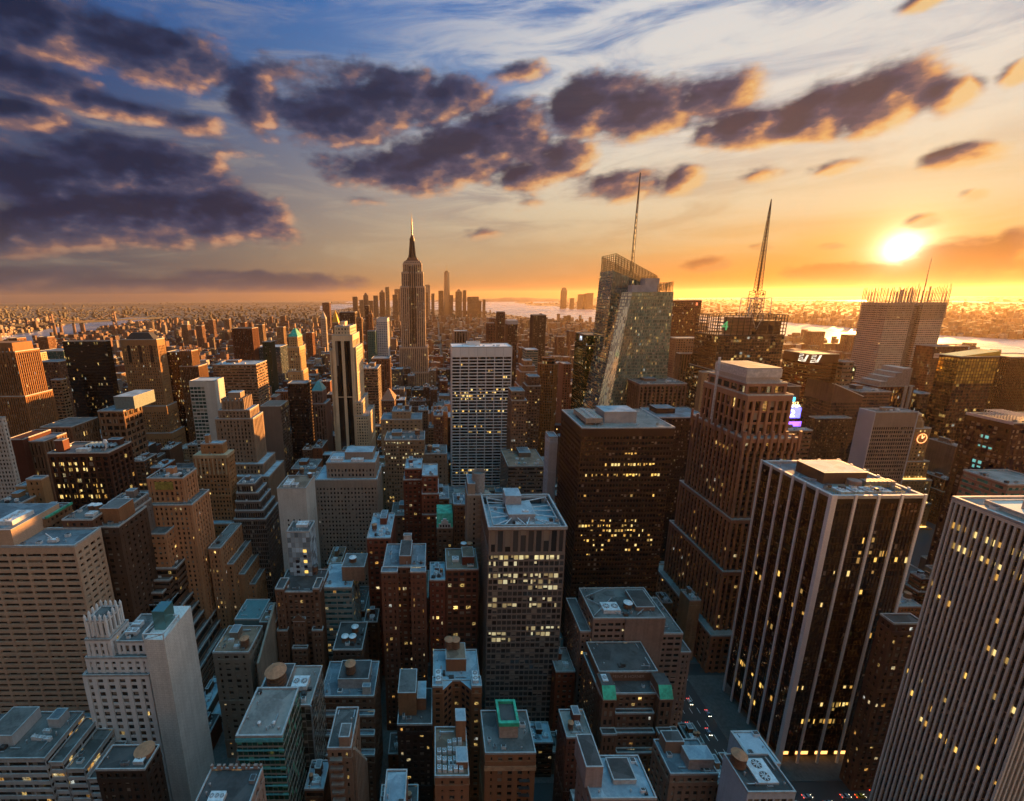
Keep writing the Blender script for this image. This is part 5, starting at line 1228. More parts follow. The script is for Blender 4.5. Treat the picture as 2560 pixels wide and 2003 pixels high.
T('brown_rib_tower','office tower','brown ribbed tower with a bright right edge, below the white-windowed slab',928,972,897,740,-977,(.26,.13,.075),FARRIB,GW(.02),vb=985,h='the brown ribbed tower')
b = T('white_window_slab','apartment building','slab with a bright white window grid left of the spired stone skyscraper',941,968,796,1060,-973,(.60,.58,.58),st(bay=5.5,fl=4,pier=1.3,span=1.5,pd=.5,sd=.4,top=9),glass((.10,.12,.18),0,.2,0,.2),vb=890,h='the white-windowed slab')
T('teal_slab','apartment building','thin teal slab with a pale flank, left of the white-windowed slab',918,938,828,1030,24,(.10,.24,.23),FAR,GT(0),vb=905,h='the thin teal slab')
b = T('gable_tower','office building','brown office with a steep rust-red gabled roof right of the pale pier tower',953,986,1001,520,26,(.28,.165,.11),FINE,GW(.03),vb=1040,h='the rust gabled office',keep=True)
x0,x1,y0,y1,z = b.box; mb = MB(); mb.hip(x0-b.c[0],x1-b.c[0],y0-b.c[1],y1-b.c[1],z+.55,at(970,977,520).z,.12); b.part('gabled_roof',mb,plain('rust_tiles',(.30,.12,.06),.8)); b.done(vb=1040,handle='the rust gabled office')
b = T('cream_step_building','office building','cream stepped building with blank wall and copper-red roofs, left of white gridded slab',980,1026,1029,470,24,(.48,.37,.26),PUNCH2,GW(.03),vb=1095,h='the cream stepped building',tiers=((28,28,18,3),),kit=(2,1,3))
b = T('lit_window_building','office building','tan office with many yellow lit windows below the cream stepped building',961,1061,1100,385,26,(.36,.27,.19),FINE,glass((.035,.03,.025),.06,.2,0,.35),'tar',vb=1170,h='the tan office with lit rows',kit=(5,1,8),keep=True)
b.litpx((*b.box[:4],0,b.box[4]),FINE,[(1111,960,1030,.7),(1139,960,1060,.6),(1147,980,1040,.6),(1168,990,1010,.6)],LITW,seed=3); b.done(vb=1170,handle='the tan office with lit rows')
T('slim_gothic_tower','office building','slim brown building with a pointed gable, behind the cream stepped building',1046,1070,1026,505,20,(.28,.175,.12),FINE,GW(.03),vb=1085,h='the slim gabled building',kit=(1,1,4))
T('slim_ornate_tower','office building','slim ornate red-brown tower with a heavy cornice left of the white gridded slab',1084,1107,1040,470,20,(.24,.12,.085),FINE,GW(.03),vb=1105,h='the slim corniced tower',kit=(1,1,6),cap=1.2)
T('stone_hall','office building','low stone hall with a cornice, right of the tan office with lit rows',1061,1118,1135,385,24,(.30,.24,.19),PUNCH2,GD(.0),'tar',vb=1190,h='the corniced stone hall',kit=(4,1,12))
# grey twin step office
b = T('grey_step_office','office building','grey stone office in three broad steps with small regular windows, centre left',815,938,1157,345,26,(.40,.36,.33),st(bay=2.9,fl=3.7,pier=1.5,span=1.7,pd=.5,sd=.49,top=7),GD(.01),'silver',vb=1290,h='the grey three-step office',tiers=((28,5,38,4),),keep=True)
x0,x1,y0,y1,z = b.box; b.bulkhead(x0+14,x1-3,y0+8,y1-3,z,6,None,'silver'); b.aircon(x0+3,x0+13,y0+3,y0+9,z,2.5,2); b.aircon(x0+20,x0+30,y0+1.5,y0+6,z,2.2,3); b.done(vb=1290,handle='the grey three-step office')
b = T('white_blank_building','office building','white blank-topped building with two big round fans in a rust-stained roof pit',692,764,1222,298,-786,(.52,.51,.48),st(bay=4.1,fl=3.8,pier=2.8,span=1.9,pd=.5,sd=.3,top=24),GD(.0),'rust',vb=1330,h='the white blank-topped building',keep=True)
x0,x1,y0,y1,z = b.box; b.aircon(x0+3.5,x0+8.5,y0+3,y0+14,z,1.8,2); b.aircon(x0+10,x0+14,y0+3,y0+7,z,1.8,1); b.tank(x1-2.6,y1-3,z,1.7,2.6,.6,WSTEEL()); b.done(vb=1330,handle='the white blank-topped building')
b = T('blue_glass_cube','office building','pale blue tiled glass building with a column of lit square windows',716,773,1330,248,-787,(.34,.42,.48),st(bay=2.3,fl=3.4,pier=.12,span=.2,pd=.06,sd=.05,top=.6),glass((.34,.44,.52),.0,.25,.25,0),'tar',vb=1440,h='the pale blue tiled building',keep=True)
x0,x1,y0,y1,z = b.box
for k in range(6):
    for (f,on) in ((.66,k%2==0),(.30,0)):
        if f<.5 and k<2: continue
        zz = z-14-k*3.6; b.boxpart('lit_window' if on else 'window',x0+(x1-x0)*f,x0+(x1-x0)*f+2.1,y0-.12,y0+.05,zz,zz+1.9,LIT() if on else plain('dark_pane',(.02,.02,.03),.2))
b.aircon(x0+4,x0+11,y0+6,y0+11,z,1.5,3); b.done(vb=1440,handle='the pale blue tiled building')
b = T('terrace_glass_office','office building','dark glass office stepping down in four terraces with pale parapets, centre left',592,636,1210,325,16,(.22,.19,.18),st(bay=1.7,fl=3.8,pier=.35,span=.8,pd=.3,sd=.25),glass((.03,.02,.016),.012,.15,.15,.1),'grey',vb=1330,h='the four-terrace glass office',tiers=((2,9,20,2),(3,16,38,4),(4,24,58,6),(6,30,76,8)),kit=(2,0,4))
b = T('golden_top_tower','office tower','tan stone tower with pale arcaded top, its right side caught golden by the sun',483,567,1141,325,-585,(.46,.27,.14),FINE,GW(.04),'silver',vb=1290,h='the golden-sided tan tower',tiers=((10,14,160,6),),keep=True)
x0,x1,y0,y1,z = b.box; b.tier(x0+5,x1-4,y0+3,y1-2,z-.5,at(520,1113,325).z,PUNCH2); b.boxpart('arcade_band',x0-.25,x1+.25,y0-.25,y1+.25,z-1.6,z+.9,wall((.50,.36,.22)))
mb = MB()
for i in range(8): xx = x0+(x1-x0)*(i+.5)/8-b.c[0]; mb.box(xx-.55,xx+.55,y0-b.c[1]-.3,y0-b.c[1]+.2,z-15,z-2)
b.part('column_row',mb,wall((.50,.36,.22))); b.bulkhead(x0+8,x0+11,y1-8,y1-4,at(520,1113,325).z,6); b.done(vb=1290,handle='the golden-sided tan tower')
b = T('orange_deco_tower','office tower','orange brick art deco tower with a coloured panel near its top and stepped wing',366,457,1196,275,17,(.50,.235,.115),st(bay=3.3,fl=3.6,pier=1.7,span=1.5,pd=.6,sd=.3),GW(.03),'tar',vb=1420,h='the orange art deco tower',tiers=((20,22,60,4),),keep=True)
x0,x1,y0,y1,z = b.box; mb = MB(); mb.box(x0-b.c[0]+5,x1-b.c[0]-7,y0-b.c[1]-.35,y0-b.c[1]+.1,z-8,z-2.5); b.part('mosaic_panel',mb,plain('mosaic',(.30,.24,.05),.6,scale=.5,var=.5))
mb = MB(); mb.box(x0-b.c[0]-.4,x1-b.c[0]+.4,y0-b.c[1]-.3,y0-b.c[1]+.2,z-19,z-17); b.part('white_band',mb,plain('terracotta_white',(.55,.42,.32)))
m=at(401,1196,275).x-at(400,1196,275).x
for i,(a,c,v) in enumerate(((457,500,1380),(500,522,1420),(522,545,1445),(545,566,1470))):
    b.tier(x1+ (a-457)*m*.75+ (8 if i==0 else 8),x1+(c-457)*m*.75+8,y0+4+i*6,y1+22+i*5,0,at(a,v,275+i*6).z,st(bay=3,fl=3.6,pier=1.5,span=1.5))
b.tier(x0-22,x0+16,y0-14,y0-.5,0,at(330,1342,258).z,PUNCH); b.kit(x0+2,x1-3,y0+2,y1-1,z,4,0,7); b.done(vb=1420,handle='the orange art deco tower')
# dark wide building with skylights
b = T('skylight_block','office building','wide dark brown block with louvred skylights on its roof and rows of lit windows',118,270,1133,300,-328,(.11,.052,.035),st(bay=5.2,fl=4.2,pier=1.3,span=1.3,pd=.9,sd=.2,top=3),glass((.02,.012,.01),.05,.12,.1,.05),'tar',vb=1270,h='the wide skylight block',keep=True)
x0,x1,y0,y1,z = b.box; W_,L_=x1-x0,y1-y0
mb = MB()
for k in range(7): l=b.L(x0+W_*.40+k*3.0,y0+L_*.42); mb.quad((l[0],l[1],z+.4),(l[0]+1.6,l[1],z+2.4),(l[0]+1.6,l[1]+L_*.34,z+2.4),(l[0],l[1]+L_*.34,z+.4)); mb.quad((l[0]+1.6,l[1],z+2.4),(l[0]+3,l[1],z+.4),(l[0]+3,l[1]+L_*.34,z+.4),(l[0]+1.6,l[1]+L_*.34,z+2.4))
b.part('skylight',mb,plain('skylight_glass',(.20,.28,.32),.2,.3)); b.bulkhead(x0+W_*.08,x0+W_*.22,y0+L_*.14,y0+L_*.36,z,8,wall((.20,.08,.055)),'tar'); b.bulkhead(x0+W_*.72,x0+W_*.92,y0+L_*.7,y0+L_*.9,z,4)
b.aircon(x0+W_*.42,x0+W_*.62,y0+L_*.12,y0+L_*.26,z,2,4); mb=MB(); l=b.L(x0+W_*.8,y0+L_*.42); mb.cyl(l[0],l[1],z,z+4,.7,.7,8); mb.cyl(l[0],l[1],z+4,z+6.4,1.6,1.0,12); b.part('vent_stack',mb,WSTEEL())
b.litpx((x0,x1,y0,y1,0,z),st(bay=1.73,fl=4.2,pier=.4,span=1.3,pd=.9,sd=.2,top=3),[(1159,125,210,.6),(1171,160,250,.5),(1222,140,270,.5),(1231,160,265,.35),(1248,140,260,.6)],seed=4); b.done(vb=1270,handle='the wide skylight block')
T('arcade_block','office building','brown stone block with tall arcaded windows behind the wide skylight block',100,178,1068,430,36,(.27,.165,.10),st(bay=3.4,fl=7,pier=1.6,span=2,pd=.6,sd=.3),GW(.05),'tar',vb=1120,h='the arcaded brown block')
T('column_block','office building','low brown block with column-like piers left of the wide skylight block',53,108,1104,385,26,(.25,.145,.09),st(bay=3.2,fl=13,pier=1.6,span=2.4,pd=.8,sd=.3),GD(.04),vb=1185,h='the columned brown block')
T('grey_step_building','office building','small grey stepped building between the skylight block and orange art deco tower',268,335,1258,255,14,(.27,.255,.26),PUNCH2,GW(.04),'tar',vb=1400,h='the small grey stepped building',tiers=((6,3,16,2),),kit=(2,0,5))
b = T('chimney_block','office building','dark brown block with a boxy penthouse whose side glows orange',231,296,1318,235,26,(.12,.075,.055),PUNCH2,GD(.01),'tar',vb=1390,h='the dark block with glowing penthouse',keep=True)
x0,x1,y0,y1,z = b.box; b.bulkhead(x0+2,x0+13,y0+5,y1-8,z,9,wall((.40,.22,.12)),'tar'); b.done(vb=1390,handle='the dark block with glowing penthouse')
b = T('double_dome_block','office building','brown block carrying two pale round tanks behind the broad tan ribbon tower',154,230,1300,232,18,(.18,.10,.07),PUNCH2,GD(.01),'tar',vb=1325,h='the block with two pale tanks',keep=True)
x0,x1,y0,y1,z = b.box
for f in (.42,.62): b.tank(x0+(x1-x0)*f,y1-4,z,2.1,2.2,.4,WSTEEL())
b.aircon(x1-7,x1-2,y0+4,y0+8,z,1.6,2); b.done(vb=1325,handle='the block with two pale tanks')
T('buff_brick_building','apartment building','buff brick building with a blank brick side, in front of the wide skylight block',64,102,1199,275,-122,(.44,.28,.15),PUNCH2,GD(.03),vb=1255,h='the buff brick building',side=BLANK,kit=(2,1,3))
b = T('green_cornice_block','apartment building','low tan block with a green copper cornice along its right edge',60,112,1296,232,-178,(.30,.19,.12),PUNCH,GW(.02),'tar',vb=1325,h='the green-corniced tan block',kit=(2,0,6),keep=True)
x0,x1,y0,y1,z = b.box; b.boxpart('cornice',x1-.1,x1+.9,y0,y1,z-.6,z+.7,COPPER()); b.done(vb=1325,handle='the green-corniced tan block')
T('small_buff_block','apartment building','small buff block with boxy rooftop huts at the left edge',-20,46,1262,262,20,(.40,.28,.17),PUNCH,GW(.02),'dark',vb=1300,h='the small buff block',kit=(3,0,9))
T('arch_window_house','apartment building','narrow buff house with tall arched windows left of the buff brick building',38,62,1216,280,16,(.44,.29,.14),PUNCH,GW(.03),vb=1260,h='the narrow buff house',kit=(1,0,2))
# stepped ziggurat and neighbours on the left avenue
b = T('terraced_block','office building','dark brown ziggurat office with broad terraced floors and a boxy ribbed penthouse',345,420,1515,248,30,(.20,.13,.10),st(bay=30,fl=3.9,pier=.5,span=1.9,pd=.2,sd=.6,top=2),glass((.022,.014,.011),.01,.15,.1,.05),'tar',vb=1690,h='the dark terraced ziggurat',keep=True)
x0,x1,y0,y1,z = b.box; R = st(bay=30,fl=3.9,pier=.5,span=1.9,pd=.2,sd=.6,top=2)
m=at(401,1515,248).x-at(400,1515,248).x
for i in range(7):
    zz=z-i*7.2; b.tier(x0-3,x1+i*m*11.5,y0-i*3.4,y1+26,max(0,zz-7.8) if i<6 else 0,zz,R,cap=.8)
for i in range(1,5): b.tier(x0-3,x1-8+i*3,y0+i*4,y1+26,z-.5,z+i*6.2,R,cap=.8) if i<4 else None
pz=at(365,1428,262).z; q0,q1=at(329,1428,262).x,at(400,1428,262).x
b.bulkhead(q0,q1,262,281,z+14,pz-z-14,plain('ribbed_metal',(.27,.19,.16),scale=2),'tar'); b.done(vb=1690,handle='the dark terraced ziggurat')
T('dark_glass_low','office building','dark glass mid-rise slab right of the broad tan ribbon tower',270,316,1394,255,20,(.09,.075,.06),CURT,glass((.03,.03,.025),.02,.12,.3,.2),'gravel',vb=1560,h='the dark glass mid-rise')
b = T('rounded_corner_block','office building','brown stone block with a heavy cornice and many windows on the left avenue',505,590,1378,325,-612,(.24,.15,.105),FINE,GW(.025),'gravel',vb=1490,h='the corniced avenue block',cap=1.4,kit=(4,0,3))
T('low_blue_shop','shop building','low block with a blue-painted wall and green roof beside the left avenue',586,648,1549,232,18,(.12,.26,.31),BLANK,roof='grey',vb=1600,h='the blue-walled low block')
T('low_brown_shop','shop building','low windowless brown block right of the blue-walled low block',648,690,1556,231,17,(.22,.15,.12),BLANK,roof='tar',vb=1600,h='the windowless brown block',kit=(3,0,4))
b = T('slanted_wall_house','apartment building','small grey stone house with a big pale slanted party wall on its right',531,622,1632,205,20,(.30,.28,.25),PUNCH2,GD(.02),'rust',vb=1700,h='the grey house with slanted wall',keep=True)
x0,x1,y0,y1,z = b.box; mb=MB(); a,c=b.L(x1+4,y0-1),b.L(x1+5.2,y1+9)
mb.poly([(a[0],a[1],0),(a[0],c[1],0),(a[0],c[1],z+9),(a[0],a[1],z-6)]); mb.poly([(c[0],a[1],0),(c[0],c[1],0),(c[0],c[1],z+9),(c[0],a[1],z-6)]); mb.quad((a[0],a[1],z-6),(c[0],a[1],z-6),(c[0],c[1],z+9),(a[0],c[1],z+9)); mb.quad((a[0],a[1],0),(c[0],a[1],0),(c[0],a[1],z-6),(a[0],a[1],z-6))
b.part('party_wall',mb,wall((.36,.35,.32))); b.kit(x0+1,x1-1,y0+1,y1-1,z,2,1,3); b.done(vb=1700,handle='the grey house with slanted wall')
b = T('gothic_hotel','hotel','ornate brown stone hotel with twin corner turrets and stepped gables',690,800,1480,232,22,(.24,.145,.105),st(bay=3.1,fl=3.7,pier=1.4,span=1.5,pd=.5,sd=.4),GW(.03),'dark',vb=1660,h='the turreted brown hotel',keep=True)
x0,x1,y0,y1,z = b.box; W_=x1-x0
for (f0,f1,zz,dy) in ((0,.2,z+3,1.4),(.85,1.0,z+3,1.4)): b.tier(x0+W_*f0,x0+W_*f1,y0-dy,y0+9,0,zz,st(bay=2.6,fl=3.7,pier=1.1,span=1.5))
b.tier(x0-.6,x0+W_*.22,y0-3.2,y0,0,z-24,PUNCH); b.tier(x0+W_*.78,x1+.6,y0-3.2,y0,0,z-24,PUNCH); b.tier(x0+W_*.37,x0+W_*.64,y0-3.6,y0-.4,0,z-17,FINE); b.tier(x0+W_*.33,x0+W_*.68,y0-6,y0-3.7,0,z-34,FINE)
mb=MB(); l=b.L(x0+W_*.505,y0-3.7); mb.poly([(l[0]-4.2,l[1],z-17),(l[0]+4.2,l[1],z-17),(l[0],l[1],z-12.5)]); mb.poly([(l[0]+4.2,l[1]+1,z-17),(l[0]-4.2,l[1]+1,z-17),(l[0],l[1]+1,z-12.5)]); mb.quad((l[0]-4.2,l[1],z-17),(l[0],l[1],z-12.5),(l[0],l[1]+1,z-12.5),(l[0]-4.2,l[1]+1,z-17)); mb.quad((l[0],l[1],z-12.5),(l[0]+4.2,l[1],z-17),(l[0]+4.2,l[1]+1,z-17),(l[0],l[1]+1,z-12.5))
b.part('gable',mb,b.wm); b.tank(x0+W_*.72,y1-4,z,1.8,3,2.5,DSTEEL()); b.done(vb=1660,handle='the turreted brown hotel')
b = T('teal_ribbon_building','office building','teal glass building with pale floor bands, right of the turreted brown hotel',801,879,1470,240,26,(.30,.38,.40),RIBBON,glass((.03,.11,.13),.05,.15,.3,.25),'silver',vb=1640,h='the teal ribbon building',keep=True)
x0,x1,y0,y1,z = b.box; b.bulkhead(x0+12,x1+7,y0+7,y1-4,z,9.5,wall((.40,.27,.20)),'tar'); b.tank(x1-1,y0+13,z+9.5,2.2,2.6,.5,WSTEEL()); b.done(vb=1640,handle='the teal ribbon building')
# --- lower centre
T('blue_roof_brick','apartment building','red brick mid-rise with a bright blue-grey roof and white rooftop dormers',917,976,1346,262,34,(.27,.09,.06),PUNCH,GW(.09),'silver',vb=1490,h='the red brick with white dormers',kit=(4,1,5))
b = T('u_court_brick','apartment building','brown brick block with two roof wings around a narrow recessed court',957,1063,1418,226,24,(.21,.10,.07),PUNCH,GW(.06),'grey',vb=1600,h='the brown court block',keep=True)
x0,x1,y0,y1,z = b.box; W_=x1-x0; b.tier(x0-.5,x0+W_*.36,y0-5,y0,0,z+.02,PUNCH); b.tier(x0+W_*.66,x1+.5,y0-5,y0,0,z+.03,PUNCH); b.bulkhead(x0+W_*.38,x0+W_*.66,y0+3,y1-4,z,5,wall((.30,.2,.16)),'dark'); b.bulkhead(x0+W_*.44,x0+W_*.64,y1-3.8,y1-1,z,8,plain('white_plaster',(.5,.48,.46)),'tar'); b.done(vb=1600,handle='the brown court block')
T('tall_red_brick','apartment building','tall narrow red brick tower stepping up with white cornices, below the corniced stone hall',1055,1094,1190,315,24,(.27,.095,.065),PUNCH,GW(.05),'silver',vb=1330,h='the tall narrow red brick tower',tiers=((1,3,42,2),(1,3,92,3)))
T('wide_red_brick','apartment building','dark red brick block touching the left side of the tall narrow red brick tower',1012,1054,1172,325,22,(.20,.07,.05),PUNCH,GW(.04),'silver',vb=1320,h='the dark red brick block',kit=(2,0,8),tiers=((4,0,25,2),))
b = T('green_mansard_house','town house','narrow house with a bright green mansard and an ornate white arched gable',1092,1132,1320,285,18,(.26,.17,.13),PUNCH,GW(.03),'tar',vb=1400,h='the green mansard house',keep=True)
x0,x1,y0,y1,z = b.box; mb=MB(); l0,l1=b.L(x0,y0),b.L(x1,y1); mb.quad((l0[0],l0[1],z+.6),(l1[0],l0[1],z+.6),(l1[0],l0[1]+4,z+9),(l0[0],l0[1]+4,z+9)); mb.quad((l0[0],l0[1]+4,z+9),(l1[0],l0[1]+4,z+9),(l1[0],l1[1],z+9),(l0[0],l1[1],z+9)); mb.quad((l1[0],l0[1],z+.6),(l1[0],l1[1],z+.6),(l1[0],l1[1],z+9),(l1[0],l0[1]+4,z+9)); mb.quad((l0[0],l1[1],z+.6),(l0[0],l0[1],z+.6),(l0[0],l0[1]+4,z+9),(l0[0],l1[1],z+9))
b.part('mansard',mb,COPPER()); mb=MB(); mb.box(l0[0]+1.5,l1[0]-1.5,l0[1]-.2,l0[1]+.4,z,z+3.2); mb.box(l0[0]+3.2,l1[0]-3.2,l0[1]-.25,l0[1]+.6,z+3.2,z+5.6); mb.box(l0[0]+4.4,l1[0]-4.4,l0[1]-.2,l0[1]+.6,z+5.6,z+7); o=b.part('dormer_gable',mb,plain('white_stone',(.56,.55,.54)))
for k in range(4): mb=MB(); xx=l0[0]+2.2+k*(l1[0]-l0[0]-5.4)/3; mb.box(xx,xx+1.1,l0[1]-.32,l0[1]-.2,z+.7,z+2.5); mb.build('window',plain('dark_pane',(.02,.02,.03),.2),o)
b.done(vb=1400,handle='the green mansard house')
T('arch_brown_house','apartment building','narrow brown house with an arched top, between green mansard house and curved balcony tower',1134,1167,1262,288,18,(.23,.14,.10),FINE,GW(.03),vb=1350,h='the narrow arch-topped house',kit=(1,0,4))
b = T('balcony_tower','apartment building','grey tower with stacked curved balconies and an open round drum on its roof',1168,1204,1238,262,20,(.40,.37,.33),st(bay=3.2,fl=3.4,pier=1.9,span=1.6,pd=.4,sd=.3),GD(.03),'grey',vb=1380,h='the curved balcony tower',keep=True)
x0,x1,y0,y1,z = b.box; l=b.L(x1-1,y0+8)
for k in range(26):
    zz=z-4-k*3.4
    if zz>3: mb=MB(); mb.cyl(l[0],l[1],zz,zz+1.1,8.2,8.2,24,0); b.part('balcony',mb,wall((.46,.44,.41)))
mb=MB(); mb.cyl(l[0]-.5,l[1]-1,z-1,z+13,4.2,4.2,28,0,False); mb.cyl(l[0]-.5,l[1]-1,z+11,z+11.1,4.15,4.15,28,1); mb.cyl(l[0]-.5,l[1]-1,z+12.7,z+13.1,4.4,4.4,28,2,False); b.part('roof_drum',mb,[plain('drum_concrete',(.30,.29,.28)),roofmat('tar'),CAP()])
b.bulkhead(x0+.5,x1-4,y0+1,y1-3,z,7); b.done(vb=1380,handle='the curved balcony tower')
b = T('tank_red_brick','apartment building','red and grey brick block carrying one blue and one orange umbrella-like tank',1115,1196,1424,235,22,(.20,.085,.06),st(bay=3.6,fl=3.8,pier=1.2,span=1.5),GW(.06),'rust',vb=1560,h='the brick block with two umbrella tanks',keep=True)
x0,x1,y0,y1,z = b.box; b.tank(x0+(x1-x0)*.6,y1-4,z+3,1.7,.6,3,WSTEEL()); b.tank(x0+(x1-x0)*.8,y1-4,z+3,1.8,.6,3); b.bulkhead(x0+(x1-x0)*.52,x1-2,y0+5,y1-6,z,5,wall((.22,.07,.05)),'rust'); b.aircon(x0+4,x0+8,y0+8,y0+12,z,1.5,1); b.done(vb=1560,handle='the brick block with two umbrella tanks')
T('small_red_brick','apartment building','small red brick block with a frosty pale roof, right of the brown court block',1074,1113,1451,232,18,(.25,.085,.06),PUNCH,GW(.05),'silver',vb=1580,h='the small frosty-roofed brick block',kit=(3,1,6))
b = T('notched_brick','apartment building','orange brick block with a deep V-shaped front notch and two tan tanks',1083,1200,1702,186,20,(.36,.18,.10),PUNCH,GW(.04),'silver',vb=1850,h='the V-notched orange block',keep=True)
x0,x1,y0,y1,z = b.box; W_=x1-x0
b.tier(x0-.3,x0+W_*.2,y0-6,y0,0,z+2.5,PUNCH); b.tier(x0+W_*.8,x1+.3,y0-6,y0,0,z+2.5,PUNCH)
mb=MB()
for (p,q) in (((x0+W_*.2,y0-5.5),(x0+W_*.42,y0-.1)),((x0+W_*.58,y0-.1),(x0+W_*.8,y0-5.5))):
    a,c=b.L(*p),b.L(*q)
    mb.quad((*a,0),(*c,0),(*c,z),(*a,z))
    d=Vector((c[0]-a[0],c[1]-a[1],0)); n=Vector((d.y,-d.x,0)).normalized()
    for fl_ in range(int(z/3.7)-1):
        for t in (.15,.55):
            p0=Vector((*a,0)).lerp(Vector((*c,0)),t)+n*.06; p1=Vector((*a,0)).lerp(Vector((*c,0)),t+.26)+n*.06; zz=z-3.4-fl_*3.7
            mb.quad((p0.x,p0.y,zz),(p1.x,p1.y,zz),(p1.x,p1.y,zz+1.8),(p0.x,p0.y,zz+1.8),1)
    mb.quad((*a,z),(*c,z),(c[0],b.L(0,y0)[1]+.1,z),(a[0],b.L(0,y0)[1]+.1,z),2)
b.part('canted_wall',mb,[b.wm[0],plain('dark_pane',(.02,.02,.03),.2),roofmat('silver')]); b.bulkhead(x0+W_*.28,x0+W_*.72,y0+6,y1-3,z,7,None,'rust')
for f in (.36,.5): b.tank(x0+W_*f,y1-6,z+7.3,2.3,4,.8)
b.aircon(x0+W_*.05,x0+W_*.17,y0-4,y0+3,z+2.5,1.6,2); b.aircon(x0+W_*.83,x0+W_*.95,y0-4,y0+2,z+2.5,1.6,2); b.done(vb=1850,handle='the V-notched orange block')
b = T('tan_box_block','office building','dark block with a blank tan rooftop box and a small blue-roofed annexe',993,1080,1812,172,20,(.07,.05,.045),PUNCH,GW(.07),'dark',vb=1950,h='the dark block with tan box',keep=True)
x0,x1,y0,y1,z = b.box; b.bulkhead(x0+.3,x0+(x1-x0)*.54,y0+5,y1-1,z,13,wall((.36,.21,.12)),'tar'); b.bulkhead(x0+(x1-x0)*.56,x1-3,y0+8,y1-2,z,6.5,wall((.30,.18,.12)),'silver'); b.done(vb=1950,handle='the dark block with tan box')
b = T('step_terrace_block','apartment building','brown block with three pale-edged terraces and one orange drum tank on top',800,935,1742,185,22,(.20,.12,.085),PUNCH,GW(.04),'grey',vb=1850,h='the three-terrace brown block',keep=True)
x0,x1,y0,y1,z = b.box; W_=x1-x0
for i in range(1,4): b.tier(x0-.2*i,x1+.15*i,y0-3.2*i,y0-3.2*(i-1)-.1,0,z-i*8.5,PUNCH,cap=.7)
b.bulkhead(x0+W_*.3,x0+W_*.88,y0+5,y1-5,z,5.5,plain('rooftop_siding',(.40,.37,.36)),'dark'); b.tank(x0+W_*.52,y0+9,z+5.5,2.6,4.4,1.5); b.bulkhead(x0+W_*.78,x1-2,y0+1.5,y0+4,z,4,plain('white_plaster',(.5,.48,.46)),'grey'); b.done(vb=1850,handle='the three-terrace brown block')
b = T('triple_tank_block','apartment building','dark block with three pale-capped round tanks, below the teal ribbon building',832,905,1625,215,22,(.13,.095,.08),PUNCH,GW(.03),'dark',vb=1690,h='the block with three tanks',keep=True)
x0,x1,y0,y1,z = b.box
for (fx,fy) in ((.35,.3),(.62,.3),(.62,.65)): b.tank(x0+(x1-x0)*fx,y0+(y1-y0)*fy,z,2.0,2.6,1.0,WSTEEL())
b.done(vb=1690,handle='the block with three tanks')
b = T('ridge_tower','apartment building','narrow tan tower with stacked balconies and a sawtooth right edge, bottom left of centre',818,878,1872,138,-897,(.36,.26,.20),PUNCH,GD(.02),'tar',vb=2003,h='the sawtooth tan tower',keep=True)
x0,x1,y0,y1,z = b.box; b.bulkhead(x0+(x1-x0)*.5,x1-.6,y0+.4,y0+6,z,5,wall((.40,.31,.26)),'tar')
for k in range(12): mb=MB(); zz=z-5-k*4; l=b.L(x0+1,y0); mb.box(l[0],l[0]+4.8,l[1]-1.6,l[1]-.02,zz,zz+1.0); b.part('balcony',mb,wall((.36,.3,.27)))
mb=MB()
for k in range(9): l=b.L(x1,y0+2+k*2.6); mb.box(l[0],l[0]+1.1,l[1],l[1]+1.2,0,z-3-k*4)
b.part('fin_row',mb,wall((.45,.36,.30))); b.done(vb=2003,handle='the sawtooth tan tower')
b = T('green_hat_block','apartment building','orange brick block with a bright green-rimmed penthouse roof, bottom centre',1213,1340,1884,150,20,(.42,.21,.115),PUNCH2,GD(.03),'tar',vb=2003,h='the orange block with green penthouse',keep=True)
x0,x1,y0,y1,z = b.box; W_=x1-x0; b.bulkhead(x0+W_*.32,x0+W_*.70,y0+7,y1-2,z,6.5,plain('pink_render',(.48,.34,.27)),'dark'); mb=MB(); l0,l1=b.L(x0+W_*.30,y0+6.6),b.L(x0+W_*.72,y1-1.6)
for (a,c,d,e) in ((l0[0],l1[0],l0[1],l0[1]+1.3),(l0[0],l1[0],l1[1]-1.1,l1[1]),(l0[0],l0[0]+1.1,l0[1]+1.3,l1[1]-1.1),(l1[0]-1.1,l1[0],l0[1]+1.3,l1[1]-1.1)): mb.box(a,c,d,e,z+6.3,z+8.2)
b.part('green_rim',mb,plain('green_metal',(.05,.46,.27),.6,var=.45,scale=.35)); b.boxpart('string_course',x0-.3,x1+.3,y0-.3,y0+.2,z-9,z-6.5,plain('buff_band',(.52,.30,.17)))
mb=MB()
for k in range(5): l=b.L(x0+W_*.68,y0); zz=z-14-k*4; mb.box(l[0],l[0]+4.6,l[1]-1.3,l[1]-.02,zz,zz+.25); mb.bar((l[0],l[1]-1.3,zz+1.1),(l[0]+4.6,l[1]-1.3,zz+1.1),.12)
b.part('fire_escape',mb,DSTEEL()); b.done(vb=2003,handle='the orange block with green penthouse')
b = T('machine_roof_block','apartment building','orange brick block crowded with white rooftop machines and a blue-roofed stair box',1087,1173,1942,133,20,(.38,.20,.12),PUNCH2,GD(.02),'rust',vb=2003,h='the orange block crowded with machines',keep=True)
x0,x1,y0,y1,z = b.box; W_=x1-x0; rg=random.Random(8)
for i in range(5):
    for j in range(4): b.aircon(x0+1+i*2.1,x0+2.5+i*2.1,y0+1.5+j*3.6,y0+3.2+j*3.6,z,rg.uniform(.8,1.9),1) if rg.random()<.8 else None
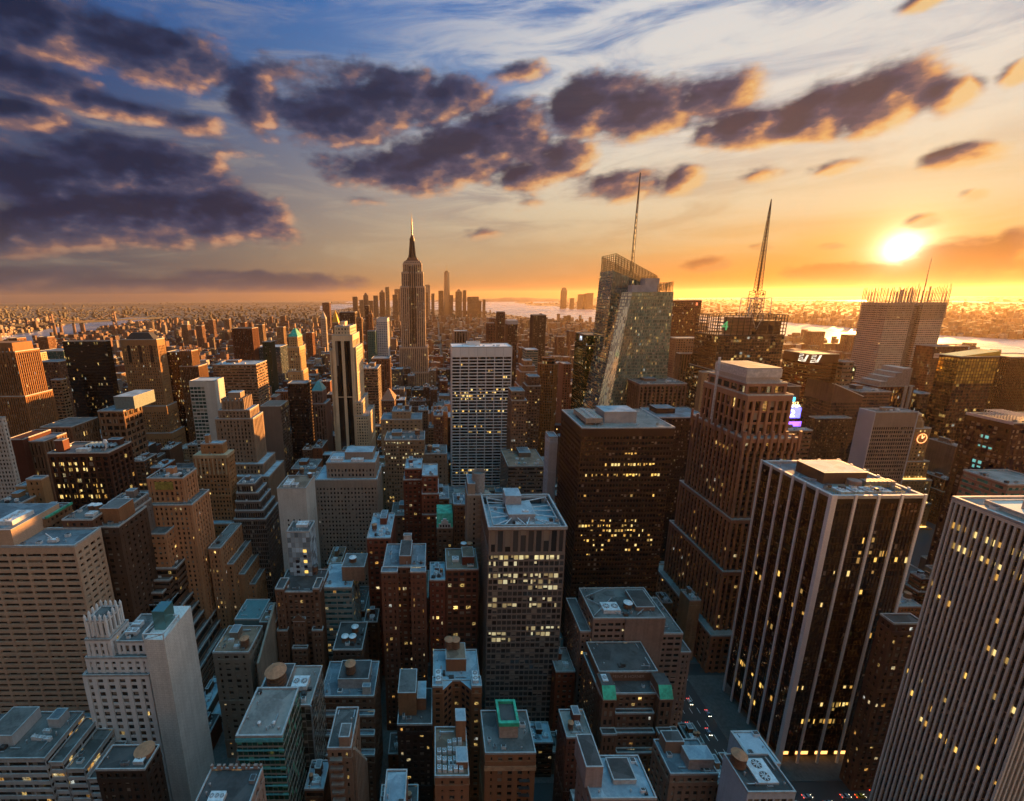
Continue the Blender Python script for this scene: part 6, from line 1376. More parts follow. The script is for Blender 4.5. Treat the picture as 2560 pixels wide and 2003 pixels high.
b.bulkhead(x0+W_*.66,x1-.4,y1-6,y1-.5,z,10,wall((.38,.22,.13)),'silver'); b.bulkhead(x0+W_*.64,x1-.3,y0+3,y0+9,z,3,wall((.36,.2,.13)),'silver'); b.duct((x0+2,y1-3,z+1),(x0+W_*.6,y1-3,z+1.2),.5); b.done(vb=2003,handle='the orange block crowded with machines')
T('cyan_roof_house','town house','small house with a bright blue flat roof and a brick gable, bottom edge centre',956,1012,2030,118,14,(.26,.15,.11),PUNCH,GD(.02),'silver',vb=2003,h='the small blue-roofed house')
b = T('crenel_house','apartment building','white-rimmed building with a crenellated parapet and dark roof, bottom edge left',470,612,2045,106,15,(.46,.38,.36),PUNCH,GD(.02),'dark',vb=2003,h='the crenellated white-rimmed building',keep=True)
x0,x1,y0,y1,z = b.box; mb=MB()
for i in range(9): l=b.L(x0+(x1-x0)*i/8.4,y1); mb.box(l[0],l[0]+(1.3 if i%2 else .7),l[1]-.5,l[1]+.3,z,z+1.7)
b.part('crenellation',mb,b.wm); b.aircon(x0+4,x0+9,y0+4,y0+7,z,1.2,3); b.done(vb=2003,handle='the crenellated white-rimmed building')
# teal glass pair
b = T('teal_glass_tower','office tower','glass tower with a big tan tank and twin fans above a teal glass front block',632,776,1765,160,-806,(.34,.36,.35),st(bay=2.4,fl=3.6,pier=.14,span=.22,pd=.1,sd=.08,top=.8),[glass((.10,.085,.07),.0,.1,.5,.35,blindcol=(.30,.26,.21)),glass((.015,.085,.06),.0,.08,.5,.2,blindcol=(.05,.40,.26))],'gravel',vb=2003,h='the glass tower with tan tank',keep=True)
x0,x1,y0,y1,z = b.box; a_=at(589,1842,138); c_=at(706,1842,138)
b.tier(a_.x,c_.x,138,159.9,0,a_.z,st(bay=1.9,fl=4.4,pier=.1,span=.7,pd=.1,sd=.14,top=.8),gm=1,pt=.7)
W_=x1-x0; b.bulkhead(x0+W_*.06,x0+W_*.5,y0+5,y1-1,z,2.4,plain('tank_pen',(.36,.30,.27)),'dark'); b.tank(x0+W_*.29,y0+10,z+1.0,4.4,6.5,1.2); b.aircon(x0+W_*.58,x0+W_*.86,y0+7,y0+13,z+.8,2.2,2)
b.boxpart('teal_coping',a_.x-.2,c_.x+.2,137.75,138.3,a_.z-1.8,a_.z-1.0,plain('teal_metal_strip',(.12,.42,.45),.4)); mb=MB()
for k in range(10): zz=a_.z-1.8-4.4*k-.05; mb.box(a_.x-b.c[0]-.25,c_.x-b.c[0]+.25,137.7-b.c[1],137.95-b.c[1],zz-.6,zz)
b.part('floor_edge',mb,plain('teal_metal_strip',(.12,.42,.45),.4)); mb=MB(); l=b.L(a_.x-4.2,141); mb.box(l[0],l[0]+4,l[1],l[1]+6,0,a_.z-19); mb.poly([(l[0],l[1]-.02,a_.z-19),(l[0]+4,l[1]-.02,a_.z-19),(l[0]+3.4,l[1]-.02,a_.z-10)]); mb.poly([(l[0]+4,l[1]+6,a_.z-19),(l[0],l[1]+6,a_.z-19),(l[0]+3.4,l[1]+6,a_.z-10)]); mb.quad((l[0],l[1],a_.z-19),(l[0]+3.4,l[1],a_.z-10),(l[0]+3.4,l[1]+6,a_.z-10),(l[0],l[1]+6,a_.z-19),1); mb.quad((l[0]+3.4,l[1],a_.z-10),(l[0]+4,l[1],a_.z-19),(l[0]+4,l[1]+6,a_.z-19),(l[0]+3.4,l[1]+6,a_.z-10),1); b.part('green_gable',mb,[plain('grey_render',(.34,.35,.34)),plain('green_sheet',(.06,.36,.18))])
for f in (.3,.62): l=b.L(a_.x+(c_.x-a_.x)*(f+.1),143); mb=MB(); mb.cyl(l[0],l[1],a_.z-.3,a_.z+1.0,.5,.5,10); mb.cyl(l[0],l[1],a_.z+1.0,a_.z+1.5,.75,.3,10); b.part('roof_vent',mb,WSTEEL())
mb=MB(); l=b.L(x1,y0); mb.bar((l[0]+.3,l[1]-.3,0),(l[0]+.3,l[1]-.3,z+.3),.5); b.part('corner_mast',mb,STEEL()); b.done(vb=2003,handle='the glass tower with tan tank')
# bottom left
b = T('white_terrace_building','office building','low white office with ribbon windows stepping back in blue-edged terraces, bottom left corner',-80,112,1898,150,22,(.50,.50,.50),RIBBON,GD(.08),'tar',vb=2003,h='the white terraced office',keep=True)
x0,x1,y0,y1,z = b.box
b.tier(x1,x1+6,y0+1,y1,0,z-3.5,RIBBON); b.tier(x1+6,x1+14,y0+1.5,y1-2,0,z-7.8,RIBBON); b.tier(x1+14,x1+20,y0+2,y1-3,0,z-14,RIBBON); b.bulkhead(x0+2,x0+14,y0+6,y1-2,z,5,None,'tar'); b.kit(x0+16,x1-1,y0+6,y1-1,z,4,0,5); b.done(vb=2003,handle='the white terraced office')
b = T('dark_dish_roof','office building','dark flat-roofed building with a tan disc tank, below the white blind-shaft tower',238,362,1925,140,10,(.075,.055,.045),PUNCH,GD(.0),'dark',vb=2003,h='the dark roof with tan disc',keep=True)
x0,x1,y0,y1,z = b.box; mb=MB(); l=b.L(x0+(x1-x0)*.78,y0+7); mb.cyl(l[0],l[1],z-.3,z+1.6,3.6,3.6,24); mb.cyl(l[0],l[1],z+1.6,z+2.4,3.8,.2,24); b.part('disc_tank',mb,TANKTOP()); b.aircon(x1-6,x1-2,y1-8,y1-3,z,1.4,1); b.done(vb=2003,handle='the dark roof with tan disc')
# --- right part
b = T('ornate_brown_block','office building','big ornate brown stone block with two bright green turret roofs and faded wall lettering',1500,1672,1735,182,26,(.25,.15,.11),st(bay=3.0,fl=3.7,pier=1.3,span=1.6,pd=.5,sd=.45),GW(.05),'dark',vb=1890,h='the green-turreted brown block',keep=True)
x0,x1,y0,y1,z = b.box; W_=x1-x0; sB=st(bay=3.0,fl=3.7,pier=1.3,span=1.6,pd=.5,sd=.45)
zt=at(1585,1672,192).z; b.tier(x0+W_*.06,x1-W_*.06,y0+8,y1+2,z-.5,zt,st(bay=7,fl=9,pier=5,span=4,pd=.4,sd=.35,top=5))
for i in range(1,4): b.tier(x0+W_*.22,x1-W_*.22,y0-2.6*i,y0-2.6*(i-1)-.05,0,z-9*i,sB)
for (f0,f1) in ((0,.19),(.81,1)):
    b.tier(x0+W_*f0,x0+W_*f1,y0-4,y0+6,0,z+1,st(bay=2.6,fl=5,pier=1.1,span=1.8)); b.tier(x0+W_*f0-.4,x0+W_*f1+.4,y0-7.5,y0-4.1,0,z-16,st(bay=2.6,fl=5,pier=1.1,span=1.8)); mb=MB(); l0,l1=b.L(x0+W_*f0,y0-4.3),b.L(x0+W_*f1,y0+6)
    mb.quad((l0[0],l0[1],z+1.2),(l1[0],l0[1],z+1.2),(l1[0],l0[1]+3.2,z+6.4),(l0[0],l0[1]+3.2,z+6.4)); mb.quad((l0[0],l0[1]+3.2,z+6.4),(l1[0],l0[1]+3.2,z+6.4),(l1[0],l1[1],z+6.4),(l0[0],l1[1],z+6.4),1)
    for xx in (l0[0],l1[0]): mb.poly([(xx,l0[1],z+1.2),(xx,l1[1],z+1.2),(xx,l1[1],z+6.4),(xx,l0[1]+3.2,z+6.4)],2)
    b.part('turret_roof',mb,[plain('green_metal',(.05,.46,.27),.6,var=.45,scale=.35),roofmat('dark'),b.wm[0]])
text('FEINT & HORNER',2.3,(0,b.L(0,y0+7.55)[1],zt-2.4),plain('faded_paint',(.42,.29,.22),.8),b.o,ext=.02,sx=.9)
b.aircon(x0+1.5,x0+W_*.12,y0+1,y0+5,z+6.4,.6,1); b.done(vb=1890,handle='the green-turreted brown block')
b = T('braced_roof_office','office building','pinkish grey office with a blank front panel and cross braces over its roof plant',1484,1663,1546,212,26,(.36,.28,.255),st(bay=3.8,fl=3.7,pier=1.0,span=1.9,pd=.3,sd=.29,top=3),GD(.03),'tar',vb=1660,h='the pinkish braced-roof office',keep=True)
x0,x1,y0,y1,z = b.box; W_=x1-x0
b.tier(x0-6,x0+.1,y0+2,y1+4,0,z-10,sB); b.tier(x1-.1,x1+13,y0+3,y1+8,0,z-13,st(bay=3.8,fl=3.7,pier=1.0,span=1.9,pd=.3,sd=.29),cap=.7); b.tier(x1+12.9,x1+21,y0+6,y1+8,0,z-28,sB)
b.boxpart('blank_panel',x0+W_*.44,x1-.2,y0-.9,y0-.02,z-30,z+.4,wall((.38,.30,.275),joint=3)); b.aircon(x0+W_*.18,x0+W_*.42,y0+4,y0+11,z,2,2); b.tank(x0+W_*.57,y0+9,z,2.3,2.8,.3,WSTEEL()); b.bulkhead(x0+W_*.66,x1-3,y0+6,y1-5,z,2.2,None,'dark')

for (p,q) in (((.02,.05),(.40,.6)),((.40,.05),(.02,.6)),((.62,.05),(.98,.5)),((.02,.65),(.4,.95))): mb=MB(); mb.bar((x0+W_*p[0]-b.c[0],y0+26*p[1]-b.c[1],z+1.1),(x0+W_*q[0]-b.c[0],y0+26*q[1]-b.c[1],z+1.1),.4); b.part('roof_brace',mb,STEEL())
b.litpx((x0,x1,y0,y1,0,z),st(bay=1.9,fl=3.7,pier=.5,span=1.9,pd=.3,sd=.29,top=3),[(1625,1470,1530,.6),(1639,1470,1530,.7)],seed=2); b.done(vb=1660,handle='the pinkish braced-roof office')
T('long_red_brick','apartment building','long red brick building with a grey roof, left of the green-turreted brown block',1417,1482,1845,165,-1396,(.24,.10,.075),FINE,GW(.03),'gravel',vb=1960,h='the long red brick building',kit=(1,1,5))
T('bright_red_brick','apartment building','red brick slice between the glass tower with roof fans and the pinkish office',1390,1438,1680,214,18,(.27,.085,.05),PUNCH,GW(.02),'gravel',vb=1790,h='the red brick slice',kit=(2,0,3))
b = T('white_low_block','apartment building','low block with frosty blue roof, square skylight and pale corner tower, bottom edge',1478,1642,1998,120,15,(.36,.29,.27),PUNCH2,GD(.02),'silver',vb=2003,h='the frosty blue low block',keep=True)
x0,x1,y0,y1,z = b.box; W_=x1-x0; b.bulkhead(x0-1,x0+W_*.22,y0+4,y1+1,z,9,wall((.42,.38,.40)),'dark'); b.bulkhead(x0+W_*.42,x0+W_*.78,y0+5,y1-2,z,1.6,plain('white_plaster',(.5,.48,.46)),'dark'); b.done(vb=2003,handle='the frosty blue low block')
b = T('tan_corner_tower','apartment building','tan block with blue-topped roof boxes, left of the pale blue-sided tower',1676,1796,1936,146,15,(.38,.28,.22),PUNCH,GW(.02),'grey',vb=2003,h='the tan block by the avenue',keep=True)
x0,x1,y0,y1,z = b.box; W_=x1-x0; b.bulkhead(x0+W_*.42,x1-1,y0+2,y0+8,z,5,plain('pink_render',(.42,.33,.29)),'silver'); b.bulkhead(x0+W_*.1,x0+W_*.5,y0+9,y1-1,z,6,None,'dark'); b.done(vb=2003,handle='the tan block by the avenue')
b = T('blue_corner_tower','apartment building','pale blue-sided tower with two roof levels, tan tank and fan pit',1870,1990,1982,126,14,(.46,.50,.54),st(bay=2.6,fl=3.8,pier=.5,span=.6,pd=.3,sd=.2,top=3),GD(.0),'dark',vb=2003,h='the pale blue-sided tower',keep=True,side=BLANK)
x0,x1,y0,y1,z = b.box; z2=at(1860,1834,142).z; xa=at(1826,1834,160).x
q0,q1=at(1826,1829,154),at(1891,1829,154); b.tier(q0.x,q1.x,140.1,154,0,q0.z,BLANK,pt=.8); b.tank(x0+3.2,y1-3.5,z,2.6,4.2,.3); b.aircon(x0+6,x1-4,y0+3,y1-2,z,.6,2); b.done(vb=2003,handle='the pale blue-sided tower')
# middle right
T('dark_flat_tower','office tower','very dark tower with a raised boxy top, right of the flat-roofed brown slab',1646,1774,1044,395,-1600,(.055,.03,.022),FINE,GD(.012),'grey',vb=1400,h='the very dark flat-topped tower',kit=(0,0,2))
b = T('rib_block','office building','brown block wrapped in pale vertical piers with fan units on its roof',1600,1718,960,520,-1560,(.32,.21,.16),st(bay=5,fl=4,pier=1.5,span=.5,pd=1.2,sd=.1,top=3),GD(.01),'tar',vb=1020,h='the pale-piered block',kit=(6,0,4))
T('cream_grid_tower','office tower','cream gridded tower between the dark antenna tower and the granite pier tower',1757,1806,931,480,-1747,(.46,.35,.22),PUNCH2,GD(.02),vb=1060,h='the cream grid tower')
T('fine_rib_tower','office tower','finely ribbed brown tower right behind the faceted glass tower',1700,1760,884,660,-1690,(.34,.22,.15),FARRIB,GW(.02),vb=950,h='the finely ribbed tower')
T('crown_stone_block','office building','pale stone block with a stepped cornice top below the rust-red slab',1690,1755,846,760,30,(.42,.29,.19),FAR,GW(.02),vb=880,h='the pale corniced block')
b = T('rust_slab','skyscraper','broad flat rust-red slab behind the faceted glass tower, emblem at its top corner',1684,1755,751,960,-1676,(.17,.075,.045),CURT,glass((.10,.045,.028),.02,.15,.5,0),'dark',vb=850,h='the rust-red slab',keep=True)
x0,x1,y0,y1,z = b.box; text('B',8,(x1-b.c[0]-10,y0-b.c[1]-.4,z-8),plain('red_glow',(.6,.12,.05),.5,0,(1,.2,.08),.7),b.o,'emblem'); b.done(vb=850,handle='the rust-red slab')
b = T('green_glass_block','office tower','dark green glass tower with a raised screen corner bearing white lettering',1466,1507,864,630,-1437,(.05,.07,.03),st(bay=2,fl=4,pier=.2,span=1.1,pd=.2,sd=.18),glass((.05,.09,.025),.04,.08,.6,.05),'dark',vb=1020,h='the dark green glass tower',keep=True)
x0,x1,y0,y1,z = b.box; z2=at(1480,838,630).z; b.tier(x0-.5,x1+.5,y0+.3,y1-6,z-.5,z2,CURT); b.boxpart('emblem_panel',x0-.85,x0-.52,(y0+y1)/2-12,(y0+y1)/2+4,(z+z2)/2-3,z2-1,plain('navy_panel',(.01,.02,.08),.4)); text('M',9,(x0-b.c[0]-.95,(y0+y1)/2-b.c[1]-4,(z+z2)/2+1),plain('white_glow_soft',(.8,.85,.9),.5,0,(.7,.85,1),.5),b.o,'emblem',rot=(math.pi/2,0,-math.pi/2),sx=1.3); b.done(vb=1020,handle='the dark green glass tower')
def oct_tower():
    Y=635; a,c=at(1353,914,Y),at(1398,914,Y); r=(c.x-a.x)/2*1.06; xc=(a.x+c.x)/2; z=a.z; z2=at(1375,898,Y).z
    b=B('octagon_tower','office tower','orange-brown octagonal tower with piers and a smaller octagonal crown',xc,Y+r,wall((.40,.19,.08)),GW(.03),'tar'); w,g=b.w,b.g
    ring=lambda rr:[(rr*math.cos(math.pi/8+k*math.pi/4),rr*math.sin(math.pi/8+k*math.pi/4)) for k in range(8)]
    R1=ring(r); ringwall(w,g,R1,R1,0,[z]*8,4.0,2.2,1.3,.2,1.2); R2=ring(r*.68); ringwall(w,g,R2,R2,z,[z2]*8,5,2.2,1.3,.2,1.2); b.r.poly([(*p,z+.02) for p in R1]); b.r.poly([(*p,z2) for p in R2])
    mb=MB()
    for R,zz in ((R1,z),(R2,z2)):
        for i in range(8): p,q=R[i],R[(i+1)%8]; mb.bar((*p,zz+.5),(*q,zz+.5),1.3)
    for i in range(8):
        p,q=R1[i],R1[(i+1)%8]
        for t in (0,.25,.5,.75): X_,Y_=p[0]+(q[0]-p[0])*t,p[1]+(q[1]-p[1])*t; mb.bar((X_*1.02,Y_*1.02,0),(X_*1.02,Y_*1.02,z),1.0)
    b.part('pier_cage',mb,wall((.46,.23,.09))); b.bx.append((xc-r,xc+r,Y,Y+2*r,0,z)); b.done(vb=1080,handle='the orange octagonal tower')
oct_tower()
T('pink_grid_tower','office building','pinkish gridded block between the orange octagonal tower and the dark green glass tower',1408,1429,910,690,26,(.42,.24,.18),FAR,GW(.05),vb=1000,h='the pinkish grid block')
T('step_masonry_tower','office building','brown stepped masonry tower with a square top left of the orange octagonal tower',1310,1331,902,610,18,(.38,.23,.14),PUNCH2,GW(.03),vb=990,h='the square-topped stepped tower',tiers=((6,6,12,3),(10,10,26,6),(14,18,60,10)))
T('arch_step_tower','office building','dark brown stepped building with rounded setbacks below the square-topped stepped tower',1322,1350,942,560,20,(.24,.145,.10),PUNCH,GW(.06),vb=1070,h='the dark rounded-setback building',tiers=((6,2,22,3),))
T('teal_white_block','office building','white and teal banded block below the dark slender slab',1315,1346,875,760,30,(.40,.44,.42),RIBBON,GT(.02),'silver',vb=910,h='the teal-banded block')
T('dark_slender_slab','apartment building','dark slender slab standing alone right of the spired stone skyscraper',1334,1366,788,860,30,(.13,.085,.06),FAR,GW(.05),vb=900,h='the dark slender slab')
T('brown_slim_slab','apartment building','slim brown slab left of the white-topped block, over the white gridded slab',1245,1263,780,1060,30,(.16,.09,.06),FARRIB,GW(.02),vb=860,h='the slim brown slab')
b = T('white_top_block','apartment building','brown block capped by a pale grey screen, right of the slim brown slab',1269,1294,804,960,30,(.15,.09,.065),FARRIB,GW(.03),vb=862,h='the pale-capped brown block',keep=True)
b.boxpart('grey_screen',b.box[0]-.5,b.box[1]+.5,b.box[2]-.5,b.box[3]+.5,b.box[4]-6,b.box[4]+2.5,plain('screen_panels',(.42,.42,.44))); b.done(vb=862,handle='the pale-capped brown block')
T('stripe_low_slab','apartment building','low slab with white vertical stripes just over the white gridded slab',1135,1169,828,1250,40,(.45,.40,.36),st(bay=7,fl=30,pier=2,span=2,pd=1.2,sd=.3),GD(0),'silver',vb=860,h='the low white-striped slab')
T('stone_mid_tower','office building','tan stone office with setbacks right of the white gridded slab',1279,1312,978,470,22,(.36,.24,.17),FINE,GW(.03),vb=1050,h='the tan setback office',tiers=((0,5,22,3),))
T('arch_library_block','office building','brown arcaded block with teal glass roof lights behind the small park',1274,1326,1052,760,30,(.28,.17,.11),st(bay=5,fl=8,pier=2,span=2.2),GD(.02),vb=1090,h='the arcaded block by the park')
T('grey_low_office','office building','low grey-brown office with rust-stained roof in front of the small park',1270,1366,1166,420,50,(.26,.22,.20),RIBBON,GD(.02),'rust',vb=1230,h='the low grey office',kit=(7,0,5))
T('white_sliver','apartment building','thin white sliver tower against the left side of the brown slab',1374,1395,1093,350,14,(.56,.55,.55),PUNCH2,GD(.0),vb=1230,h='the thin white sliver')
# around the bronze tower
b = T('lit_sign_hotel','hotel','dark tower with pale green lit letters under its roof, right of the banded slab',2088,2142,914,660,40,(.13,.085,.065),CURT,glass((.06,.04,.03),.03,.1,.4,0),'dark',vb=1000,h='the dark tower with green letters',keep=True)
x0,x1,y0,y1,z = b.box; mb=MB(); rg=random.Random(5)
for i in range(16):
    if rg.random()<.8: xx=x0+5+(x1-x0-8)*i/16-b.c[0]; mb.box(xx,xx+1.5,y0-b.c[1]-.5,y0-b.c[1]-.2,z-8,z-8+rg.uniform(2,5))
b.part('sign_letter',mb,plain('pale_green_glow',(.6,.6,.3),.5,0,(.8,.8,.35),.7)); b.done(vb=1000,handle='the dark tower with green letters')
def wedge():
    Y=520; a=at(2100,945,Y+40); c=at(2158,992,Y); b=B('wedge_roof_building','office building','brown building with a long slanting roof edge running down to the right',(a.x+c.x)/2,Y+20,wall((.20,.125,.10)),glass((.07,.045,.04),.0,.12,.4,0),'tar'); cx,cy_=b.c
    x0=at(2096,1000,Y).x-8; x1=c.x; z0,z1=a.z,c.z; w=b.w; P=lambda x,y,z:(x-cx,y-cy_,z)
    facade(b.w,b.g,x0-cx,x1-cx,Y-cy_,Y+40-cy_,0,z1-6,CURT); w.poly([P(x0,Y+.1,z1-6),P(x1,Y+.1,z1-6),P(x1,Y+.1,z1),P(x0,Y+.1,z0)]); w.poly([P(x0,Y+40,z1-6),P(x1,Y+40,z1-6),P(x1,Y+40,z1),P(x0,Y+40,z0)]); w.quad(P(x0,Y,z0),P(x1,Y,z1),P(x1,Y+40,z1),P(x0,Y+40,z0)); w.quad(P(x0,Y+40,z1-6),P(x0,Y,z1-6),P(x0,Y,z0),P(x0,Y+40,z0)); w.quad(P(x1,Y,z1-6),P(x1,Y+40,z1-6),P(x1,Y+40,z1),P(x1,Y,z1))
    mb=MB(); mb.bar(P(x0,Y-.3,z0+.4),P(x1,Y-.3,z1+.4),1.0); mb.bar(P(x0,Y+3,z0+.4),P(x1,Y+3,z1+.4),.6); b.part('roof_rail',mb,WSTEEL()); x2=at(2215,985,Y+10).x
    b.tier(x1+.2,x2,Y+4,Y+40,0,at(2200,980,Y+4).z,RIBBON); b.kit(x1+2,x2-2,Y+8,Y+36,at(2200,980,Y+4).z,4,0,3); b.bx.append((x0,x1,Y,Y+40,0,z0)); b.done(vb=1030,handle='the slant-roofed building')
wedge()
b = T('red_lit_tower','hotel','dark tower with red-lit window columns, two white fins and a pale stepped roof',2196,2287,966,600,40,(.20,.10,.07),st(bay=4,fl=4,pier=1.6,span=.8,pd=.9,sd=.2),glass((.10,.03,.015),.10,.12,.4,0,litcol=(1,.35,.08)),'tar',vb=1050,h='the red-lit finned tower',keep=True)
x0,x1,y0,y1,z = b.box
for f in (.72,.86): b.boxpart('white_fin',x0+(x1-x0)*f,x0+(x1-x0)*f+3,y0-1.6,y0-.02,20,z+.5,plain('white_panels',(.62,.57,.53)))
mb=MB(); l0=b.L(x0+6,y0+4); l1=b.L(x1-4,y1-6)
for i in range(4): mb.box(l0[0]+i*9,l1[0],l0[1],l1[1],z+i*6-.3,z+(i+1)*6,0)
b.part('stepped_roof',mb,plain('pale_stone',(.46,.36,.30))); b.done(vb=1050,handle='the red-lit finned tower')
b = T('lilac_slab','office tower','slab with a blank lilac-white left flank and fine dark window grid',2190,2295,1031,420,-2151,(.44,.36,.31),st(bay=2.2,fl=3.9,pier=.5,span=1.3,pd=.35,sd=.3,top=15),glass((.035,.022,.018),.005,.1,.2,.05),'tar',vb=1235,h='the lilac-flanked slab',keep=True)
x0,x1,y0,y1,z = b.box; b.boxpart('blank_flank',x0-1.0,x0-.03,y0-.3,y1+.3,0,z+.6,plain('lilac_panels',(.56,.52,.54),.5,var=.08,scale=.05)); b.boxpart('edge_strip',x1+.03,x1+.9,y0-.3,y0+1.2,0,z+.6,plain('lilac_panels',(.56,.52,.54),.5,var=.08,scale=.05)); b.kit(x0+4,x1-4,y0+4,y1-4,z,3,0,6); b.done(vb=1235,handle='the lilac-flanked slab')
T('dark_brown_box','office building','dark brown box tower left of the lilac-flanked slab',2039,2130,1046,470,-2022,(.11,.07,.055),PUNCH,GD(.03),'tar',vb=1150,h='the dark brown box tower')
T('cornice_roof_block','office building','brown block with a cluttered flat roof right of the granite pier tower',1946,2032,1077,395,-1930,(.27,.17,.12),RIBBON,GD(.02),'silver',vb=1150,h='the cluttered flat-roofed block',kit=(6,0,3))
T('grey_blue_glass','office building','slender dull glass tower rising just behind the lilac-flanked slab',2300,2335,985,600,30,(.16,.10,.08),CURT,glass((.08,.05,.04),.05,.1,.4,0),vb=1050,h='the slender tower behind')
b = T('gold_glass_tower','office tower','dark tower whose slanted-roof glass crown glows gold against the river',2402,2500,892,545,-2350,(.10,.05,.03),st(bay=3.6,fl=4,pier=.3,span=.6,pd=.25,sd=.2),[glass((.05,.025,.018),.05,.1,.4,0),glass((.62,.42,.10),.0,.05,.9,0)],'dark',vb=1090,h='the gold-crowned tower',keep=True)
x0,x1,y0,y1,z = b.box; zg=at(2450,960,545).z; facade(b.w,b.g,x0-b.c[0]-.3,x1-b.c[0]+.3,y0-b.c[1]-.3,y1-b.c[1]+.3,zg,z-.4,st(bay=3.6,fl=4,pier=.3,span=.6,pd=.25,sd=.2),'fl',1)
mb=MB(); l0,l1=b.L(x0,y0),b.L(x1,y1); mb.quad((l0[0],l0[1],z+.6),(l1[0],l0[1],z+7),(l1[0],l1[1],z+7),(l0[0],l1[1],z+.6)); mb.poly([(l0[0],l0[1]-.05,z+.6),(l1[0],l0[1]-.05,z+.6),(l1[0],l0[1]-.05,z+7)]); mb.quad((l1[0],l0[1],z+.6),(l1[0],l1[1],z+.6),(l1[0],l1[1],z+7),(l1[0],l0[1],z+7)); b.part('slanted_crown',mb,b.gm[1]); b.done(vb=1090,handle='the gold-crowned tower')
b = T('sign_glass_tower','office tower','hazy glass tower with a small sign board, left of the gold-crowned tower',2335,2425,866,690,-2290,(.22,.13,.09),CURT,glass((.20,.10,.05),.02,.08,.6,0),'dark',vb=1000,h='the hazy glass tower',keep=True)
x0,x1,y0,y1,z = b.box; zz=at(2350,889,690).z; b.boxpart('sign_board',x0+2,x0+20,y0-1.6,y0-1.0,zz-3.5,zz+3.5,plain('sign_white',(.62,.52,.48))); text('Proskauer',4.2,(x0+11-b.c[0],y0-1.7-b.c[1],zz),plain('sign_ink',(.3,.16,.12)),b.o); mb=MB(); l0=b.L(x0,y0); l1=b.L(x1,y0); mb.bar((l0[0]+8,l0[1],z+3),(l1[0]+2,l1[1],z+3),.9)
for f in (.2,.6,1): mb.bar((l0[0]+(l1[0]-l0[0])*f,l0[1],z),(l0[0]+(l1[0]-l0[0])*f,l0[1],z+3),.6)
b.part('roof_rail',mb,DSTEEL()); b.done(vb=1000,handle='the hazy glass tower')
b = T('dark_red_tower','hotel','near-black red tower with square windows, some teal, and rooftop trusses',2534,2700,1058,300,-2416,(.075,.03,.025),st(bay=3.4,fl=3.9,pier=1.2,span=1.5,pd=.3,sd=.29,top=5),glass((.05,.028,.026),.0,.12,.35,.35),'rust',vb=1240,h='the near-black red tower',keep=True)
x0,x1,y0,y1,z = b.box; b.boxpart('white_band',x0-.4,x0-.02,y0-.3,y1,z-1.2,z+.9,plain('pink_white_band',(.60,.50,.48))); mb=MB(); rg=random.Random(2)
for k in range(12): l=b.L(x0+6,y0+4+k*(y1-y0-8)/12); mb.bar((l[0],l[1],z),(l[0],l[1],z+4),.3); mb.bar((l[0],l[1],z+4),(l[0]+14,l[1],z+4),.35); mb.bar((l[0],l[1],z),(l[0]+7,l[1],z+4),.25)
b.part('roof_truss',mb,plain('pink_steel',(.55,.45,.42)))
b.litpx((x0,x1,y0,y1,0,z),st(bay=3.4,fl=3.9,pier=1.2,span=1.5,pd=.3,sd=.29,top=5),[(1096,2440,2475,1),(1112,2440,2475,1),(1152,2420,2455,1),(1166,2418,2455,1)],plain('teal_pane',(.15,.5,.5),.4,0,(.2,.65,.62),.22),face='l'); b.done(vb=1240,handle='the near-black red tower')
T('right_edge_tower','office tower','dark tower with golden vertical glass strips at the right frame edge by the river',2530,2640,893,560,40,(.10,.05,.03),RIB,glass((.30,.17,.05),.05,.06,.8,0),vb=1060,h='the right-edge gold strip tower')
T('teal_band_block','office building','low block with teal window bands in front of the near-black red tower',2520,2640,1212,258,-2408,(.36,.26,.24),RIBBON,glass((.05,.25,.24),.0,.15,.3,.3),'gravel',vb=1260,h='the teal-banded low block')
def fix_stone_shaft():
    Y=330; b=T('brown_setback_hotel','hotel','brown tower with octagonal lilac roof, between the striped and ribbed towers',2235,2312,1560,185,-2200,(.20,.11,.085),PUNCH,GW(.06),'dark',vb=1750,h='the octagon-roofed brown tower',keep=True)
    x0,x1,y0,y1,z=b.box; mb=MB(); l=b.L(x0+12,y1+22)
    b.tier(x0+2,x0+22,y1+14,y1+32,0,z+10,PUNCH); mb.cyl(l[0],l[1]+1,z+10,z+16,9.5,7.5,8,0,False); mb.cyl(l[0],l[1]+1,z+16,z+16.1,7.4,7.4,8,1); b.part('octagonal_roof',mb,[plain('lilac_metal',(.42,.38,.42),.5),roofmat('dark')]); b.done(vb=1750,handle='the octagon-roofed brown tower')
fix_stone_shaft()
# ------------------------------------------------------------------ the blocks between the landmarks
PARK = (30, 142, 645, 752)
rf = random.Random(2024)
HB = [(q[0], q[1], q[2], q[3]) for h in HEROES for q in h['bx']]
def free(x0, x1, y0, y1, e=.8):
    for a, b_, c, d in HB:
        if x0 < b_+e and x1 > a-e and y0 < d+e and y1 > c-e: return False
    if x1 > 176 and x0 < 345 and y0 < 264: return False
    return not (x0 < PARK[1] and x1 > PARK[0] and y0 < PARK[3] and y1 > PARK[2])
SHORE = [(-150, 62, 868, 2200), (62, 110, 858, 0), (110, 165, 846, 2500), (165, 225, 836, 0), (225, 270, 826, 2900), (270, 330, 813, 0), (330, 385, 803, 3600), (800, 890, 774, 6000), (1100, 1235, 780, 6000), (1235, 1330, 794, 5000), (1330, 1500, 806, 4200), (1500, 1740, 815, 3600), (1740, 1800, 826, 3200), (1800, 1965, 840, 2800), (1965, 2115, 858, 2400), (2115, 2220, 872, 2200), (2220, 2340, 890, 2000), (2340, 2500, 918, 1700), (2500, 2800, 946, 1500)]
SHORE = [(a, b_, v, onground((a+b_)/2, v).y) for a, b_, v, _ in SHORE]
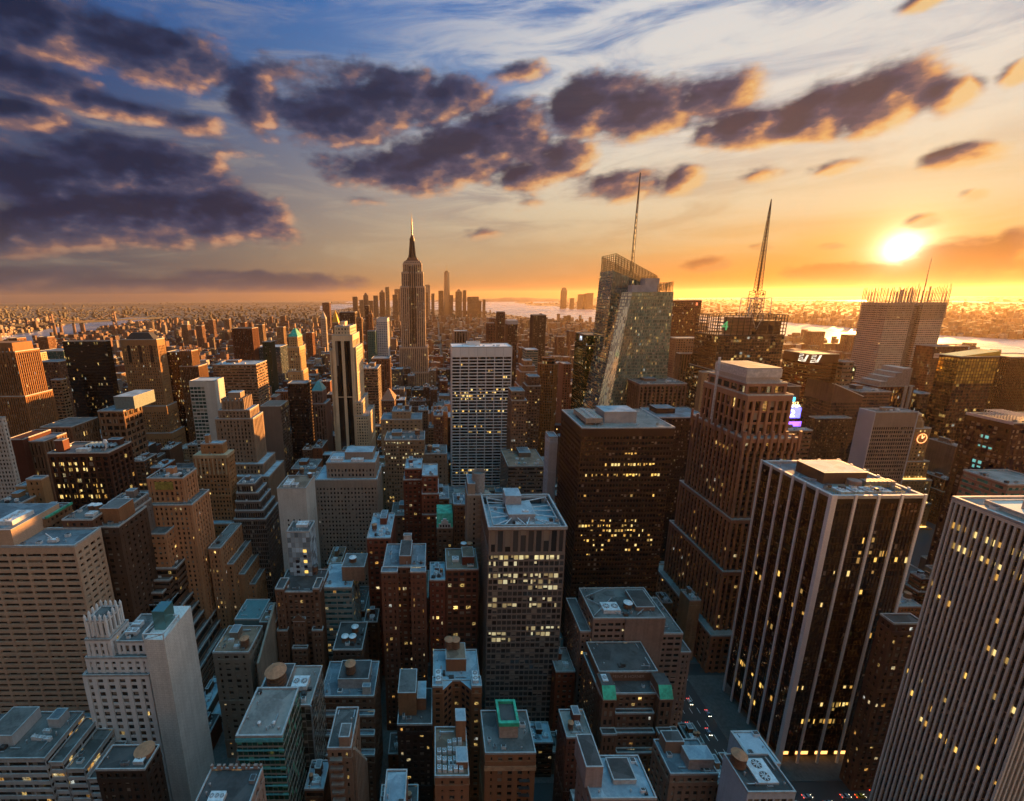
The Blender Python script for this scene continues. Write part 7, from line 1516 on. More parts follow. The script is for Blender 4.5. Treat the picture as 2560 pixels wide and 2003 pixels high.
def zlimit(x0, x1, y0, y1):
    zl = 400
    us = [proj(x, y, z)[0] for x in (x0, x1) for y in (y0, y1) for z in (8, 100)]; u0, u1 = min(us), max(us)
    for h in HEROES:
        if h['vb'] is None or h['y'] < y0: continue
        ha, hb = h['u']; e = (hb-ha)*.05
        if u1 > ha+e and u0 < hb-e:
            uc = (max(u0, ha)+min(u1, hb))/2; zl = min(zl, at(uc, h['vb'], y1).z)
    for a, b_, v, ym in SHORE:
        if y1 < ym-60 and u1 > a and u0 < b_: zl = min(zl, at((max(u0, a)+min(u1, b_))/2, v, y1).z)
    return zl
lots = []
for (bx0, bx1, by0, by1) in BLOCKS:
    if by0 > 1400: continue
    ym = (by0+by1)/2
    for (ya, yb) in ((by0, ym-.6), (ym+.6, by1)):
        x = bx0
        while x < bx1-7:
            w = rf.choice((8, 9, 11, 13, 16, 20)) if by1 < 340 and -165 < x < 145 else rf.choice((12, 15, 18, 20, 24, 28, 36)); w = min(w, bx1-x)
            if bx1-(x+w) < 8: w = bx1-x
            xa, xb = x+.35, x+w-.35; x += w
            d0 = ya+rf.choice((0, 0, 0, 1.5)); d1 = yb-rf.choice((0, 1, 3, 6))
            u0 = proj(xa, d0, 0)[0]; u1 = proj(xb, d0, 0)[0]; vt = proj((xa+xb)/2, d0, 60)[1]
            if u1 < -250 or u0 > 2900 or vt > 2350: continue
            ok = free(xa, xb, d0, d1)
            if not ok:       # try a shallower or narrower plot
                for (a, b_, c, d) in ((xa, xb, d0, d0+12), (xa, xb, d1-12, d1), (xa, (xa+xb)/2, d0, d1), ((xa+xb)/2, xb, d0, d1), (xa, xa+8, d0, d0+12), (xb-8, xb, d0, d0+12)):
                    if b_-a > 7 and d-c > 8 and free(a, b_, c, d): xa, xb, d0, d1, ok = a, b_, c, d, True; break
            if not ok: continue
            yy = (d0+d1)/2
            if yy < 330 and -160 < x < 150: h = rf.choice((14, 18, 22, 26, 32, 38, 46, 56))
            elif yy < 700: h = rf.choice((24, 32, 40, 50, 60, 72, 84, 96))
            elif yy < 1000: h = rf.choice((20, 28, 36, 44, 52, 64, 80))
            else: h = rf.choice((18, 24, 30, 36, 44, 56, 70))
            if x > 180: h = min(h, 90 if yy > 350 else 45)
            h *= rf.uniform(.88, 1.12)
            zl = zlimit(xa, xb, d0, d1)
            h = min(h, zl*rf.uniform(.9, .99))
            if h < 6: h = max(4.5, min(h, 8)) 
            if zl < 5: continue
            lots.append(dict(x0=xa, x1=xb, y0=d0, y1=d1, h=h))
# visibility: a small depth buffer of boxes
ZW, ZH, ZS = 512, 400, .2
buf = np.zeros((ZH, ZW)); idb = np.full((ZH, ZW), -1, int)
def rast(pts, k):
    P = []
    for p in pts:
        d = Vector(p)-CAM; w = d.dot(FWD)
        if w < 5: return
        P.append(((PX+F*d.dot(RT)/w)*ZS, (PY-F*d.dot(UP)/w)*ZS, 1/w))
    xs = [p[0] for p in P]; ys = [p[1] for p in P]
    xa, xb = max(0, int(min(xs))), min(ZW-1, int(max(xs))+1); ya, yb = max(0, int(min(ys))), min(ZH-1, int(max(ys))+1)
    if xa > xb or ya > yb: return
    A = np.array([[p[0], p[1], 1] for p in P[:3]]); 
    if abs(np.linalg.det(A)) < 1e-6: return
    co = np.linalg.solve(A, np.array([p[2] for p in P[:3]]))
    gx, gy = np.meshgrid(np.arange(xa, xb+1)+.5, np.arange(ya, yb+1)+.5); ins = np.ones(gx.shape, bool); sg = None
    ar = sum(P[i][0]*P[(i+1) % 4][1]-P[(i+1) % 4][0]*P[i][1] for i in range(4))
    for i in range(4):
        a, b_ = P[i], P[(i+1) % 4]; e = (b_[0]-a[0])*(gy-a[1])-(b_[1]-a[1])*(gx-a[0]); ins &= (e >= 0) if ar > 0 else (e <= 0)
    iw = co[0]*gx+co[1]*gy+co[2]; sub = buf[ya:yb+1, xa:xb+1]; win = ins & (iw > sub)
    sub[win] = iw[win]; idb[ya:yb+1, xa:xb+1][win] = k
def rbox(x0, x1, y0, y1, z, k, z0=0):
    rast([(x0, y0, z0), (x1, y0, z0), (x1, y0, z), (x0, y0, z)], k); rast([(x0, y0, z), (x1, y0, z), (x1, y1, z), (x0, y1, z)], k)
    if x0 > 0: rast([(x0, y0, z0), (x0, y1, z0), (x0, y1, z), (x0, y0, z)], k)
    if x1 < 0: rast([(x1, y0, z0), (x1, y1, z0), (x1, y1, z), (x1, y0, z)], k)
for h in HEROES:
    for q in h['bx']: rbox(*q[:4], q[5], -2)
for i, l in enumerate(lots): rbox(l['x0'], l['x1'], l['y0'], l['y1'], l['h'], i)
cnt = np.bincount(idb[idb >= 0], minlength=len(lots))
order = sorted(range(len(lots)), key=lambda i: -cnt[i])
single = [i for i in order if cnt[i] >= 12][:230]
rest = [i for i in range(len(lots)) if i not in set(single)]
# wording: every building must be findable from its label alone
COLS = [('red', (.23, .078, .05)), ('brown', (.20, .115, .075)), ('tan', (.40, .26, .16)), ('grey', (.22, .185, .16)), ('orange', (.38, .165, .075)), ('cream', (.46, .34, .22)), ('dark brown', (.105, .06, .04)), ('rust', (.28, .11, .055)), ('pinkish', (.36, .22, .17)), ('sooty', (.075, .06, .052))]
ROOFS = [('grey', 'grey'), ('pale', 'silver'), ('black', 'dark'), ('tarred', 'tar'), ('black', 'dark'), ('tarred', 'tar'), ('rusty', 'rust'), ('gravel', 'gravel')]
FEAT = [('one water tank', 1), ('two water tanks', 2), ('bare', 0), ('vents and a hut', 0)]
SIZE = lambda h: 'squat' if h < 16 else 'low' if h < 30 else 'mid-height' if h < 55 else 'tall' if h < 85 else 'very tall'
used_labels = set()
uc = {h['h']: ((h['u'][0]+h['u'][1])/2) for h in HEROES}
hs = [h for h in HEROES if h['h']]
STY = [PUNCH, PUNCH2, FINE, st(bay=3, fl=3.6, pier=1.4, span=1.5, pd=.4, sd=.38), st(bay=4.6, fl=3.8, pier=1.1, span=1.6, pd=.5, sd=.2), RIB, RIBBON]
for n_, i in enumerate(single):
    l = lots[i]; rg = random.Random(1000+i); x0, x1, y0, y1, z = l['x0'], l['x1'], l['y0'], l['y1'], l['h']
    c = (x0+x1)/2; u, v = proj(c, y0, z*.8)
    def near(h):
        q = h['bx'][0]; hx, hy = (q[0]+q[1])/2, (q[2]+q[3])/2; return math.hypot((hx-c), (hy-y0)*1.0)
    cand = sorted(hs, key=near)[:4]
    done_ = False
    for h in cand:
        q = h['bx'][0]; hx, hy = (q[0]+q[1])/2, (q[2]+q[3])/2
        if abs(hy-y0) > abs(hx-c)*1.1: rel = 'behind' if y0 > hy else 'in front of'
        else: rel = 'right of' if c > hx else 'left of'
        opts = [(a, r, f) for a in COLS for r in ROOFS for f in FEAT]; rg.shuffle(opts)
        key = lambda a, rel, hh: (a[0], rel, hh)
        for a, r, f in opts:
            if key(a, rel, h['h']) in used_labels: continue
            used_labels.add(key(a, rel, h['h'])); done_ = True; break
        if done_: break
    if not done_:
        for a, r, f in opts:
            k2 = (a[0], r[0], f[0], rel, h['h'])
            if k2 not in used_labels: used_labels.add(k2); break
    lab = f"{SIZE(z)} {a[0]} block, {r[0]} roof, {rel} {h['h']}" if done_ else f"{SIZE(z)} {a[0]} block, {r[0]} roof with {f[0]}, {rel} {h['h']}"
    if len(lab.split()) > 16: lab = lab.replace(' roof,', ',')
    w = x1-x0; tall = z > 40
    big = cnt[i] > 60
    nm = 'brick_building' if a[0] in ('red', 'orange', 'rust') else 'stone_building' if a[0] in ('tan', 'cream', 'grey', 'pinkish') else 'city_building'
    b = B(nm, 'building', lab, c, (y0+y1)/2, wall(tuple(k*rg.uniform(.9, 1.1) if False else k for k in a[1])), rg.choice((GD(.02), GW(.05), GW(.05), GW(.09))), r[1], group='ordinary buildings of the city blocks')
    s = rg.choice(STY) if y0 < 600 else rg.choice((FAR, PUNCH2, FARRIB))
    if tall and w > 13 and rg.random() < .5:
        h1 = z*rg.uniform(.62, .85); e = rg.uniform(1.5, 4); b.tier(x0, x1, y0, y1, 0, h1, s); b.tier(x0+e, x1-e*rg.uniform(.2, 1), y0+e, y1-e*.4, h1-.5, z, s)
        X0, X1, Y0, Y1 = x0+e, x1-e, y0+e, y1-e*.5
    else:
        sd_ = BLANK if rg.random() < .35 and w < 24 else None
        b.tier(x0, x1, y0, y1, 0, z, s, side=sd_); X0, X1, Y0, Y1 = x0, x1, y0, y1
    if cnt[i] >= 22 and X1-X0 > 6: b.kit(X0+.8, X1-.8, Y0+.8, Y1-.8, z, 3 if not big else rg.choice((5, 6, 7, 8)), f[1] if big or f[1] else 0, i)
    b.done(reg=False)

# ------------------------------------------------------------------ everything smaller and further off, one mass
def citymat():
    mt, nt, b = principled('city_wall'); uv = nt.new('ShaderNodeUVMap').outputs[0]
    bid = nt.vmath('FLOOR', nt.vmath('MULTIPLY', uv, (.001, 0, 0)))
    wn = nt.new('ShaderNodeTexWhiteNoise', noise_dimensions='3D'); nt.l.new(bid, wn.inputs[0])
    base = nt.ramp(wn.outputs[0], [(0, (.10, .036, .024)), (.25, (.18, .072, .042)), (.45, (.13, .08, .055)), (.6, (.25, .13, .075)), (.76, (.32, .20, .12)), (.88, (.20, .16, .14)), (.96, (.44, .38, .32))], 'CONSTANT')
    cell = nt.vmath('MULTIPLY', uv, (1/3.4, 1/3.7, 0)); fr = nt.vmath('FRACTION', cell); sx = nt.new('ShaderNodeSeparateXYZ'); nt.l.new(fr, sx.inputs[0])
    wx = nt.math('MULTIPLY', nt.math('GREATER_THAN', sx.outputs[0], .32), nt.math('LESS_THAN', sx.outputs[0], .78)); wy = nt.math('MULTIPLY', nt.math('GREATER_THAN', sx.outputs[1], .34), nt.math('LESS_THAN', sx.outputs[1], .82))
    win = nt.math('MULTIPLY', wx, wy); w2 = nt.new('ShaderNodeTexWhiteNoise', noise_dimensions='3D'); nt.l.new(nt.vmath('FLOOR', cell), w2.inputs[0])
    nt.put(b.inputs['Base Color'], nt.mix(nt.math('MULTIPLY', win, .85), base, nt.mix(w2.outputs[0], (.012, .01, .01), (.09, .07, .055))))
    nt.put(b.inputs['Roughness'], nt.math('MULTIPLY_ADD', win, -.55, .8))
    nt.put(b.inputs['Emission Color'], (1, .66, .22, 1)); nt.put(b.inputs['Emission Strength'], nt.math('MULTIPLY', win, nt.math('MULTIPLY', nt.math('GREATER_THAN', w2.outputs[0], .98), .6)))
    return mt
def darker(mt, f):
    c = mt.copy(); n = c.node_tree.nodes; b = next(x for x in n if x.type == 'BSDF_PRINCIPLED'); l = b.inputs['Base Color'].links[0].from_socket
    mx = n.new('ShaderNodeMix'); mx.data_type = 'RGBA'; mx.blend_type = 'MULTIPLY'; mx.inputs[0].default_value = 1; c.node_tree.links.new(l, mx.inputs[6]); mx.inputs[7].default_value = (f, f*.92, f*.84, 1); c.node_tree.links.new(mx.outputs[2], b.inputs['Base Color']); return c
def cityroof():
    mt, nt, b = principled('city_roof'); uv = nt.new('ShaderNodeUVMap').outputs[0]
    wn = nt.new('ShaderNodeTexWhiteNoise', noise_dimensions='3D'); nt.l.new(nt.vmath('FLOOR', nt.vmath('MULTIPLY', uv, (.001, 0, 0))), wn.inputs[0])
    oc = nt.new('ShaderNodeTexCoord').outputs['Object']
    nt.put(b.inputs['Base Color'], nt.mix(nt.step(nt.noise(oc, .3, 3, .7), .35, .65), nt.ramp(wn.outputs[0], [(0, (.035, .03, .028)), (.4, (.10, .09, .08)), (.7, (.2, .18, .17)), (.9, (.45, .43, .41))], 'CONSTANT'), (.12, .105, .1))); b.inputs['Roughness'].default_value = .8; return mt
CM = [citymat(), cityroof()]
def mass(name, boxes, CM=CM):
    mb = MB()
    for n_, (x0, x1, y0, y1, z) in enumerate(boxes):
        U = 1000.0*(n_ % 4000+1)+20; w, d = x1-x0, y1-y0
        mb.quad((x0, y0, 0), (x1, y0, 0), (x1, y0, z), (x0, y0, z), 0, [(U, 0), (U+w, 0), (U+w, z), (U, z)]); mb.quad((x1, y1, 0), (x0, y1, 0), (x0, y1, z), (x1, y1, z), 0, [(U, 0), (U+w, 0), (U+w, z), (U, z)])
        mb.quad((x0, y1, 0), (x0, y0, 0), (x0, y0, z), (x0, y1, z), 0, [(U, 0), (U+d, 0), (U+d, z), (U, z)]); mb.quad((x1, y0, 0), (x1, y1, 0), (x1, y1, z), (x1, y0, z), 0, [(U, 0), (U+d, 0), (U+d, z), (U, z)])
        mb.quad((x0, y0, z), (x1, y0, z), (x1, y1, z), (x0, y1, z), 1, [(U, 0)]*4)
    return tag(mb.build(name, CM), 'mass of small city buildings filling the middle distance', kind='stuff')
boxes = []
for i in rest:
    l = lots[i]; boxes.append((l['x0'], l['x1'], l['y0'], l['y1'], l['h']))
    if l['h'] > 14 and l['x1']-l['x0'] > 11: boxes.append((l['x0']+2, l['x0']+6, (l['y0']+l['y1'])/2, (l['y0']+l['y1'])/2+5, l['h']+3.4))
# land polygons in the ground plane (water must stay open)
def inpoly(x, y, P):
    r = False; j = len(P)-1
    for i in range(len(P)):
        if (P[i][1] > y) != (P[j][1] > y) and x < (P[j][0]-P[i][0])*(y-P[i][1])/(P[j][1]-P[i][1])+P[i][0]: r = not r
        j = i
    return r
WP = [[(v.co.x, v.co.y) for v in o.data.vertices] for o in bpy.data.objects if o.name.endswith('_water')]
WBB = [(min(p[0] for p in P), max(p[0] for p in P), min(p[1] for p in P), max(p[1] for p in P)) for P in WP]
def wet(x, y): return any(b_[0] < x < b_[1] and b_[2] < y < b_[3] and inpoly(x, y, P) for P, b_ in zip(WP, WBB))
rc = random.Random(77)
def scatter(n, ya, yb, hfun, size, xlim=None):
    k = 0
    for _ in range(n*4):
        if k >= n: break
        t = rc.random(); Y = ya+(yb-ya)*t**1.25; u = rc.uniform(-120, 2700); x = (u-PX)/F*Y*cp+ (u-PX)/F*HCAM*sp
        if xlim and not (xlim[0] < x < xlim[1]): continue
        w, d = rc.uniform(*size), rc.uniform(*size)
        if Y < 4800 and ((x % 262) < 26 or (Y % 80) < 15) and -2600 < x < 2600: continue
        if wet(x, Y) or wet(x+w, Y) or wet(x, Y+d): continue
        if any(x < a[1]+3 and x+w > a[0]-3 and Y < a[3]+3 and Y+d > a[2]-3 for a in HB): continue
        h = hfun(x, Y); uu, vv = proj(x, Y, h)
        zl = zlimit(x, x+w, Y, Y+d) if Y < 6200 else 400
        h = min(h, zl)
        if h < 4: continue
        boxes.append((x, x+w, Y, Y+d, h)); k += 1
def h1(x, Y):
    r = rc.random(); return rc.uniform(12, 26) if r < .62 else rc.uniform(26, 48) if r < .93 else rc.uniform(50, 85)
def h2(x, Y):
    r = rc.random(); return rc.uniform(6, 11) if r < .8 else rc.uniform(11, 26) if r < .97 else rc.uniform(30, 70)
scatter(5200, 1380, 2600, h1, (12, 28)); scatter(6000, 2500, 4700, h1, (13, 32))
for i in range(60):      # unseen blocks added behind the viewpoint to shade the low roofs in front
    x, Y = rc.uniform(-620, 620), rc.uniform(-430, -95); w = rc.uniform(24, 46); boxes.append((x, x+w, Y, Y+rc.uniform(24, 40), rc.uniform(60, 190)))
boxes.append((-30, 30, -90, -8, 246))
near_boxes = boxes; boxes = []
scatter(5200, 4400, 9500, h2, (12, 34)); scatter(3600, 9000, 21000, h2, (20, 60))
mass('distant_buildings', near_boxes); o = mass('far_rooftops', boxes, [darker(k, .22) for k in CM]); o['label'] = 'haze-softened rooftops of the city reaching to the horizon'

# ------------------------------------------------------------------ far towers one can tell apart
def far_tower(name, cat, label, u0, u1, vt, Y, col, group=None, top=None, dep=None, lit=.01):
    a, c = at(u0, vt, Y), at(u1, vt, Y); w = c.x-a.x; dep = dep or w*.9
    s = st(bay=max(5, w/7), fl=max(4.5, a.z/26), pier=max(2, w/18), span=max(1.6, a.z/70), pd=.8, sd=.5, top=5)
    b = B(name, cat, label, (a.x+c.x)/2, Y+dep/2, wall(col), GW(lit), 'tar', group=group); b.tier(a.x, c.x, Y, Y+dep, 0, a.z, s, cap=.8)
    if top:
        z2 = at((u0+u1)/2, top[1], Y).z; mb = MB(); x0, x1 = -w/2*top[2], w/2*top[2]
        mb.hip(x0, x1, -dep/2*top[2], dep/2*top[2], a.z+.5, z2, top[3]); b.part('spire' if top[3] < .2 else 'crown', mb, top[0])
    b.done(reg=False); return b
G1 = 'towers of the far downtown skyline'; br = (.20, .13, .11); lt = (.42, .30, .20)
FT = [(881,893,742,5200,br,'brown square'),(898,908,750,5600,lt,'pale low'),(908,919,738,5700,br,'narrow peaked'),(921,932,752,5600,(.3,.2,.15),'squat'),(933,944,739,5800,(.3,.2,.15),'grey-brown'),(948,961,731,5900,(.25,.15,.11),'stepped brown'),(963,973,718,5800,(.48,.36,.22),'sunlit tall'),(981,994,737,5300,br,'dark flat-topped'),(986,1002,723,6000,(.36,.26,.2),'broad pale'),
      (1063,1075,712,5900,(.50,.42,.32),'bright-edged'),(1058,1070,731,5500,br,'low brown'),(1078,1086,734,5700,(.3,.22,.17),'thin grey'),(1096,1109,727,5400,(.3,.17,.1),'warm brown'),(1124,1133,738,5600,br,'short dark'),(1139,1155,729,5600,(.34,.2,.12),'dome-shouldered'),(1157,1166,726,5700,(.28,.18,.12),'slim twin'),(1170,1197,742,5500,br,'wide stepped'),(1197,1204,752,5400,(.2,.13,.1),'little end'),(1207,1214,749,5300,br,'last slender')]
for k, (a, c, v, Y, col, w) in enumerate(FT):
    side = 'left of the spired stone skyscraper' if a < 1030 else 'left of the tapered far tower' if a < 1112 else 'right of the tapered far tower'
    far_tower('skyline_tower', 'skyscraper', f'{w} tower of the far downtown skyline, {side}', a, c, v, Y, col, G1, (wall(col), v-6, .7, .3) if k in (2, 5, 14) else None)
def tapered():
    Y = 5650; a, c = at(1109, 772, Y), at(1125.5, 772, Y); t0, t1 = at(1111.5, 680, Y), at(1123, 680, Y); w = (c.x-a.x)/2; wt = (t1.x-t0.x)/2; cx = (a.x+c.x)/2
    b = B('tapered_tower', 'skyscraper', 'tallest glass tower of the far downtown skyline, tapering under a thin mast', cx, Y+w, wall((.25,.2,.17)), glass((.16,.13,.10), 0, .1, .6, 0)); g_ = b.g
    R0 = [(-w, -w), (w, -w), (w, w), (-w, w)]; r = wt*1.1; R1 = [(0, -r), (r, 0), (0, r), (-r, 0)]; z0, z1 = 40, t0.z
    b.w.box(-w, w, -w, w, 0, z0)
    for i in range(4):
        j = (i+1) % 4; b.g.poly([(*R0[i], z0), (*R0[j], z0), (*R1[i], z1)]); b.g.poly([(*R0[j], z0), (*R1[j], z1), (*R1[i], z1)])
    b.r.poly([(*p, z1) for p in R1]); mb = MB(); mb.cyl(0, 0, z1, z1+14, r*.7, r*.7, 12); mb.cyl(0, 0, z1+14, at(1117, 655, Y).z, 3.2, .8, 8); b.part('mast', mb, DSTEEL()); b.done(reg=False)
tapered()
G2 = 'towers on the far river bank'
for (a, c, v, Y, w) in ((1427,1436,745,8300,'lowest'),(1447,1456,736,8300,'slim left'),(1458,1466,735.5,8400,'slim middle'),(1468,1484,733,8300,'broad round-topped'),(1511,1525,739,8000,'blocky right-hand')):
    far_tower('riverbank_tower', 'tower', f'{w} tower of the cluster across the wide river, left of the faceted glass tower', a, c, v, Y, (.22,.14,.10), G2)
b = far_tower('riverbank_tower', 'skyscraper', 'tallest tower on the far river bank, dark with a curved top, standing by the water', 1405, 1418, 727, 8600, (.16,.12,.11), G2, (wall((.16,.12,.11)), 719, .95, .55))
b = far_tower('clock_tower', 'tower', 'pale campanile-like tower with pointed top, left of the gold pyramid tower', 801, 814, 795, 1850, (.55,.46,.36), None, (wall((.5,.42,.34)), 778, .9, .05))
b = far_tower('pyramid_tower', 'tower', 'stone tower with a bright gold pyramid roof, left of the dark slab near the skyline', 830, 846, 807, 1800, (.42,.28,.18), None, (plain('gold_leaf', (.75,.48,.08), .35, .6), 776, 1.0, .02))
far_tower('dark_slab', 'office tower', 'dark brown slab with flat top right of the gold pyramid tower', 848, 887, 781, 1500, (.10,.055,.04))
far_tower('slender_spire', 'tower', 'slender sunlit tower with a thin pointed top, right of the dark brown slab', 890, 904, 795, 1450, (.40,.25,.13), None, (wall((.4,.25,.13)), 772, .6, .03))
far_tower('narrow_tower', 'tower', 'narrow dark tower on the skyline, left of the white-windowed slab', 912, 922, 764, 1600, (.13,.075,.055))
far_tower('stepped_tower', 'tower', 'stepped golden-edged tower just above the thin teal slab', 921, 931, 785, 1500, (.36,.21,.11), None, (wall((.36,.21,.11)), 775, .7, .4))
far_tower('red_block', 'tower', 'lone dark red block by the left water, above the pale pier tower', 805, 823, 757, 3600, (.20,.08,.06))
G3 = 'apartment towers by the right river'
for (a, c, v, Y, w) in ((2032,2064,830,1750,'red-brown shouldered'),(2122,2164,838,1500,'broad crane-topped red-brown'),(2090,2106,880,1400,'small tan'),(2160,2180,862,1500,'low pale'),(1960,1990,862,1600,'long low')):
    far_tower('river_apartment_tower', 'apartment building', f'{w} block before the bright river, beyond the dark antenna tower', a, c, v, Y, (.30,.14,.085), G3, None, 30)
for (a, c, v, Y, w) in ((1300,1311,870,1300,'narrow rust'),(1394,1412,842,1500,'tan'),(1423,1436,828,1700,'brown'),(1450,1462,840,1500,'grey-brown'),(1218,1236,808,1150,'dark'),(1226,1240,796,1250,'slim dark')):
    far_tower('midtown_block', 'apartment building', f'{w} block rising from the low rooftops behind the white gridded slab', a, c, v, Y, (.24,.13,.085), 'blocks above the low rooftops', None, 30)
G4 = 'towers of the left middle distance'
for (a, c, v, Y, col, w) in ((92,118,843,1500,(.30,.15,.08),'brown sunlit'),(20,42,846,1300,(.34,.16,.08),'orange-sided'),(355,372,826,1900,(.30,.19,.12),'tan'),(452,468,812,2300,(.32,.2,.13),'pair of pale'),(488,504,815,2200,(.28,.15,.1),'rust'),(520,532,800,2600,(.24,.13,.1),'slim rust'),(560,572,798,2800,(.3,.2,.14),'tan slim'),(600,612,806,2500,(.24,.11,.07),'dark rust'),(640,656,812,2000,(.33,.22,.14),'stone'),(690,708,818,1800,(.4,.27,.16),'sunlit cream'),(764,780,832,1500,(.3,.12,.06),'orange netted'),(700,712,790,3600,(.2,.12,.1),'far brown')):
    far_tower('apartment_slab', 'apartment building', f'{w} slab among the far left rooftops near column {"one" if a<60 else "of the river bridge" if a<400 else "of the rust-brown ribbed tower" if a<600 else "of the green pyramid tower"}'.replace('near column one', 'by the left edge').replace('near column of', 'above'), a, c, v, Y, col, G4, None, 30)

# ------------------------------------------------------------------ bridge and chimneys by the left river
def bridge():
    p, q = onground(133, 822), onground(288, 812); d = (q-p); L = d.length; ux = d.normalized(); n = Vector((-ux.y, ux.x, 0))
    o = empty('suspension_bridge', tuple((p+q)/2), 'long suspension bridge with two lattice towers crossing the left river', 'bridge'); mid = (p+q)/2
    R = lambda v: tuple(v-mid); zd = 45; zt = 125
    mb = MB()
    for t in np.linspace(-.55, 1.9, 50):
        a, b_ = p+d*t, p+d*(t+.05); mb.bar(R(a+Vector((0, 0, zd))), R(b_+Vector((0, 0, zd))), 14)
    mb.build('deck', plain('bridge_deck', (.07,.055,.05), .7), o)
    for base in (p, q):
        mb = MB()
        for s_ in (-1, 1): mb.bar(R(base+n*20*s_), R(base+n*14*s_+Vector((0, 0, zt))), 12)
        for z in (30, 60, 90, zt): mb.bar(R(base-n*16+Vector((0, 0, z))), R(base+n*16+Vector((0, 0, z))), 9)
        mb.build('tower', plain('bridge_steel', (.30,.17,.12), .6), o)
    mb = MB()
    for i in range(20):
        f = lambda t: zd+8+(zt-zd-8)*(2*t-1)**2
        a, b_ = p+d*(i/20), p+d*((i+1)/20); mb.bar(R(a+Vector((0, 0, f(i/20)))), R(b_+Vector((0, 0, f((i+1)/20)))), 3)
    for base, sg in ((p, -1), (q, 1)): mb.bar(R(base+Vector((0, 0, zt))), R(base+d*.4*sg+Vector((0, 0, zd+4))), 3)
    mb.build('cable', plain('bridge_steel', (.30,.17,.12), .6), o)
bridge()
for (u, vt, vb, w) in ((141,808,845,'leftmost'),(157,808,843,'second from left'),(189,807,838,'third from left'),(212,807,836,'rightmost')):
    g0 = onground(u, vb); t = at(u, vt, g0.y); mb = MB(); mb.cyl(0, 0, 0, t.z, 11, 8, 14); o = empty('chimney', (g0.x, g0.y, 0), f'{w} of four tall power station chimneys beside the left river', 'chimney', 'four tall chimneys by the left river'); mb.build('stack', wall((.42,.27,.18)), o); mb = MB(); mb.cyl(0, 0, t.z-12, t.z+.5, 8.6, 8.4, 14); mb.build('rim', DSTEEL(), o)
# statue on its island
s0 = onground(1255, 752); o = empty('statue', (s0.x, s0.y, 0), 'tiny statue on a pedestal on the small island in the bay', 'statue'); mb = MB(); mb.box(-40, 40, -40, 40, 0, 60); mb.build('pedestal', wall((.3,.25,.2)), o); mb = MB(); mb.cyl(0, 0, 60, 120, 22, 12, 10); mb.cyl(0, 0, 120, 140, 9, 8, 10); mb.bar((9, 0, 112), (20, 0, 175), 8); mb.build('figure', COPPER(), o)

# ------------------------------------------------------------------ cars, lamps, trees
def make_car(col, long=4.6, h=1.45):
    o = bpy.data.objects.new('car', None); COL.objects.link(o)
    mb = MB(); w = .92; L2 = long/2
    pr = [(-L2, .35), (-L2, .78), (-L2+.9, .92), (-L2+.95, .93), (L2-1.25, .93), (L2-.1, .74), (L2, .35)]
    for (a, c) in zip(pr, pr[1:]): mb.quad((-w, a[0], a[1]), (w, a[0], a[1]), (w, c[0], c[1]), (-w, c[0], c[1]))
    for s_ in (-w, w): mb.poly([(s_, y, z) for y, z in pr])
    mb.build('body', plain('car_paint_%.2f_%.2f' % (col[0], col[2]), col, .25), o)
    mb = MB(); cb = [(-L2+.5, .92), (-L2+1.2, h), (L2-2.1, h), (L2-1.2, .92)]
    for (a, c) in zip(cb, cb[1:]): mb.quad((-w*.84, a[0], a[1]), (w*.84, a[0], a[1]), (w*.84, c[0], c[1]), (-w*.84, c[0], c[1]), 0 if a[1] == c[1] else 1)
    for s_ in (-w*.84, w*.84): mb.poly([(s_, y, z) for y, z in cb], 1)
    mb.build('cabin', [plain('car_paint_%.2f_%.2f' % (col[0], col[2]), col, .25), plain('car_glass', (.02,.02,.025), .1)], o)
    for sx in (-1, 1):
        for sy in (-1, 1):
            wl = MB()
            for i in range(10):
                a, c = 2*math.pi*i/10, 2*math.pi*(i+1)/10; y_ = sy*(L2-.85)
                wl.quad((sx*.95, y_+.34*math.cos(a), .34+.34*math.sin(a)), (sx*.95, y_+.34*math.cos(c), .34+.34*math.sin(c)), (sx*.72, y_+.34*math.cos(c), .34+.34*math.sin(c)), (sx*.72, y_+.34*math.cos(a), .34+.34*math.sin(a)))
            wl.poly([(sx*.95, sy*(L2-.85)+.34*math.cos(2*math.pi*i/10), .34+.34*math.sin(2*math.pi*i/10)) for i in range(10)])
            wl.build('wheel', plain('tyre', (.02,.02,.02), .8), o)
        l = MB(); l.box(sx*.66-.2, sx*.66+.2, -L2-.06, -L2+.02, .55, .78); l.build('headlight', plain('headlamp', (.9,.9,.8), .3, 0, (1,.85,.55), 5.0), o)
        l = MB(); l.box(sx*.66-.2, sx*.66+.2, L2-.02, L2+.06, .6, .78); l.build('tail_light', plain('tail_lamp', (.6,.02,.01), .3, 0, (1,.06,.02), 2.5), o)
    return o
CC = {'white': (.6,.6,.6), 'black': (.02,.02,.022), 'yellow': (.62,.36,.03), 'silver': (.36,.37,.38), 'pale blue': (.30,.42,.52), 'dark red': (.16,.02,.02)}
PROTO = {}
ORD = ['nearest', 'second nearest', 'third nearest', 'fourth nearest', 'fifth nearest', 'sixth nearest', 'seventh nearest', 'farthest']
rg = random.Random(31); used = {}
def put_car(col, x, y, away, where, lane):
    if col not in PROTO: PROTO[col] = make_car(CC[col]); c = PROTO[col]
    else: c = copy_tree(PROTO[col])
    c.location = (x, y, .02); c.rotation_euler.z = (0 if away else math.pi) if lane != 9 else math.pi/2
    k = (col, where); used.setdefault(k, []).append(c); return c
cars = []
for lane, x in enumerate((149.5, 153.5, 158.5, 163.5, 170.5)):
    y = 196+rg.uniform(0, 14)
    while y < 420:
        if rg.random() < .62: cars.append((rg.choice(list(CC)), x, y, 'avenue on the right', lane))
        y += rg.uniform(8, 34)
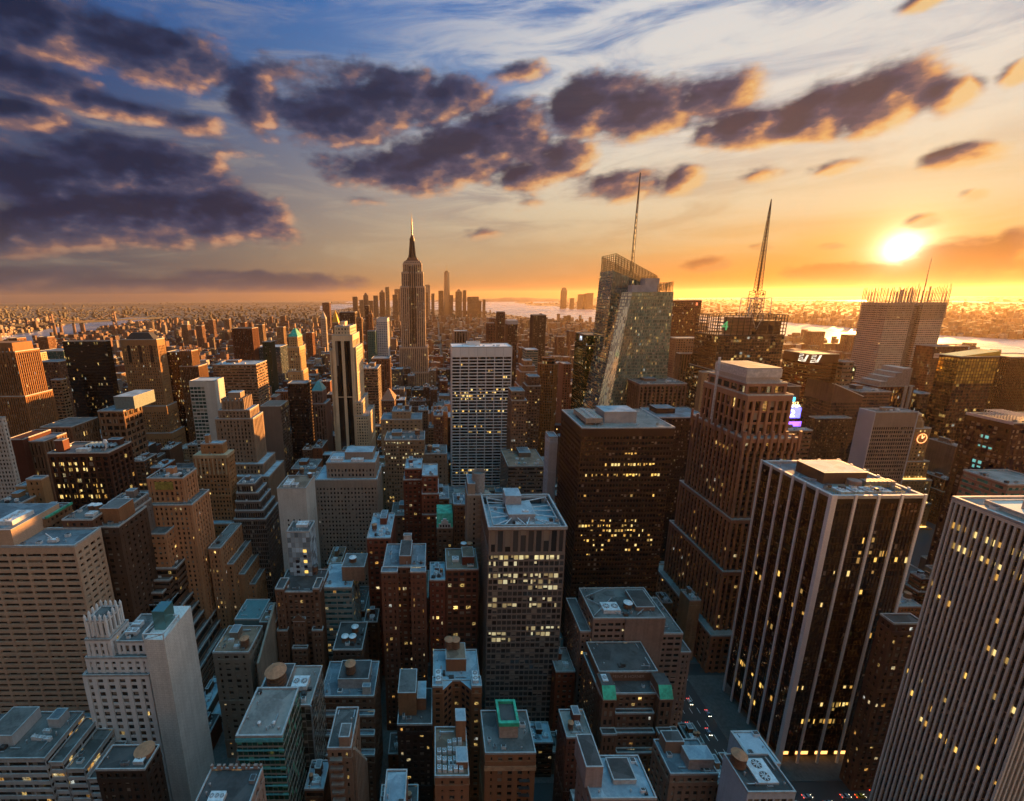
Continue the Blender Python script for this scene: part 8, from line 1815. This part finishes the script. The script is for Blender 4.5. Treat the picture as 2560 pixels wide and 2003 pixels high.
for lane, x in enumerate((-187, -181, -174, -168)):
    y = 236+rg.uniform(0, 20)
    while y < 470:
        if rg.random() < .5: cars.append((rg.choice(list(CC)), x, y, 'avenue on the left', lane))
        y += rg.uniform(14, 46)
for i in range(7): cars.append((rg.choice(list(CC)), 186+i*9+rg.uniform(-2, 2), 182+rg.choice((-3.2, 0, 3.4)), 'cross street below the striped tower', 9))
for col, x, y, wh, ln in cars: put_car(col, x, y, wh.endswith('right'), wh, ln)
for (col, wh), cs in used.items():
    cs.sort(key=lambda c: c.location.y); n = len(cs)
    for i, c in enumerate(cs):
        t = f'{ORD[i]} of the {col} cars on the {wh}' if i < 7 else f'one of the farther {col} cars on the {wh}'
        tag(c, t if n > 1 else f'only {col} car on the {wh}', 'car', f'cars on the {wh}')
o = empty('articulated_bus', (147.0, 226, .02), 'long orange bus parked at the kerb of the right avenue', 'bus'); mb = MB(); mb.box(-1.3, 1.3, -9, 0, .5, 3.1); mb.box(-1.3, 1.3, .5, 9, .5, 3.1); mb.box(-1.1, 1.1, 0, .5, .7, 2.9, 1); mb.build('body', [plain('orange_paint', (.55,.20,.03), .35), DSTEEL()], o); mb = MB()
for s_ in (-1.32, 1.32): mb.box(min(s_, s_*.98), max(s_, s_*.98), -8.6, 8.6, 1.6, 2.5)
mb.build('window', plain('car_glass', (.02,.02,.025), .1), o)
for yy in (-7, -2.5, 3, 7):
    for sx in (-1, 1): mb = MB(); mb.box(sx*1.2-.15, sx*1.2+.15, yy-.5, yy+.5, 0, 1.0); mb.build('wheel', plain('tyre', (.02,.02,.02), .8), o)
lamp0 = None; glowm = plain('lamp_glow', (.9,.7,.4), .5, 0, (1, .62, .22), 14.0)
for k, (x, y, w) in enumerate([(142.5, 180+30*i, 'right') for i in range(8)]+[(-190.5, 250+34*i, 'left') for i in range(6)]):
    if lamp0 is None:
        lamp0 = empty('street_lamp', (x, y, .15), '', 'street lamp'); mb = MB(); mb.cyl(0, 0, 0, 8, .14, .08, 8); mb.bar((0, 0, 7.9), (2.2, 0, 8.3), .12); mb.build('pole', DSTEEL(), lamp0); mb = MB(); mb.box(1.9, 2.7, -.25, .25, 8.1, 8.35, 0, True); mb.build('lamp_head', glowm, lamp0); c = lamp0
    else: c = copy_tree(lamp0); c.location = (x, y, .15)
    i = k if w == 'right' else k-8
    tag(c, f'{ORD[i]} lit street lamp along the {w} avenue kerb', 'street lamp', 'street lamps along the avenues')
# the small park
def make_tree(seed):
    rg = random.Random(seed); o = bpy.data.objects.new('park_tree', None); COL.objects.link(o); H = 17
    mb = MB(); mb.cyl(0, 0, 0, 5.5, .45, .28, 8)
    for i in range(7):
        a = rg.uniform(0, 6.28); mb.bar((0, 0, 4+i*.5), (3.4*math.cos(a), 3.4*math.sin(a), 8+i*.9), .22)
    mb.build('trunk', plain('bark', (.08,.055,.04), .9), o); mb = MB(); cl = [(rg.gauss(0, 2.3), rg.gauss(0, 2.3), rg.uniform(7, 15)) for _ in range(16)]
    for k in range(520):
        c = rg.choice(cl); p = Vector((c[0]+rg.gauss(0, 1.1), c[1]+rg.gauss(0, 1.1), c[2]+rg.gauss(0, .95))); a = Vector((rg.uniform(-1, 1), rg.uniform(-1, 1), rg.uniform(-1, 1))).normalized()*rg.uniform(.35, .7); b_ = a.orthogonal().normalized()*a.length*.8
        mb.quad(tuple(p-a-b_), tuple(p+a-b_), tuple(p+a+b_), tuple(p-a+b_), rg.choice((0, 0, 1)))
    mb.build('crown', [plain('leaves', (.075,.085,.025), .7), plain('leaves_yellowed', (.13,.10,.03), .7)], o); return o
TP = [make_tree(s) for s in (1, 2, 3)]; rt = random.Random(8); n = 0
for i in range(7):
    for j in range(6):
        x, y = PARK[0]+8+i*15+rt.uniform(-3, 3), PARK[2]+8+j*17+rt.uniform(-3, 3)
        if not all(not (a-6 < x < b_+6 and c-6 < y < d+6) for a, b_, c, d in HB): continue
        c = TP[n] if n < 3 else copy_tree(TP[n % 3]); c.location = (x, y, .1); c.rotation_euler.z = rt.uniform(0, 6.28) if n >= 3 else 0; c.scale = (s_ := rt.uniform(.8, 1.2), s_, s_*rt.uniform(.9, 1.1))
        tag(c, 'leafy dark green tree in the small park right of the white gridded slab', 'tree', 'trees of the small park'); n += 1
mb = MB(); mb.quad((PARK[0], PARK[2], .05), (PARK[1], PARK[2], .05), (PARK[1], PARK[3], .05), (PARK[0], PARK[3], .05)); tag(mb.build('park_lawn', plain('lawn', (.05,.075,.025), .9)), kind='structure')

# ------------------------------------------------------------------ haze
mb = MB(); R2 = 31000; mb.box(-R2, R2, -R2, R2, -1, 500, 0, True); hz = mb.build('haze', bpy.data.materials.new('haze')); tag(hz, kind='stuff')
mt = hz.data.materials[0]; mt.use_nodes = True; nt = NT(mt.node_tree); nt.n.clear(); pv = nt.new('ShaderNodeVolumePrincipled'); pv.inputs['Density'].default_value = HAZE; pv.inputs['Color'].default_value = (.88, .64, .44, 1); pv.inputs['Anisotropy'].default_value = .55
ow = nt.new('ShaderNodeOutputMaterial'); nt.l.new(pv.outputs[0], ow.inputs['Volume'])

# lettering as plain meshes
dg = bpy.context.evaluated_depsgraph_get()
for o in [o for o in bpy.data.objects if o.type == 'FONT']:
    me = bpy.data.meshes.new_from_object(o.evaluated_get(dg)); n = bpy.data.objects.new('lettering', me); COL.objects.link(n)
    n.parent = o.parent; n.location = o.location; n.rotation_euler = o.rotation_euler; n.scale = o.scale; nm = o.name; bpy.data.objects.remove(o); n.name = nm
